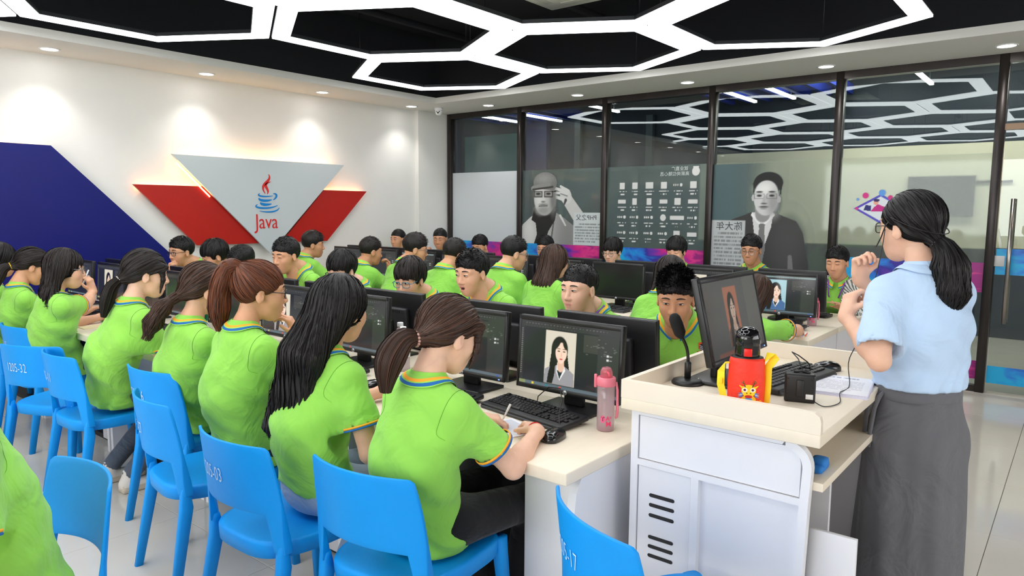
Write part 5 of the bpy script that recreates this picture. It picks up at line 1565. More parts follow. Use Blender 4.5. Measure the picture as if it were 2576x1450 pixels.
# ------------------------------------------------------------------ monitors
M_MON = mat('monitor_black', srgb(24, 24, 27), 0.38, noise=0.03, nscale=30); M_MONBACK = mat('monitor_back', srgb(34, 34, 38), 0.5, bump=0.05, bscale=300)
M_SCREEN = attr_mat('screen_glow', 0.12, 0.4, 1.0, 0.012)
M_SCROFF = mat('screen_off', srgb(30, 31, 34), 0.16)
M_LEDB = mat('blue_led', (0.1, 0.2, 1), 0.4, emit=(0.1, 0.2, 1.0), estr=4)
M_HP = mat('badge_silver', srgb(190, 194, 198), 0.3, metal=0.4)
SW, SH = 0.470, 0.264
def paint_lady(X, Y, img, x0, y0, w, h, bg, coat, tone=1.0):
    k = lambda c: np.array(srgb(*c)) * tone
    A, B = (X - x0) / w, (Y - y0) / h
    m = boxm(A, B, 0, 1, 0, 1, 0.004); inside = m > 0.5
    im = img.copy()
    im = mixc(im, k(bg), m)
    put = lambda mm, c: mixc(im, k(c), np.clip(mm, 0, 1) * m)
    im = put(ell(A, B, 0.48, 0.66, 0.27, 0.25, 0.06), (24, 22, 24)); im = put(polym(A, B, [(0.22, 0.64), (0.16, 0.30), (0.06, 0.02), (0.42, 0.02), (0.42, 0.5)]), (24, 22, 24))
    im = put(polym(A, B, [(0.72, 0.66), (0.78, 0.44), (0.82, 0.30), (0.66, 0.28), (0.6, 0.5)]), (24, 22, 24))
    im = put(polym(A, B, [(0.02, 0.26), (0.14, 0.31), (0.32, 0.35), (0.66, 0.36), (0.86, 0.29), (0.97, 0.24), (0.99, 0.0), (0.0, 0.0)]), coat)
    im = put(polym(A, B, [(0.40, 0.36), (0.66, 0.36), (0.70, 0.28), (0.52, 0.08), (0.40, 0.24)]), (232, 232, 230)); im = put(polym(A, B, [(0.42, 0.27), (0.62, 0.27), (0.56, 0.18), (0.52, 0.10), (0.47, 0.18)]), (28, 44, 48))
    im = put(polym(A, B, [(0.20, 0.36), (0.36, 0.36), (0.34, 0.16), (0.28, 0.0), (0.10, 0.0), (0.14, 0.2)]), (24, 22, 24))
    im = put(segm(A, B, (0.54, 0.45), (0.54, 0.35), 0.10, 0.11, 0.1), (226, 186, 160)); im = put(ell(A, B, 0.535, 0.61, 0.185, 0.185, 0.05), (240, 208, 186)); im = put(ell(A, B, 0.535, 0.53, 0.13, 0.13, 0.1), (240, 208, 186))
    im = put(ell(A, B, 0.40, 0.755, 0.16, 0.055, 0.2, 0.75), (24, 22, 24)); im = put(ell(A, B, 0.655, 0.745, 0.10, 0.05, 0.2, -0.8), (24, 22, 24))
    for c in (0.455, 0.63): im = put(ell(A, B, c, 0.63, 0.042, 0.012, 0.3), (50, 34, 30)); im = put(ell(A, B, c, 0.675, 0.055, 0.008, 0.4), (90, 62, 50))
    im = put(segm(A, B, (0.545, 0.60), (0.545, 0.54), 0.012, 0.022, 0.7), (226, 182, 156)); im = put(ell(A, B, 0.54, 0.485, 0.055, 0.013, 0.3), (200, 62, 66))
    return im
def paint_editor(portrait=True, cool=False):
    def f(X, Y):
        img = np.zeros(X.shape + (3,)) + np.array(srgb(30, 33, 38))
        def put(x0, x1, y0, y1, c): 
            nonlocal img
            img = mixc(img, srgb(*c), boxm(X, Y, x0 * SW, x1 * SW, y0 * SH, y1 * SH, 0.0008))
        put(0, 1, 0.90, 1.0, (50, 52, 52)); put(0, 0.035, 0.06, 0.9, (48, 50, 50)); put(0.80, 1.0, 0.06, 0.9, (50, 52, 52)); put(0.66, 0.80, 0.62, 0.88, (58, 58, 56))
        if cool: put(0, 1, 0.93, 0.97, (128, 150, 150))
        put(0, 1, 0, 0.055, (88, 104, 112)); put(0, 0.07, 0, 0.055, (130, 140, 90))
        r = np.random.RandomState(4)
        for k in range(26): put(0.05 + k * 0.033, 0.05 + k * 0.033 + 0.006 + 0.012 * r.rand(), 0.948, 0.962, (100, 100, 97))
        for k in range(18): put(0.05 + k * 0.03, 0.056 + k * 0.03, 0.912, 0.922, (88, 88, 85))
        for k in range(22): put(0.012, 0.022, 0.85 - k * 0.033, 0.865 - k * 0.033, (130, 130, 128))
        for k in range(20): x = 0.67 + 0.31 * r.rand(); y = 0.56 + 0.30 * r.rand(); put(x, x + 0.008 + 0.02 * r.rand(), y, y + 0.008, (112, 112, 108))
        for y in (0.60, 0.54): put(0.885, 0.905, y, y + 0.03, (220, 220, 218)); put(0.91, 0.935, y + 0.008, y + 0.02, (170, 170, 168))
        for x, c in ((0.14, (230, 200, 60)), (0.29, (40, 120, 130)), (0.43, (215, 70, 50)), (0.93, (60, 90, 170))): put(x, x + 0.022, 0.01, 0.045, c)
        if portrait: img = paint_lady(X, Y, img, 0.27 * SW, 0.07 * SH, 0.315 * SW, 0.81 * SH, (214, 206, 188) if not cool else (160, 196, 204), (150, 148, 152) if not cool else (70, 104, 150))
        return img * 0.85
    return f
def screen_mesh(func, nx=150, ny=84):
    o = painted('screen', (0.0175, -SW / 2, -SH / 2), (0, 1, 0), (0, 0, 1), SW, SH, nx, ny, func, M_SCREEN); me = o.data; bpy.data.objects.remove(o); return me
SCR = {'photo': screen_mesh(paint_editor(True), 230, 130), 'blank': screen_mesh(paint_editor(False)), 'cool': screen_mesh(paint_editor(True, True))}
_o = MB().box((0.0165, -SW / 2, -SH / 2), (0.0175, SW / 2, SH / 2)).build('screen', M_SCROFF); SCR['off'] = _o.data; bpy.data.objects.remove(_o)
def make_monitor():
    """screen looks along +x, foot centre at the origin"""
    root = empty('computer_monitor')
    b = MB(); b.rbox((-0.012, -0.248, -0.150), (0.015, 0.248, 0.152), 0.006)
    hb = b.build('housing', M_MON, root)
    f = MB()
    for lo, hi in (((0.013, -0.248, -0.150), (0.0195, 0.248, -SH / 2 + 0.002)), ((0.013, -0.248, SH / 2 - 0.001), (0.0195, 0.248, 0.152)), ((0.013, -0.248, -0.15), (0.0195, -SW / 2 + 0.0005, 0.152)), ((0.013, SW / 2 - 0.0005, -0.15), (0.0195, 0.248, 0.152))): f.rbox(lo, hi, 0.002, seg=1)
    f.build('bezel', M_MON, root)
    k = MB(); k.rbox((-0.045, -0.145, -0.118), (-0.010, 0.145, 0.070), 0.012); bx = k.build('back_cover', M_MONBACK, root)
    v = MB()
    for q in range(14): v.box((-0.0462, -0.10 + q * 0.0148, 0.045), (-0.0448, -0.093 + q * 0.0148, 0.058))
    v.build('vent_slots', M_BLACKPL, bx)
    bd = MB().lathe([(0.0095, 0.0), (0.0095, 0.0012), (0.0002, 0.0016)], 20).build('badge', M_HP, root)
    bd.matrix_basis = Matrix.Translation((0.0195, 0, -0.1405)) @ Matrix.Rotation(PI / 2, 4, 'Y')
    t = text_mesh('badge_lettering', 'hp', 0.015, M_BLACKPL, bd, frame_mtx((0, 0, 0.0017), (0, 1, 0), (-1, 0, 0)), 0.0002, 0.9, shear=0.25)
    MB().rbox((0.0185, 0.214, -0.143), (0.0205, 0.222, -0.1395), 0.0006, seg=1).build('power_light', M_LEDB, root)
    for p in list(root.children): p.matrix_basis = Matrix.Translation((0, 0, 0.217)) @ Matrix.Rotation(math.radians(-4), 4, 'Y') @ p.matrix_basis
    MB().rbox((-0.055, -0.045, 0.012), (-0.030, 0.045, 0.20), 0.006).build('stand_neck', M_MON, root)
    MB().rbox((-0.115, -0.13, 0.0), (0.065, 0.13, 0.014), 0.007).build('stand_foot', M_MON, root)
    return root
mon0 = make_monitor(); _mon_used = [False]
def place_monitor(x, y, deg, kind, label, group=None, z=0.75, tilt=0.0):
    o = copy_tree(mon0) if _mon_used[0] else mon0
    _mon_used[0] = True
    for ch in list(o.children):
        if ch.name.split('.')[0] == 'screen': bpy.data.objects.remove(ch)
    o.location = (x, y, z); o.rotation_euler = (0, 0, math.radians(deg))
    if kind: s = bpy.data.objects.new('screen', SCR[kind])
    else:
        s = bpy.data.objects.new('screen', SCR['off'])
    link(s, o); s.matrix_basis = Matrix.Translation((0, 0, 0.217)) @ Matrix.Rotation(math.radians(-4), 4, 'Y')
    tag(o, label, 'monitor', group)
    return o
gA, gB, gC, gD = "monitors on the numbered chairs' side", 'monitors on the microphone side', 'monitors of the rear block facing away from the glass', 'monitors of the rear block facing the glass'
owner = OWN_A
for k, (ye, kind) in enumerate(((1.32, 'photo'), (1.88, 'blank'), (2.64, 'blank'), (3.25, 'photo'), (3.86, 'blank'), (4.45, 'blank'), (5.03, 'blank'), (5.60, 'photo'), (6.20, 'blank'))):
    place_monitor(2.285 + 0.02, ye + 0.247, 180, kind, 'black monitor showing %s before %s' % ('a portrait' if kind == 'photo' else 'a dark editor', owner[k]), gA)
ownb = OWN_B
for k, ye in enumerate((1.34, 1.93, 2.71, 3.26, 3.86, 4.46, 5.02, 5.60, 6.22)):
    o = place_monitor(2.60 + 0.015, ye + 0.247, 0, 'blank', 'back of the black monitor of %s' % ownb[k], gB)
    for ch in o.children:
        if ch.name.split('.')[0] not in ('stand_neck', 'stand_foot'): ch.matrix_basis = Matrix.Translation((0, 0, -0.016)) @ ch.matrix_basis
    if k in (0, 4): MB().rbox((-0.0190, 0.165, 0.312), (-0.0150, 0.210, 0.338), 0.0004, seg=1).build('asset_sticker', mat('sticker_blue', srgb(170, 205, 235), 0.5), o)
ownc = OWN_C
for k, (ye, kind) in enumerate(((1.42, 'cool'), (2.02, 'photo'), (2.76, None), (3.36, 'blank'), (3.95, 'blank'), (4.55, 'blank'), (5.15, 'cool'), (5.72, 'blank'), (6.3, 'blank'))):
    place_monitor(5.10 + 0.02, ye + 0.247, 180, kind, 'black monitor %s before %s' % ({'cool': 'showing a bluish portrait', 'photo': 'showing a pale portrait', None: 'switched off', 'blank': 'with a dark screen'}[kind], ownc[k]), gC)
ownd = OWN_D
for k, ye in enumerate((1.45, 2.04, 2.72, 3.36, 4.0, 4.62, 5.25, 5.85, 6.45)):
    place_monitor(5.42 + 0.015, ye + 0.247, 0, 'blank', 'back of the black monitor of %s' % ownd[k], gD)

# ------------------------------------------------------------------ keyboards and mice
M_KEY = mat('key_black', srgb(18, 18, 20), 0.35); M_KBD = mat('keyboard_black', srgb(26, 26, 29), 0.45)
key_me = {}
def key_mesh(w):
    k = round(w, 4)
    if k not in key_me:
        b = MB(); a, c = 0.0079, w / 2 - 0.0011
        b.loft([[(-a, -c, 0), (a, -c, 0), (a, c, 0), (-a, c, 0)], [(-a * 0.96, -c * 0.97, 0.004), (a * 0.96, -c * 0.97, 0.004), (a * 0.96, c * 0.97, 0.004), (-a * 0.96, c * 0.97, 0.004)], [(-a * 0.74, -c + 0.0021, 0.0065), (a * 0.74, -c + 0.0021, 0.0065), (a * 0.74, c - 0.0021, 0.0065), (-a * 0.74, c - 0.0021, 0.0065)]], smooth=False)
        o = b.build('key', M_KEY); key_me[k] = o.data; bpy.data.objects.remove(o)
    return key_me[k]
def key_layout():
    u = 0.0188; out = []
    rows = [(0.058, [(1, 0)] + [(1, 2 + i) for i in range(4)] + [(1, 6.5 + i) for i in range(4)] + [(1, 11 + i) for i in range(4)] + [(1, 15.25 + i) for i in range(3)]),
            (0.034, [(1, i) for i in range(13)] + [(2, 13)] + [(1, 15.25 + i) for i in range(3)] + [(1, 18.5 + i) for i in range(4)]),
            (0.0155, [(1.5, 0)] + [(1, 1.5 + i) for i in range(12)] + [(1.5, 13.5)] + [(1, 15.25 + i) for i in range(3)] + [(1, 18.5 + i) for i in range(4)]),
            (-0.003, [(1.75, 0)] + [(1, 1.75 + i) for i in range(11)] + [(2.25, 12.75)] + [(1, 18.5 + i) for i in range(3)]),
            (-0.0215, [(2.25, 0)] + [(1, 2.25 + i) for i in range(10)] + [(2.75, 12.25)] + [(1, 16.25)] + [(1, 18.5 + i) for i in range(4)]),
            (-0.040, [(1.25, 0), (1.25, 1.25), (1.25, 2.5), (6.25, 3.75), (1.25, 10), (1.25, 11.25), (1.25, 12.5), (1.25, 13.75)] + [(1, 15.25 + i) for i in range(3)] + [(2, 18.5), (1, 20.5)])]
    for x, ks in rows:
        for w, p in ks: out.append((x, 0.2115 - (p + w / 2) * u, w * u))
    return out
def make_keyboard(single):
    """far edge at +x, user sits at -x"""
    root = empty('keyboard')
    T = Matrix.Rotation(math.radians(-5), 4, 'Y')
    MB().rbox((-0.078, -0.226, -0.010), (0.078, 0.226, 0.010), 0.007, mtx=Matrix.Translation((0, 0, 0.018)) @ T).build('case', M_KBD, root)
    MB().rbox((-0.083, -0.222, 0.002), (-0.070, 0.222, 0.012), 0.005).build('front_lip', mat('lip_grey', srgb(58, 58, 62), 0.4), root)
    for s in (1, -1): MB().rbox((0.050, s * 0.19 - 0.015, 0.0), (0.062, s * 0.19 + 0.015, 0.016), 0.002, seg=1).build('foot', M_KBD, root)
    lay = key_layout()
    if single:
        for x, y, w in lay:
            o = bpy.data.objects.new('key', key_mesh(w)); link(o, root); o.matrix_basis = Matrix.Translation((0, 0, 0.018)) @ T @ Matrix.Translation((x, y, 0.0098))
    else:
        b = MB()
        for x, y, w in lay:
            me = key_mesh(w); M = Matrix.Translation((0, 0, 0.018)) @ T @ Matrix.Translation((x, y, 0.0098))
            b.add([M @ v.co for v in me.vertices], [tuple(p.vertices) for p in me.polygons])
        k = b.build('keys', M_KEY, root); k['kind'] = 'stuff'
    return root
kb1 = make_keyboard(True); kb1.location = (2.155, 1.635, 0.75); kb1.rotation_euler = (0, 0, math.radians(-9))
tag(kb1, 'black keyboard under the portrait monitor beside the pink bottle', 'keyboard', 'keyboards')
kbl = make_keyboard(False); _kbu = [False]
def place_kb(x, y, deg, label, z=0.75):
    o = copy_tree(kbl) if _kbu[0] else kbl
    _kbu[0] = True
    o.location = (x, y, z); o.rotation_euler = (0, 0, math.radians(deg)); tag(o, label, 'keyboard', 'keyboards')
for k, y in enumerate((2.13, 2.86, 3.50, 4.1, 4.7, 5.28, 5.85, 6.45)): place_kb(2.10, y, 0, 'black keyboard before %s' % owner[k + 1])
for k, y in enumerate((1.60, 2.17, 2.95, 3.5, 4.1, 4.7, 5.27, 5.85, 6.47)): place_kb(2.84, y, 180, 'black keyboard of %s' % ownb[k])
for k, y in enumerate((1.66, 2.26, 3.0, 3.6, 4.2, 4.8, 5.4, 5.97, 6.55)): place_kb(4.90, y, 0, 'black keyboard of %s' % ownc[k])
for k, y in enumerate((1.70, 2.29, 2.97, 3.6, 4.25, 4.87, 5.5, 6.1)): place_kb(5.68, y, 180, 'black keyboard of %s' % ownd[k])

def mouse_mesh():
    f = Field((-0.07, -0.04, -0.01), (0.07, 0.04, 0.05), 0.0035)
    f.add(ellip((0, 0, 0.006), (0.060, 0.033, 0.032))); f.add(rbox3((0, 0, 0.007), (0.035, 0.016, 0.004), 0.014), 0.015)
    f.cut(lambda x, y, z: -z + 0 * x + 0 * y)
    V, Q, L = f.mesh(); V[:, 2] = np.maximum(V[:, 2], 0)
    o = NM().add(relax(V, Q, 1), Q).build('shell', mat('mouse_black', srgb(16, 16, 18), 0.18, coat=0.3)); me = o.data; bpy.data.objects.remove(o); return me
MOUSE = mouse_mesh()
def make_mouse():
    root = empty('computer_mouse'); link(bpy.data.objects.new('shell', MOUSE), root)
    w = MB().lathe([(0.002, -0.0035), (0.009, -0.003), (0.009, 0.003), (0.002, 0.0035)], 14).build('scroll_wheel', mat('wheel_grey', srgb(60, 60, 64), 0.5), root)
    w.matrix_basis = Matrix.Translation((0.030, 0, 0.026)) @ Matrix.Rotation(PI / 2, 4, 'X')
    MB().box((0.0, -0.0006, 0.0372), (0.020, 0.0006, 0.0384)).build('button_seam', M_BLACKPL, root)
    return root
mo0 = make_mouse(); _mou = [False]
def place_mouse(x, y, deg, label, z=0.75, cable=None):
    o = copy_tree(mo0) if _mou[0] else mo0
    _mou[0] = True
    o.location = (x, y, z); o.rotation_euler = (0, 0, math.radians(deg)); tag(o, label, 'mouse', 'computer mice')
    if cable:
        R_ = Matrix.Rotation(-math.radians(deg), 4, 'Z'); c = MB()
        c.tube([(0.055, 0, 0.012)] + [R_ @ (Vector(p) - Vector((x, y, z))) for p in cable], 0.0021, 6); c.build('cable', M_BLACKPL, o)
place_mouse(1.975, 1.405, 10, 'glossy black mouse beside the hand with the red string', cable=[(2.05, 1.43, 0.757), (2.10, 1.47, 0.80), (2.16, 1.50, 0.835), (2.22, 1.55, 0.86), (2.24, 1.62, 0.85), (2.25, 1.68, 0.80), (2.27, 1.70, 0.76)])
place_mouse(2.03, 2.45, 0, 'black mouse on the desk beside the person in pale jeans', cable=[(2.12, 2.46, 0.755), (2.2, 2.52, 0.76), (2.3, 2.6, 0.76)])
place_mouse(4.93, 2.85, 0, 'small black mouse by the switched-off grey screen', cable=[(5.0, 2.8, 0.755), (5.08, 2.76, 0.755)])
place_mouse(4.93, 1.50, 0, 'black mouse on the rear desk by the pink-lidded bottle', cable=[(5.02, 1.5, 0.755), (5.1, 1.46, 0.755)])
# ------------------------------------------------------------------ lectern
lec = empty('lectern', (2.0, 0.527, 0))
M_CREAM = mat('cream_edge', srgb(238, 226, 208), 0.4, noise=0.02, nscale=4)
LW, LD, LZ0, LZ1 = 0.626, 1.01, 0.902, 0.94
MB().rbox((0, 0, LZ0), (LD, LW, LZ1), 0.003).build('top_board', M_TOP, lec)
fr = [(0.0, LZ1), (0.0, LZ1 + 0.035), (0.004, LZ1 + 0.05), (0.018, LZ1 + 0.06), (LW, LZ1 + 0.06), (LW, LZ1)]
MB().prism(fr, (0.0, 0, 0), (0, 1, 0), (0, 0, 1), (1, 0, 0), 0.02).build('rim_board', M_CREAM, lec)
MB().box((0.02, LW - 0.02, LZ1), (LD, LW, LZ1 + 0.06)).build('rim_board', M_CREAM, lec)
MB().box((LD - 0.02, 0.0, LZ1), (LD, LW - 0.02, LZ1 + 0.06)).build('rim_board', M_CREAM, lec)
# side frame seen from the pupils: posts, upper drawer panel with round shoulder, vent door, recessed panel
sf = MB(); X0 = 0.025
def arcpts(cx, cz, r, a0, a1, n=8): return [(cx + r * math.cos(a0 + (a1 - a0) * k / n), cz + r * math.sin(a0 + (a1 - a0) * k / n)) for k in range(n + 1)]
outer = [(0.60, 0.0), (0.60, LZ0), (0.10, LZ0)] + [(0.10 - 0.075 * math.sin(t), LZ0 - 0.075 + 0.075 * math.cos(t)) for t in [PI / 2 * k / 8 for k in range(1, 9)]] + [(0.03, 0.72), (0.05, 0.0)]
MB().prism(outer, (X0 + 0.03, 0, 0), (0, 1, 0), (0, 0, 1), (-1, 0, 0), 0.002).build('side_panel', M_DESKW, lec)
for pl, nm_ in ((([(0.60, 0), (0.60, LZ0), (0.575, LZ0), (0.575, 0)]), 'post'), ([(0.575, 0.735), (0.575, 0.715), (0.05, 0.715), (0.05, 0.735)], 'rail'), ([(0.575, LZ0), (0.575, LZ0 - 0.018), (0.11, LZ0 - 0.018), (0.10, LZ0)], 'rail'),
                ([(0.385, 0.715), (0.385, 0.0), (0.36, 0.0), (0.36, 0.715)], 'post')):
    MB().prism(pl, (X0 + 0.03, 0, 0), (0, 1, 0), (0, 0, 1), (-1, 0, 0), 0.026).build(nm_, M_DESKW, lec)
arc = [(0.10 - 0.075 * math.sin(t), LZ0 - 0.075 + 0.075 * math.cos(t)) for t in [PI / 2 * k / 8 for k in range(0, 9)]] + [(0.030, 0.72), (0.05, 0.0)]
arci = [(0.10 - 0.05 * math.sin(t), LZ0 - 0.075 + 0.052 * math.cos(t)) for t in [PI / 2 * k / 8 for k in range(0, 9)]] + [(0.055, 0.72), (0.075, 0.0)]
MB().prism(arc + arci[::-1], (X0 + 0.03, 0, 0), (0, 1, 0), (0, 0, 1), (-1, 0, 0), 0.030).build('curved_post', M_DESKW, lec)
MB().prism([(0.572, 0.738), (0.572, LZ0 - 0.021), (0.105, LZ0 - 0.021)] + [(0.10 - 0.043 * math.sin(t), LZ0 - 0.07 + 0.046 * math.cos(t)) for t in [PI / 2 * k / 6 for k in range(1, 7)]] + [(0.058, 0.738)], (X0 + 0.03, 0, 0), (0, 1, 0), (0, 0, 1), (-1, 0, 0), 0.020).build('drawer_panel', M_DESKW, lec)
vd = MB().prism([(0.572, 0.0), (0.572, 0.712), (0.388, 0.712), (0.388, 0.0)], (X0 + 0.03, 0, 0), (0, 1, 0), (0, 0, 1), (-1, 0, 0), 0.020).build('vent_door', M_DESKW, lec)
sl0 = None
for zc in (0.62, 0.587, 0.552, 0.477, 0.445, 0.413):
    b = MB()
    pl = arcpts(0.525, 0, 0.0062, -PI / 2, PI / 2) + arcpts(0.447, 0, 0.0062, PI / 2, 3 * PI / 2)
    if sl0 is None: sl0 = b.prism(pl, (X0 + 0.0112, 0, 0), (0, 1, 0), (0, 0, 1), (-1, 0, 0), 0.002).build('vent_slot', M_BLACKPL, vd); s_ = sl0
    else: s_ = sl0.copy(); COL.objects.link(s_)
    s_.location = (0, 0, zc)
# far side, shelves and the opened door behind
MB().box((LD - 0.06, 0.03, 0.0), (LD - 0.03, LW - 0.02, LZ0)).build('side_panel', M_DESKW, lec)
MB().box((X0 + 0.03, LW - 0.05, 0.0), (LD - 0.06, LW - 0.03, LZ0)).build('front_panel', M_DESKW, lec)
MB().rbox((X0 + 0.03, 0.0, 0.76), (LD - 0.06, LW - 0.05, 0.785), 0.002).build('keyboard_shelf', M_TOP, lec)
MB().box((0.33, 0.05, 0.0), (0.35, LW - 0.05, 0.755)).build('divider_panel', M_DESKW, lec)
MB().rbox((0.090, -0.088, 0.02), (0.106, 0.045, 0.632), 0.002).build('open_door', M_DESKW, lec)
MB().rbox((0.10, 0.03, 0.56), (0.13, 0.05, 0.60), 0.003).build('door_hinge', M_STEEL, lec)
tag(lec, 'white lectern with a cream rimmed top and black vent slots', 'lectern')
clo = MB()
clo.rbox((-0.04, -0.02, 0), (0.05, 0.03, 0.022), 0.009); clo.rbox((-0.02, -0.024, 0.012), (0.03, 0.02, 0.040), 0.012); c_ = clo.build('cleaning_cloth', mat('blue_cloth', srgb(50, 130, 210), 0.9), None); c_.location = (2.16, 0.57, 0.786)
tag(c_, 'crumpled blue cloth on the lectern shelf', 'cloth')

LTZ = LZ1
# microphone
mic = empty('desk_microphone', (2.316, 1.067, LTZ))
MB().lathe([(0.055, 0), (0.056, 0.006), (0.050, 0.014), (0.03, 0.018), (0.014, 0.020)], 28).build('base', M_BLACKPL, mic)
MB().lathe([(0.0115, 0.018), (0.0115, 0.075), (0.008, 0.080)], 16).build('stem', M_BLACKPL, mic)
gp = bez((0, 0.078), (0.0, 0.12), (-0.015, 0.145), (-0.040, 0.175), 10)
MB().tube([(a, -0.25 * a, c) for a, c in gp], 0.0055, 10).build('gooseneck', M_BLACKPL, mic)
d_ = unit(V3(-0.47, 0.12, 0.87)); p0 = V3(-0.038, 0.010, 0.170)
MB().tube([p0 + d_ * t for t in (0, 0.008, 0.02, 0.06, 0.082, 0.094, 0.099)], [0.009, 0.015, 0.0205, 0.0215, 0.020, 0.014, 0.004], 18).build('foam_windscreen', mat('foam_black', srgb(24, 24, 26), 0.95, bump=0.4, bscale=500), mic)
MB().tube([(0.05, -0.01, 0.008), (0.10, -0.03, 0.004), (0.16, -0.035, 0.006), (0.20, 0.0, 0.006)], 0.0022, 6).build('cable', M_BLACKPL, mic)
MB().lathe([(0.001, 0.022), (0.004, 0.021), (0.004, 0.017)], 10, c=(0.028, -0.03, -0.003)).build('switch', M_STEEL, mic)
tag(mic, 'black gooseneck desk microphone with foam head on the lectern', 'microphone')
# lectern monitor, keyboard, mouse
lm = place_monitor(2.455, 0.97, -90, 'photo', 'tilted black monitor on the lectern showing a dim portrait', None, LTZ)
for ch in lm.children:
    if ch.name.split('.')[0] not in ('stand_neck', 'stand_foot'): ch.matrix_basis = Matrix.Translation((-0.005, 0, 0.02)) @ Matrix.Translation((0, 0, 0.22)) @ Matrix.Rotation(math.radians(-9), 4, 'Y') @ Matrix.Translation((0, 0, -0.22)) @ ch.matrix_basis
M_DIM = attr_mat('screen_dim', 0.16, 0.3, 0.55, 0.012)
def dimmed(X, Y):
    im = paint_editor(False)(X, Y); im = np.zeros_like(im) + np.array(srgb(78, 78, 78)); im = mixc(im, srgb(88, 87, 85), boxm(X, Y, 0.74 * SW, SW, 0, SH, 0.001)); im = mixc(im, srgb(150, 84, 62), boxm(X, Y, 0.1 * SW, 0.9 * SW, 0.0, 0.06 * SH, 0.002) * 0.5)
    return paint_lady(X, Y, im, 0.34 * SW, 0.10 * SH, 0.25 * SW, 0.80 * SH, (206, 128, 100), (120, 84, 74), 0.60)
for ch in lm.children:
    if ch.name.split('.')[0] == 'screen':
        me = screen_mesh(dimmed); me.materials.clear(); me.materials.append(M_DIM); ch.data = me
kb2 = make_keyboard(True); kb2.location = (2.58, 0.80, LTZ); kb2.rotation_euler = (0, 0, math.radians(82)); tag(kb2, 'black keyboard on the lectern beneath its monitor', 'keyboard', 'keyboards')
place_mouse(2.86, 0.745, 150, 'large black mouse on the lectern top', LTZ)
# bottle in a red embroidered bag
bag = empty('water_bottle_in_bag', (2.165, 0.80, LTZ), math.radians(-157)); bag.scale = (1.0, 1.13, 1.04)
M_REDBAG = mat('red_nylon', srgb(236, 50, 26), 0.55, bump=0.25, bscale=60); M_YEL = mat('yellow_strap', srgb(250, 218, 36), 0.6); M_GLOSS = mat('gloss_black', srgb(14, 14, 16), 0.08, coat=0.5)
def oval(rx, ry, z, n=28): return [(rx * math.cos(2 * PI * k / n), ry * math.sin(2 * PI * k / n), z) for k in range(n)]
MB().loft([oval(0.036, 0.044, 0), oval(0.040, 0.049, 0.01), oval(0.040, 0.050, 0.08), oval(0.038, 0.047, 0.14), oval(0.036, 0.044, 0.150), oval(0.033, 0.041, 0.150)]).build('bag', M_REDBAG, bag)
MB().loft([oval(0.034, 0.042, 0.145), oval(0.035, 0.043, 0.153), oval(0.03, 0.037, 0.155)]).build('bag_opening', M_BLACKPL, bag)
MB().lathe([(0.032, 0.145), (0.034, 0.165), (0.033, 0.185), (0.0325, 0.19), (0.034, 0.192), (0.034, 0.212), (0.028, 0.232), (0.015, 0.242), (0.001, 0.244)], 28).build('lid', M_GLOSS, bag)
MB().rbox((0.030, -0.011, 0.158), (0.040, 0.011, 0.182), 0.003).build('red_button', mat('red_button', srgb(224, 30, 24), 0.3), bag)
MB().rbox((0.031, -0.013, 0.182), (0.0385, 0.013, 0.218), 0.003).build('latch', M_GLOSS, bag)
def strap(pts, wd, th=0.0016):
    b = MB(); r = []
    for (x, y, z, nx, ny) in pts: r.append([(x - nx * wd / 2, y - ny * wd / 2, z), (x + nx * wd / 2, y + ny * wd / 2, z), (x + nx * wd / 2 + th, y + ny * wd / 2, z + th), (x - nx * wd / 2 + th, y - ny * wd / 2, z + th)])
    b.loft(r, smooth=False); return b
strap([(0.0, -0.046, 0.13, 1, 0), (0.0, -0.058, 0.128, 1, 0), (0.0, -0.068, 0.10, 0.6, 0.8), (0.002, -0.068, 0.06, 0.5, 0.85), (0.004, -0.058, 0.02, 0.6, 0.8), (0.004, -0.050, 0.004, 0.6, 0.8)], 0.024).build('strap', M_YEL, bag)
strap([(0.0, 0.046, 0.14, 1, 0), (0.0, 0.062, 0.165, 0.6, 0.8), (0.0, 0.072, 0.150, 0.5, 0.85), (0.0, 0.055, 0.12, 0.6, 0.8), (0.002, 0.055, 0.06, 0.6, 0.8), (0.004, 0.052, 0.01, 0.6, 0.8)], 0.026).build('strap', M_YEL, bag)
MB().rbox((-0.014, -0.075, 0.066), (0.017, -0.063, 0.084), 0.003).build('strap_buckle', M_YEL, bag)
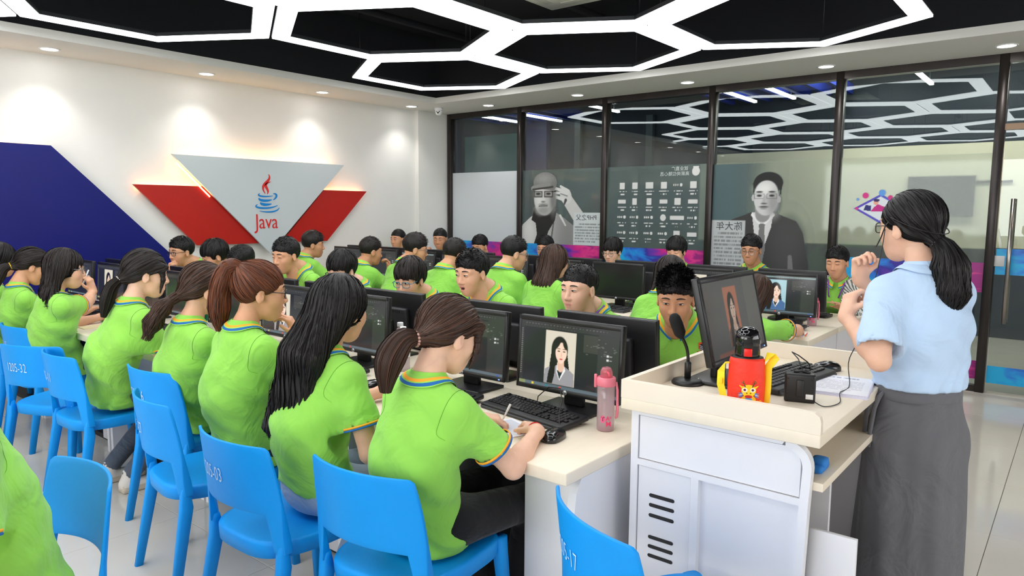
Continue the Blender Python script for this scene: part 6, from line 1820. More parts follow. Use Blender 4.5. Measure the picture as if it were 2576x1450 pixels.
def paint_dragon(X, Y):
    img = np.zeros(X.shape + (3,)) + np.array(srgb(250, 196, 30)); A = np.zeros(X.shape)
    def put(m, c):
        nonlocal img, A
        img = mixc(img, srgb(*c), m); A = np.maximum(A, m)
    put(ell(X, Y, 0.035, 0.012, 0.020, 0.020), (246, 186, 28)); put(ell(X, Y, 0.035, 0.012, 0.011, 0.012), (70, 160, 214)); put(ell(X, Y, 0.035, 0.044, 0.019, 0.018), (250, 196, 30)); put(ell(X, Y, 0.035, 0.036, 0.016, 0.010), (252, 206, 40))
    put(ell(X, Y, 0.035, 0.026, 0.010, 0.005), (206, 40, 30))
    for s in (-1, 1):
        put(ell(X, Y, 0.035 + s * 0.0105, 0.046, 0.0068, 0.0066), (240, 236, 224)); put(ell(X, Y, 0.035 + s * 0.0105, 0.046, 0.0036, 0.0038), (96, 26, 60)); put(ell(X, Y, 0.035 + s * 0.005, 0.0365, 0.0022, 0.0018), (120, 60, 20))
        put(segm(X, Y, (0.035 + s * 0.010, 0.056), (0.035 + s * 0.016, 0.074), 0.0018, 0.001), (84, 44, 40)); put(segm(X, Y, (0.035 + s * 0.013, 0.064), (0.035 + s * 0.020, 0.069), 0.0013, 0.0008), (84, 44, 40))
        put(segm(X, Y, (0.035 + s * 0.017, 0.053), (0.035 + s * 0.024, 0.058), 0.003, 0.001), (250, 196, 30))
        for q in range(3): put(segm(X, Y, (0.035 + s * 0.018, 0.035 - 0.004 * q), (0.035 + s * 0.027, 0.034 - 0.006 * q), 0.0022, 0.0008), ((70, 110, 200) if q % 2 == 0 else (150, 190, 230)))
        for q in range(2):
            m = np.clip(ell(X, Y, 0.035 + s * (0.024 + 0.006 * q), 0.006, 0.008, 0.008) - ell(X, Y, 0.035 + s * (0.024 + 0.006 * q), 0.006, 0.0065, 0.0065), 0, 1); put(m, (250, 196, 30))
    return img, A
res = {}
def fdr(X, Y):
    im, A = paint_dragon(X, Y); res['A'] = A; return im
eo = painted('embroidery', (0.0412, -0.035 + 0.006, 0.012), (0, 1, 0), (0, 0, 1), 0.07, 0.078, 110, 120, fdr, M_PRINT, bag)
A = res['A']; masked(eo, (((A[:-1, :-1] + A[1:, :-1] + A[:-1, 1:] + A[1:, 1:]) / 4) > 0.4).ravel())
for v in eo.data.vertices: v.co.x = 0.0408 * math.sqrt(max(0.0, 1 - (v.co.y / 0.0515) ** 2)) + 0.0010
tag(bag, 'black-lidded bottle in a red embroidered bag with yellow strap on the lectern', 'bottle')
# voice amplifier
amp = empty('voice_amplifier', (2.33, 0.685, LTZ), math.radians(-163))
MB().rbox((-0.022, -0.047, 0.0), (0.022, 0.047, 0.094), 0.009, seg=3).build('case', mat('amp_black', srgb(20, 20, 22), 0.35, bump=0.03, bscale=300), amp)
MB().rbox((0.021, -0.011, 0.02), (0.029, 0.011, 0.075), 0.003).build('belt_clip', M_BLACKPL, amp)
MB().rbox((0.0215, 0.018, 0.014), (0.0228, 0.040, 0.030), 0.0005, seg=1).build('rating_label', mat('label_white', srgb(225, 225, 225), 0.5), amp)
for y, z in ((-0.036, 0.078), (0.036, 0.078), (-0.036, 0.03), (0.036, 0.046)): MB().lathe([(0.0025, 0), (0.0025, 0.001)], 8, c=(0, 0, 0)).build('screw', M_BLACKPL, amp).matrix_basis = Matrix.Translation((0.0218, y, z)) @ Matrix.Rotation(PI / 2, 4, 'Y')
MB().tube([(0.0, -0.02, 0.096), (-0.006, 0.0, 0.099), (0.0, 0.03, 0.096)], 0.004, 8).build('volume_dial', M_BLACKPL, amp)
tag(amp, 'small black voice amplifier box standing on the lectern', 'amplifier')
# papers
def sheet(name, x, y, z, w, h, deg, m, th=0.0006):
    return MB().box((-w / 2, -h / 2, 0), (w / 2, h / 2, th)).build(name, m, None)
M_PAPER = mat('paper', srgb(238, 238, 246), 0.7)
stack = empty('paper_stack', (2.62, 0.635, LTZ), math.radians(8))
for k in range(5):
    s = MB().box((-0.148 + 0.002 * k, -0.10, 0.0018 * k), (0.148, 0.10 - 0.001 * k, 0.0018 * k + 0.0012)).build('sheet', M_PAPER if k % 2 else mat('paper_lilac', srgb(222, 216, 240), 0.7), stack)
    s.rotation_euler = (0, 0, 0.01 * (k % 3 - 1))
def paint_sheet(X, Y):
    im = np.zeros(X.shape + (3,)) + np.array(srgb(238, 239, 247))
    im = textlines(X, Y, im, 0.02, 0.18, 0.235, 0.265, 1, srgb(40, 60, 130), 1); im = textlines(X, Y, im, 0.03, 0.17, 0.05, 0.21, 8, srgb(130, 130, 150), 2) * 0.6 + im * 0.4
    im = mixc(im, srgb(196, 70, 170), boxm(X, Y, 0.0, 0.03, 0.02, 0.05, 0.001)); return mixc(im, srgb(90, 160, 110), boxm(X, Y, 0.0, 0.018, 0.07, 0.076, 0.001))
painted('printed_face', (-0.14, 0.097, 0.0092), (0, -1, 0), (1, 0, 0), 0.194, 0.28, 90, 120, paint_sheet, M_PRINT, stack)
tag(stack, 'small stack of white printed sheets on the lectern', 'papers')
wp = MB().box((-0.075, -0.10, 0), (0.075, 0.10, 0.004)).build('exercise_book', M_PAPER); wp.location = (1.965, 1.60, 0.75); wp.rotation_euler = (0, 0, math.radians(-20)); tag(wp, 'open white exercise book under the hand holding a pen', 'notebook')
MB().box((-0.06, -0.085, 0.004), (0.06, 0.085, 0.0044)).build('writing', mat('faint_ink', srgb(205, 208, 218), 0.7), wp)
wp = MB().box((-0.09, -0.065, 0), (0.09, 0.065, 0.004)).build('exercise_book', mat('paper_cream', srgb(226, 214, 170), 0.7)); wp.location = (1.90, 5.14, 0.75); tag(wp, 'cream notebook under the elbow of the person holding a pen', 'notebook')
wp = MB().box((-0.07, -0.1, 0), (0.07, 0.1, 0.003)).build('loose_paper', M_PAPER); wp.location = (4.78, 3.02, 0.75); wp.rotation_euler = (0, 0, 0.3); tag(wp, 'loose white paper before the switched-off grey screen', 'paper')
wp = MB().box((-0.07, -0.05, 0), (0.07, 0.05, 0.003)).build('loose_paper', M_PAPER); wp.location = (4.74, 1.42, 0.75); tag(wp, 'white paper beside the elbow of the leaning person', 'paper')
wp = MB().tube([(-0.06, 0, 0.0035), (0.055, 0.02, 0.0035), (0.065, 0.0217, 0.0035)], [0.0035, 0.0035, 0.0005], 7).build('pencil', mat('orange_pencil', srgb(226, 100, 40), 0.5)); wp.location = (4.74, 1.36, 0.7545); tag(wp, 'orange pencil on paper at the rear desk end', 'pencil')

# bottles
M_PINK = mat('pink_plastic', srgb(240, 130, 150), 0.35); M_PINKCLEAR = glass_mat('pink_clear', (0.96, 0.62, 0.68), 0.05, 1.4, (0.85, 0.35, 0.42), 0.5); M_CLEAR = glass_mat('clear_plastic', (0.93, 0.90, 0.92), 0.02, 1.45, (0.92, 0.76, 0.79), 0.42); M_PINKTINT = glass_mat('pink_base_tint', (0.95, 0.66, 0.70), 0.02, 1.45, (0.95, 0.55, 0.62), 0.5)
def pink_bottle(x, y, deg, label):
    r = empty('pink_drink_bottle', (x, y, 0.75), math.radians(deg))
    MB().lathe([(0.030, 0.0), (0.032, 0.004), (0.0325, 0.02), (0.0315, 0.10), (0.0325, 0.168), (0.030, 0.170), (0.0295, 0.10), (0.0300, 0.024), (0.028, 0.018), (0.001, 0.017)], 32).build('clear_body', M_CLEAR, r)
    MB().lathe([(0.0285, 0.001), (0.0305, 0.006), (0.031, 0.016), (0.001, 0.016)], 28).build('tinted_base', M_PINKTINT, r)
    MB().lathe([(0.033, 0.166), (0.0345, 0.168), (0.0345, 0.195), (0.032, 0.198), (0.001, 0.198)], 32).build('screw_cap', M_PINK, r)
    MB().loft([oval(0.024, 0.024, 0.197), oval(0.022, 0.022, 0.220), oval(0.018, 0.016, 0.232), oval(0.010, 0.010, 0.234)]).build('flip_lid', M_PINKCLEAR, r)
    MB().tube([(0.0, -0.012, 0.214), (0.012, 0.0, 0.222), (0.028, 0.010, 0.214), (0.034, 0.012, 0.205)], 0.005, 8).build('spout', mat('pink_clear_spout', srgb(216, 80, 96), 0.2), r)
    MB().rbox((-0.006, -0.044, 0.158), (0.006, -0.033, 0.208), 0.004).build('latch', M_PINK, r)
    b = MB(); pts = [(0, 0.036, 0.18), (0, 0.0405, 0.15), (0.002, 0.041, 0.11), (0.002, 0.0425, 0.08), (0.001, 0.0405, 0.05), (0.0, 0.036, 0.045)]
    b.tube(pts, [0.004, 0.005, 0.005, 0.0055, 0.005, 0.003], 8).build('hand_strap', M_PINK, r)
    a0 = 0.0
    def wrap(o, rad):
        for v in o.data.vertices:
            th = a0 + v.co.x / rad; rr = rad + v.co.z; v.co = Vector((rr * math.cos(th), rr * math.sin(th), v.co.y))
    m = mat('pink_lettering', srgb(232, 60, 110), 0.4)
    disc = MB().add([(0.009 * math.cos(2 * PI * k / 24) - 0.010, 0.011 * math.sin(2 * PI * k / 24) * 1.25 + 0.048, 0.0006) for k in range(24)], [tuple(range(24))]).build('round_mark', mat('pink_mark', srgb(248, 96, 150), 0.4), r); wrap(disc, 0.0327)
    for body, sz, px, pz in (('T', 0.022, -0.010, 0.048), ('A', 0.022, 0.008, 0.050), ('M', 0.026, 0.011, 0.030), ('C', 0.010, 0.019, 0.054)):
        t = text_mesh('lettering', body, sz, m if body != 'T' else mat('dark_lettering', srgb(120, 40, 60), 0.4), r, Matrix.Translation((px, pz, 0.0009)), 0.0, 1.0, bold=0.0006); wrap(t, 0.0327)
    tag(r, label, 'bottle', 'pink drink bottles')
pink_bottle(2.185, 1.322, -149, 'clear bottle with pink flip lid beside the front keyboard')
pink_bottle(5.20, 1.47, -170, 'clear bottle with pink flip lid on the rear desk end')
def water_bottle(x, y, label):
    r = empty('water_bottle', (x, y, 0.75))
    MB().lathe([(0.030, 0), (0.033, 0.005), (0.033, 0.06), (0.031, 0.065), (0.033, 0.07), (0.033, 0.14), (0.030, 0.165), (0.016, 0.192), (0.013, 0.196), (0.013, 0.208)], 28).build('clear_body', M_CLEAR, r)
    MB().lathe([(0.031, 0.004), (0.0315, 0.06), (0.0315, 0.12), (0.001, 0.12)], 24).build('water', glass_mat('water_fill', (0.93, 0.95, 0.96), 0.0, 1.33), r)
    MB().lathe([(0.0335, 0.072), (0.0335, 0.125)], 28, cap=False).build('paper_label', mat('label_pale', srgb(226, 232, 232), 0.4), r)
    MB().lathe([(0.0155, 0.200), (0.0158, 0.203), (0.0158, 0.220), (0.014, 0.222), (0.001, 0.222)], 24).build('cap', M_WHITE, r)
    tag(r, label, 'bottle', 'water bottles')
water_bottle(2.36, 2.60, 'clear water bottle with white cap standing just before its twin on the front desks')
water_bottle(2.44, 2.71, 'clear water bottle with white cap half hidden behind its twin on the front desks')
ob = empty('orange_bottle', (2.40, 6.56, 0.75)); M_OR = glass_mat('orange_clear', (0.98, 0.66, 0.16), 0.05, 1.4)
MB().lathe([(0.033, 0), (0.036, 0.005), (0.036, 0.12), (0.034, 0.13), (0.001, 0.13)], 24).build('body', mat('orange_body', srgb(238, 168, 40), 0.25), ob)
MB().lathe([(0.035, 0.13), (0.036, 0.135), (0.036, 0.155), (0.026, 0.175), (0.012, 0.182), (0.001, 0.183)], 24).build('lid', mat('orange_lid', srgb(246, 176, 56), 0.35), ob)
MB().tube([(-0.036, 0, 0.15), (-0.044, 0.004, 0.11), (-0.041, 0.004, 0.06)], 0.005, 6).build('strap', mat('yellow_loop', srgb(246, 206, 120), 0.5), ob)
tag(ob, 'orange drink bottle beside the person holding a pen to the face', 'bottle')
cup = empty('paper_cup', (2.35, 4.50, 0.75))
MB().lathe([(0.030, 0), (0.038, 0.13), (0.039, 0.132)], 24).build('cup', mat('cup_white', srgb(235, 236, 236), 0.5), cup)
MB().lathe([(0.0355, 0.06), (0.0375, 0.105)], 24, cap=False).build('green_mark', mat('cup_green', srgb(0, 120, 80), 0.5), cup)
MB().lathe([(0.040, 0.130), (0.041, 0.136), (0.036, 0.142), (0.001, 0.143)], 24).build('lid', M_WHITE, cup)
tag(cup, 'white takeaway cup with green mark behind the person on chair 16', 'cup')
yb = empty('yellow_capped_bottle', (4.72, 6.02, 0.75))
MB().lathe([(0.030, 0), (0.033, 0.005), (0.033, 0.13), (0.028, 0.17), (0.016, 0.195)], 20).build('clear_body', M_CLEAR, yb)
MB().lathe([(0.016, 0.193), (0.016, 0.218), (0.001, 0.219)], 16).build('cap', mat('cap_yellow', srgb(240, 206, 40), 0.4), yb)
tag(yb, 'clear bottle with yellow cap beside the person with hand at mouth', 'bottle')
# ------------------------------------------------------------------ people
dg = math.radians
M_TIEP = mat('rose_bead', srgb(196, 150, 140), 0.3, metal=0.5); M_TIEY = mat('yellow_tie', srgb(240, 200, 40), 0.6); M_PEARL = mat('pearl', srgb(225, 220, 214), 0.2); M_TIED = mat('dark_tie', srgb(60, 36, 34), 0.5); M_GOLD = mat('gold_clip', srgb(214, 190, 120), 0.3, metal=0.8)
gRA, gRB, gRC, gRD = 'people on the numbered chairs', 'people across from the numbered chairs', 'people of the rear block facing the glass', 'people with their backs to the glass'
low = lambda **k: dict(dict(tie=(-0.112, 0, -0.028), tail=[(-0.150, 0, -0.060), (-0.160, 0, -0.115), (-0.150, 0, -0.165)], rad=[0.018, 0.032, 0.036, 0.014]), **k)
def seat_chair(x, y, deg, label): place_chair(x, y, deg, label, None)
HZ_ = 0.134
# front girls (facing +x)
A = [
 dict(label='person in green polo with red wrist string and beaded hair tie at the front keyboard', root=(1.56, 1.63), head=(1.62, 1.575, 1.145), hyaw=dg(-12), pitch=0.30, style='tied', hp=low(fringe=True, n=1400, nt=700, tail=[(-0.158, 0.004, -0.045), (-0.185, 0.006, -0.115), (-0.172, 0.008, -0.19)], rad=[0.020, 0.036, 0.042, 0.016]), hcol='brown', lod=0, tie_mat=M_TIEP, pants='black', skin=3,
      hands={'R': dict(at=(1.905, 1.425, 0.79), dirw=(0.55, 0.75, 0.0), backw=(0.2, -0.1, 1), curl=0.95, pole=(-0.2, -0.5, -0.8)), 'L': dict(at=(1.89, 1.69, 0.79), dirw=(0.6, -0.7, -0.05), curl=0.7, pole=(-0.2, 0.4, -0.8))}),
 dict(label='person in green polo and pale jeans on the chair printed 1205-03', root=(1.50, 2.12), head=(1.60, 2.10, 1.178), hyaw=dg(6), pitch=0.10, style='long', hp=dict(length=0.45, back=-0.095, drift=-0.012, sway=0.085, width=0.085, flare=0.028, n=2200, hairline=0.05), hcol='black', lod=0, pants='denim', skin=0, hem=0.075, tuck=0.16,
      hands={'R': dict(at=(1.74, 1.98, 0.70), dirw=(0.3, 0.1, -0.9), backw=(0.2, -1, 0), curl=0.2, pole=(0, -0.3, -0.8)), 'L': dict(at=(1.92, 2.25, 0.79))}),
 dict(label='person in green polo and black spectacles, chin on hand, before chair 27', root=(1.62, 2.78), head=(1.62, 2.66, 1.20), hyaw=dg(-26), pitch=0.10, style='tied', hp=dict(tie=(-0.075, 0.012, 0.095), tail=[(-0.125, 0.02, 0.10), (-0.150, 0.035, 0.02), (-0.152, 0.05, -0.08), (-0.140, 0.06, -0.15)], rad=[0.022, 0.034, 0.040, 0.040, 0.018], n=1400, nt=900, wave=0.002, nape=-0.07), hcol='red', lod=0, glass='black', tie_mat=M_GOLD, pants='navy', skin=1, wide=1.08,
      hands={'R': dict(at=(1.80, 2.665, 1.00), dirw=(-0.35, 0.15, 0.75), backw=(0.7, -0.7, 0.3), curl=0.75, pole=(0.3, -0.5, -0.9)), 'L': dict(at=(1.98, 2.9, 0.79))}),
 dict(label='person in green polo with a dark hair tie on chair 16', root=(1.70, 3.40), head=(1.66, 3.19, 1.165), hyaw=dg(-14), pitch=0.12, style='tied', hp=low(fringe=True, tail=[(-0.165, 0.015, -0.08), (-0.200, 0.03, -0.15), (-0.215, 0.045, -0.215)], rad=[0.017, 0.032, 0.038, 0.018], wave=0.006, n=1200, nt=600), hcol='brown', lod=0, tie_mat=M_TIED, pants='navy', skin=0),
 dict(label='person in green polo with a pearl hair tie on chair 11', root=(1.585, 4.10), head=(1.66, 3.80, 1.20), hyaw=dg(-18), pitch=0.12, style='tied', hp=low(fringe=True, tail=[(-0.150, 0.0, -0.075), (-0.165, 0.005, -0.15), (-0.172, 0.01, -0.21)], rad=[0.017, 0.029, 0.030, 0.012], n=1200, nt=520), hcol='dark', lod=0, tie_mat=M_PEARL, pants='grey', skin=3, tuck=0.36, hem=0.02),
 dict(label='person in green polo and thin spectacles holding a pen to the face', root=(1.735, 5.17), head=(1.68, 4.96, 1.158), hyaw=dg(-22), pitch=0.08, style='bob', hp=dict(length=0.205, width=0.092, flare=0.03, back=-0.02, n=1500), hcol='dark', lod=0, glass='metal', pants='black', skin=0, wide=1.04,
      hands={'R': dict(at=(1.92, 5.20, 0.985), dirw=(-0.2, -0.05, 0.97), backw=(0.6, -0.7, 0.0), curl=0.65, pole=(0.6, -0.4, -0.9)), 'L': dict(at=(2.0, 5.3, 0.79))}),
 dict(label='person in green polo with a yellow hair tie bent towards the desk', root=(1.72, 5.78), head=(1.70, 5.62, 1.14), hyaw=dg(-10), pitch=0.35, style='tied', hp=low(fringe=True), hcol='dark', lod=1, tie_mat=M_TIEY, pants='navy', skin=1),
 dict(label='person in green polo in the row of numbered chairs beside the blue wall panel', root=(1.74, 6.42), head=(1.68, 6.22, 1.155), hyaw=dg(-5), pitch=0.2, style='mid', hp=dict(length=0.22, n=500), hcol='black', lod=2, pants='navy', skin=1),
]
for k, q in enumerate(A): person(yaw=dg(-3), group=gRA, seed=10 + k, female=True, slouch=0.05, **q)
# wrist string and pens
o = MB().tube(ring_pts(V3(1.912, 1.440, 0.790), V3(0.55, 0.75, 0.0), (0, 0, 1), 0.0275, 20, (1, 1)) + [ring_pts(V3(1.912, 1.440, 0.790), V3(0.55, 0.75, 0.0), (0, 0, 1), 0.0275, 20)[0]], 0.0022, 6).build('wrist_string', mat('red_string', srgb(214, 40, 36), 0.6))
tag(o, 'thin red string around the wrist beside the mouse', 'bracelet')
o = MB().tube([(1.955, 1.63, 0.765), (1.985, 1.615, 0.825), (1.99, 1.612, 0.835)], [0.002, 0.0048, 0.0045], 8).build('pen', mat('pen_white', srgb(232, 230, 226), 0.4)); tag(o, 'white pen held over the open exercise book', 'pen')
o = MB().tube([(1.862, 5.19, 1.045), (1.905, 5.205, 1.13)], 0.0048, 8).build('pen', mat('pen_grey', srgb(206, 210, 212), 0.35)); tag(o, 'pale pen held to the face over the cream notebook', 'pen')

# boys across (facing -x)
B = [
 dict(label='person in green polo with chest crest facing the lectern microphone', root=(3.30, 1.50), yaw=dg(194), head=(2.95, 1.43, 1.150), hyaw=dg(200), pitch=0.22, style='spiky', lod=0, skin=2, dens=1.3, eyes='half'),
 dict(label='person in green polo with purple lanyard looking aside over the stickered monitor', root=(3.28, 2.02), head=(2.95, 1.95, 1.152), hyaw=dg(176), pitch=0.04, style='buzz', lod=0, skin=3, lanyard=True, eyes='half', look=-0.002),
 dict(label='person in green polo leaning forward with open mouth over a front block monitor', root=(3.28, 2.72), head=(2.95, 2.67, 1.190), hyaw=dg(178), pitch=0.15, style='crew', lod=0, skin=0, mouth='open', eyes='half', dens=1.3),
 dict(label='person in green polo and teal spectacles peering over a monitor', root=(3.30, 3.28), head=(2.95, 3.18, 1.118), hyaw=dg(192), pitch=0.22, style='bowl', hcol='dark', lod=0, skin=0, glass='teal'),
 dict(label='person in green polo and black spectacles bowed across from chair 27', root=(3.30, 3.90), head=(2.95, 3.84, 1.135), hyaw=dg(190), pitch=0.25, style='bowl', lod=1, skin=3, glass='black', eyes='down'),
 dict(label='person in green polo looking down in front of the grey triangle panel', root=(3.28, 4.55), head=(2.95, 4.48, 1.205), hyaw=dg(188), pitch=0.15, style='crew', lod=1, skin=1, eyes='down'),
 dict(label='person in green polo bent so low that only the crown shows', root=(3.30, 5.10), head=(2.95, 5.06, 1.13), hyaw=dg(185), pitch=0.5, style='crew', lod=2, skin=1, eyes='down'),
 dict(label='person in green polo bowed in profile before the red panel', root=(3.30, 5.55), head=(2.95, 5.48, 1.155), hyaw=dg(165), pitch=0.30, style='bowl', lod=1, skin=1, eyes='down'),
 dict(label='person in green polo and spectacles resting mouth on fist', root=(3.28, 6.12), head=(2.95, 6.04, 1.165), hyaw=dg(186), pitch=0.08, style='crew', lod=1, skin=1, glass='black', eyes='half',
      hands={'R': dict(at=(2.80, 5.97, 1.0), dirw=(0.25, -0.05, 0.9), backw=(-1, 0, 0.2), curl=1.1, pole=(0.5, -0.6, -0.8))}),
]
M_CREST = attr_mat('crest_print', 0.6, 0.3)
def paint_crest(X, Y):
    im = np.zeros(X.shape + (3,)) + np.array(srgb(224, 88, 36))
    im = mixc(im, srgb(30, 34, 70), ell(X, Y, 0.022, 0.034, 0.013, 0.017))
    for q in range(3): im = mixc(im, srgb(220, 224, 232), segm(X, Y, (0.012, 0.042 - 0.008 * q), (0.030, 0.036 - 0.008 * q), 0.0013, 0.0013))
    return mixc(im, srgb(200, 40, 30), boxm(X, Y, 0.0, 0.044, 0.004, 0.014, 0.001))
def crest_shape(X, Y): return np.maximum(polym(X, Y, [(0.006, 0.054), (0.022, 0.060), (0.038, 0.054), (0.038, 0.028), (0.022, 0.010), (0.006, 0.028)]), boxm(X, Y, 0.0, 0.044, 0.004, 0.014, 0.001))
for k, q in enumerate(B):
    t, info = person(yaw=q.pop('yaw', PI), group=gRB, seed=30 + k, female=False, slouch=0.06, pants='navy', neck=(-0.076, 0, -0.042), **q)
    if k == 0:
        so = [c for c in t.children if c.name.split('.')[0] == 'polo_shirt'][0]
        from mathutils.bvhtree import BVHTree
        cy, cz = 0.098, 0.925
        bvh = BVHTree.FromPolygons([v.co.copy() for v in so.data.vertices], [tuple(p_.vertices) for p_ in so.data.polygons])
        eo = painted('crest', (0.4, cy - 0.022, cz - 0.03), (0, 1, 0), (0, 0, 1), 0.044, 0.062, 44, 62, paint_crest, M_CREST, t)
        gx, gy = np.meshgrid(np.linspace(0, 0.044, 45), np.linspace(0, 0.062, 63)); m = crest_shape(gx, gy); q4 = (m[:-1, :-1] + m[1:, :-1] + m[:-1, 1:] + m[1:, 1:]) / 4
        for v in eo.data.vertices:
            hit = bvh.ray_cast(Vector((0.7, v.co.y, v.co.z)), Vector((-1, 0, 0)))[0]
            v.co.x = (hit.x if hit else 0.3) + 0.003
        masked(eo, (q4 > 0.4).ravel())
# pupils of the rear block (facing +x)
C = [
 dict(label='person in green polo leaning sideways over the rear desk end', root=(4.30, 1.75), head=(4.30, 1.56, 1.03), hyaw=dg(5), pitch=0.35, roll=0.25, style='mid', hp=dict(length=0.24, width=0.09, n=700, back=-0.035), hcol='brown', lod=2, female=True, skin=0, hands={'R': dict(at=(4.66, 1.40, 0.79), pole=(-0.2, -0.9, 0.1)), 'L': dict(at=(4.7, 1.9, 0.79))}),
 dict(label='person in green polo seen from behind past the lectern microphone', root=(4.16, 2.16), head=(4.25, 2.10, 1.125), pitch=0.2, style='mid', hp=dict(length=0.2, width=0.085, n=500), hcol='dark', lod=2, female=True, skin=1),
 dict(label='person in green polo sitting upright at the switched-off grey screen', root=(4.14, 3.05), head=(4.25, 3.03, 1.165), hyaw=dg(-4), pitch=0.05, style='long', hp=dict(length=0.36, width=0.088, flare=0.025, back=-0.07, n=1300), hcol='brown', lod=1, female=True, skin=0, glass='metal'),
 dict(label='person in green polo and round spectacles turned aside at the rear desks', root=(4.14, 3.50), head=(4.25, 3.42, 1.21), hyaw=dg(-32), pitch=0.18, style='crew', lod=2, female=False, skin=0, glass='metal'),
 dict(label='person in green polo hunched with back turned before the blank film', root=(4.10, 4.08), head=(4.25, 4.05, 1.175), hyaw=dg(-8), pitch=0.25, style='crew', hcol='dark', lod=2, female=False, skin=1),
 dict(label='person in green polo and clear spectacles turning aside at the rear desks', root=(4.10, 4.58), head=(4.25, 4.52, 1.20), hyaw=dg(-38), pitch=0.18, style='side', hcol='dark', lod=2, female=False, skin=1, glass='metal'),
 dict(label='person in green polo holding a cheek at the rear desks', root=(4.12, 5.16), head=(4.25, 5.11, 1.155), hyaw=dg(-18), pitch=0.12, style='crew', hcol='dark', lod=2, female=False, skin=2, hands={'R': dict(at=(4.40, 5.02, 0.98), dirw=(-0.15, 0.1, 0.95), backw=(1, -0.4, 0), curl=0.8, pole=(0.4, -0.5, -0.9))}),
 dict(label='person in green polo with hand at mouth beside the yellow-capped bottle', root=(4.12, 6.05), head=(4.25, 5.99, 1.185), hyaw=dg(-36), pitch=0.06, style='side', hcol='dark', lod=2, female=False, skin=2, hands={'R': dict(at=(4.42, 5.86, 0.985), dirw=(-0.2, 0.05, 0.95), backw=(1, -0.4, 0), curl=0.9, pole=(0.4, -0.5, -0.9))}),
]
for k, q in enumerate(C): person(yaw=0.0, group=gRC, seed=50 + k, slouch=0.06, pants='navy', neck=(-0.064, 0, -0.052), **q)
# pupils with their backs to the glass (facing -x)
stripe = mat('striped_knit', srgb(170, 172, 166), 0.9)
_nt = stripe.node_tree; _w = _nt.nodes.new('ShaderNodeTexWave'); _w.inputs['Scale'].default_value = 26; _w.bands_direction = 'DIAGONAL'; _w.inputs['Distortion'].default_value = 3
_tc = _nt.nodes.new('ShaderNodeTexCoord'); _nt.links.new(_tc.outputs['Object'], _w.inputs['Vector']); _cr = _nt.nodes.new('ShaderNodeValToRGB'); _cr.color_ramp.elements[0].color = (*srgb(96, 100, 98), 1); _cr.color_ramp.elements[1].color = (*srgb(214, 214, 206), 1); _cr.color_ramp.elements[0].position = 0.35; _cr.color_ramp.elements[1].position = 0.6
_nt.links.new(_w.outputs[0], _cr.inputs[0]); _nt.links.new(_cr.outputs[0], _nt.nodes['Principled BSDF'].inputs['Base Color'])
D_ = [
 dict(label='person in a grey striped jacket over a green polo with purple lanyard', root=(6.30, 1.60), head=(6.05, 1.54, 1.142), hyaw=dg(176), pitch=0.16, style='crew', lod=2, skin=1, eyes='down', lanyard=True, jk=True),
 dict(label='person in green polo and thin spectacles below the suited man poster', root=(6.30, 2.28), head=(6.05, 2.24, 1.215), hyaw=dg(182), pitch=0.16, style='crew', lod=2, skin=2, glass='metal', eyes='down', dens=1.3),
 dict(label='person in green polo looking down below the company marks poster', root=(6.30, 2.98), head=(6.05, 2.94, 1.175), hyaw=dg(184), pitch=0.2, style='bowl', lod=2, skin=0, eyes='down'),
 dict(label='person in green polo and pale spectacles by the post beside the capped poster', root=(6.30, 3.66), head=(6.05, 3.62, 1.142), hyaw=dg(182), pitch=0.2, style='bowl', lod=2, skin=3, glass='metal', eyes='down'),
 dict(label='person in green polo and spectacles below the capped man poster', root=(6.30, 4.48), head=(6.05, 4.44, 1.145), hyaw=dg(188), pitch=0.15, style='crew', lod=2, skin=1, glass='metal'),
 dict(label='person in green polo bent down below the blank white film', root=(6.30, 5.40), head=(6.05, 5.36, 1.13), hyaw=dg(185), pitch=0.3, style='crew', lod=2, skin=1),
 dict(label='person in green polo resting face on hand beside the corner pier', root=(6.30, 6.00), head=(6.05, 6.00, 1.195), hyaw=dg(208), pitch=0.15, style='buzz', lod=2, skin=2, eyes='down', hands={'R': dict(at=(5.93, 6.13, 1.0), dirw=(0.3, -0.1, 0.9), backw=(-1, 0.3, 0), curl=1.0, pole=(0.4, -0.6, -0.8))}),
 dict(label='person in green polo gazing aside in front of the logo wall corner', root=(6.30, 6.62), head=(6.05, 6.74, 1.168), hyaw=dg(186), pitch=0.06, style='buzz', lod=2, skin=1, eyes='half'),
]
for k, q in enumerate(D_):
    jk = q.pop('jk', False)
    t, info = person(yaw=PI, group=gRD, seed=70 + k, female=False, slouch=0.05, pants='navy', **q)
    if jk:      # open knitted jacket over the polo: two fronts, back and sleeves
        f = Field((-0.26, -0.32, 0.50), (0.40, 0.32, 1.12), 0.013); S, mid, ch, arm = info['S'], info['mid'], info['chest'], info['arm']
        f.add(ellicone((0, 0, 0.53), mid, (0.20, 0.15), (0.185, 0.145), (0, 1, 0))); f.add(ellicone(mid, ch, (0.185, 0.145), (0.185, 0.135), (0, 1, 0)), 0.05); f.add(ellicone(ch, S, (0.185, 0.135), (0.12, 0.09), (0, 1, 0)), 0.05)
        for s in (1, -1):
            E, W, sp = arm[s]; sh = S + V3(0.012, s * 0.16, -0.03)
            f.add(roundcone(S + V3(0, s * 0.05, 0.0), sh, 0.07, 0.075), 0.05); f.add(roundcone(sh, E, 0.078, 0.066), 0.03); f.add(roundcone(E, E + (W - E) * 0.8, 0.064, 0.05), 0.02)
        f.add(ellicone(S + V3(0.13, 0, 0.08), V3(0.24, 0, 0.50), (0.06, 0.10), (0.075, 0.14), (0, 1, 0)), 0.01, sub=True)
        f.add(roundcone(S, S + V3(0.02, 0, 0.14), 0.075, 0.09), 0.01, sub=True)
        V, Q, L = f.mesh(); NM().add(relax(V, Q, 1), Q).build('open_jacket', stripe, t)
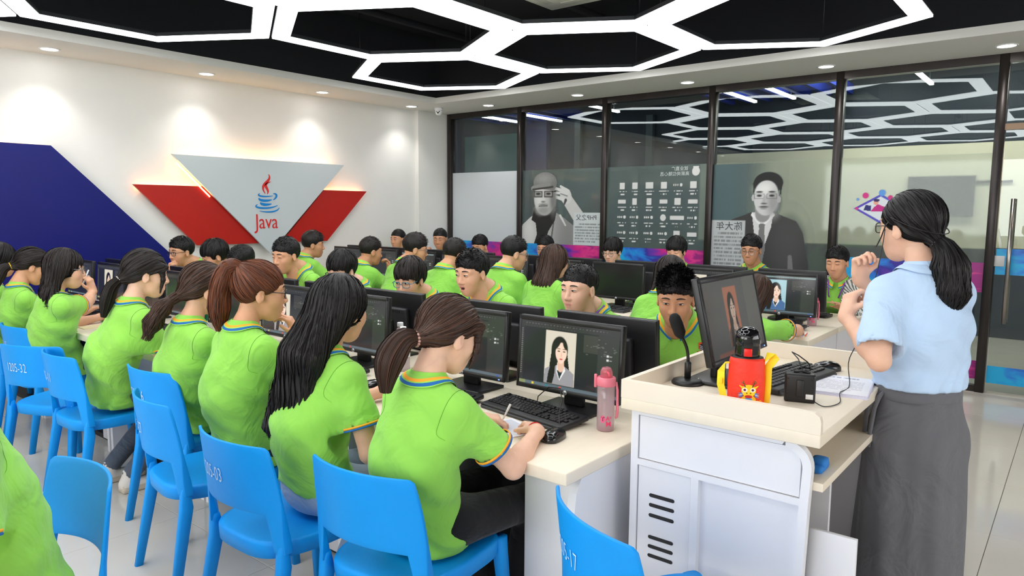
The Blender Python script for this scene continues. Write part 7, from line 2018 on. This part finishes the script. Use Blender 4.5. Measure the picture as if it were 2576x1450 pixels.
# chairs of the pupils whose seats the desks hide
for k, q in enumerate(B): seat_chair(q['root'][0] - 0.02, q['root'][1], 180, 'blue plastic chair of %s' % OWN_B[k])
for k, q in enumerate(C): seat_chair(q['root'][0] + 0.02, q['root'][1], 0, 'blue plastic chair of %s' % OWN_C[k])
for k, q in enumerate(D_): seat_chair(q['root'][0] - 0.02, q['root'][1], 180, 'blue plastic chair of %s' % OWN_D[k])
for k in (6, 7): seat_chair(A[k]['root'][0] - 0.03, A[k]['root'][1], 0, 'blue plastic chair of %s' % (OWN_A[7], OWN_A[8])[k - 6].replace('the blue wall panel', 'the person beside the blue wall panel'))
# pupil at the near table, back towards the numbered chairs
person(label='person in green polo on a blue chair facing away from the numbered chairs', root=(0.55, 2.13), yaw=PI, head=(0.36, 2.10, 1.20), pitch=0.25, style='side', lod=0, female=False, skin=1, seed=90, slouch=-0.01, pants='navy', wide=1.05)

# ------------------------------------------------------------------ the teacher
ty = dg(47); troot = (2.80, 0.425)
th, ti = person(label='person in a pale blue blouse and charcoal skirt standing at the lectern with a headset', root=troot, yaw=ty, head=(2.835, 0.485, 1.492), hyaw=dg(62), pitch=0.02, style='tied',
    hp=dict(tie=(-0.108, 0, -0.045), tail=[(-0.140, 0, -0.085), (-0.150, -0.004, -0.15), (-0.148, -0.008, -0.215), (-0.140, -0.01, -0.27)], rad=[0.022, 0.044, 0.055, 0.052, 0.022], n=1800, nt=1500, wave=0.004, nape=-0.07), hcol='black', lod=0, glass='black', shirt=M_SKYB, skin=3, female=True, seed=99, slouch=0.01,
    seat=0.875, standing=True, wide=1.0, sleeve=0.86, loose=0.078, tie_mat=M_BLACKPL,
    hands={'L': dict(at=(2.668, 0.640, 1.185), dirw=(0.35, -0.05, 0.9), backw=(-0.7, 0.7, 0.25), curl=1.15, tcurl=0.9, pole=(-0.55, 0.45, -0.9)), 'R': dict(at=(2.90, 0.655, 1.30), dirw=(-0.15, 0.0, 0.95), backw=(0.6, 0.7, 0.1), curl=1.2, tcurl=0.8, pole=(0.5, -0.5, -0.9))})
# long linen skirt with gathered waist and tie
f = Field((-0.30, -0.32, 0.0), (0.32, 0.32, 1.06), 0.010)
f.add(ellicone((0.0, 0, 1.00), (0.0, 0, 0.95), (0.120, 0.092), (0.132, 0.102), (0, 1, 0))); f.add(ellicone((0, 0, 0.93), (0.0, 0, 0.80), (0.134, 0.104), (0.165, 0.128), (0, 1, 0)), 0.03); f.add(ellicone((0, 0, 0.70), (0, 0, 0.07), (0.178, 0.140), (0.205, 0.17), (0, 1, 0)), 0.06)
f.warp(lambda x, y, z: (0.0030 * np.sin(np.arctan2(y, x) * 13 + 3 * np.sin(z * 3)) * np.clip((1.02 - z) / 0.5, 0.3, 1) + 0.006 * np.sin(np.arctan2(y, x) * 5 + z * 3)), 0.06)
f.cut(lambda x, y, z: np.maximum(z - F32(0.995), F32(0.04) - z) + 0 * x + 0 * y)
V, Q, L = f.mesh(); sk = NM().add(relax(V, Q, 1), Q).build('skirt', PANTS['skirt'], th)
MB().loft([ring_pts(V3(0, 0, z), (0, 0, 1), (1, 0, 0), r, 40, (0.78, 1.0)) for z, r in ((0.905, 0.144), (0.910, 0.149), (0.940, 0.146), (0.945, 0.140))], cap=False).build('waistband', PANTS['skirt'], sk)
tieb = MB()
tieb.tube([(-0.02, 0.145, 0.93), (-0.03, 0.168, 0.915), (-0.035, 0.185, 0.88), (-0.03, 0.192, 0.80), (-0.03, 0.195, 0.74)], [0.006, 0.009, 0.008, 0.008, 0.007], 6); tieb.tube([(-0.01, 0.145, 0.93), (-0.005, 0.168, 0.91), (0.0, 0.188, 0.87), (-0.004, 0.196, 0.77)], [0.006, 0.009, 0.008, 0.007], 6)
tieb.build('waist_tie', PANTS['skirt'], sk)
for s in (1, -1):
    sh = bpy.data.objects.new('shoe', shoe_mesh()); link(sh, th); sh.location = (0.0, s * 0.09, 0)
# headset microphone: wire round the back of the head, boom to the mouth, cable to the amplifier
xh = ti['xh']
def hw(P): return [tuple(q) for q in xh(np.array(P, float))]
hsb = MB(); hsb.tube(hw([(-0.016 - 0.1085 * math.sin(t), 0.0925 * math.cos(t), 0.030 - 0.046 * math.sin(t)) for t in [-0.25 + (PI + 0.5) * k / 24 for k in range(25)]]), 0.0019, 6)
hsb.tube(hw([(0.012, 0.085, 0.035), (0.035, 0.084, 0.01), (0.055, 0.078, -0.03), (0.085, 0.062, -0.062), (0.105, 0.045, -0.066)]), 0.0022, 6)
hsb.build('headset_microphone', M_BLACKPL, th)
ca = MB(); R0 = rotz3(ty)
wl = lambda p: tuple(R0.T @ (np.array(p, float) - V3(troot[0], troot[1], 0)))
pj = xh(np.array([[0.035, 0.084, 0.0]]))[0]
def smooth_path(K, n=40):
    K = np.array(K, float); t = np.linspace(0, len(K) - 1, n); i = np.clip(t.astype(int), 0, len(K) - 2); u = (t - i)[:, None]; g = lambda j: K[np.clip(j, 0, len(K) - 1)]
    p0, p1, p2, p3 = g(i - 1), g(i), g(i + 1), g(i + 2)
    return [tuple(q) for q in 0.5 * (2 * p1 + (p2 - p0) * u + (2 * p0 - 5 * p1 + 4 * p2 - p3) * u ** 2 + (3 * p1 - p0 - 3 * p2 + p3) * u ** 3)]
ca.tube(smooth_path([tuple(pj), tuple(pj + V3(0.004, 0.012, -0.12)), wl((2.71, 0.60, 1.12)), wl((2.70, 0.63, 1.02)), wl((2.60, 0.60, 0.953)), wl((2.48, 0.60, 0.953)), wl((2.38, 0.575, 0.944)), wl((2.30, 0.60, 0.944)), wl((2.33, 0.645, 0.950))]), 0.0017, 6)
ca.build('headset_cable', M_BLACKPL, th)
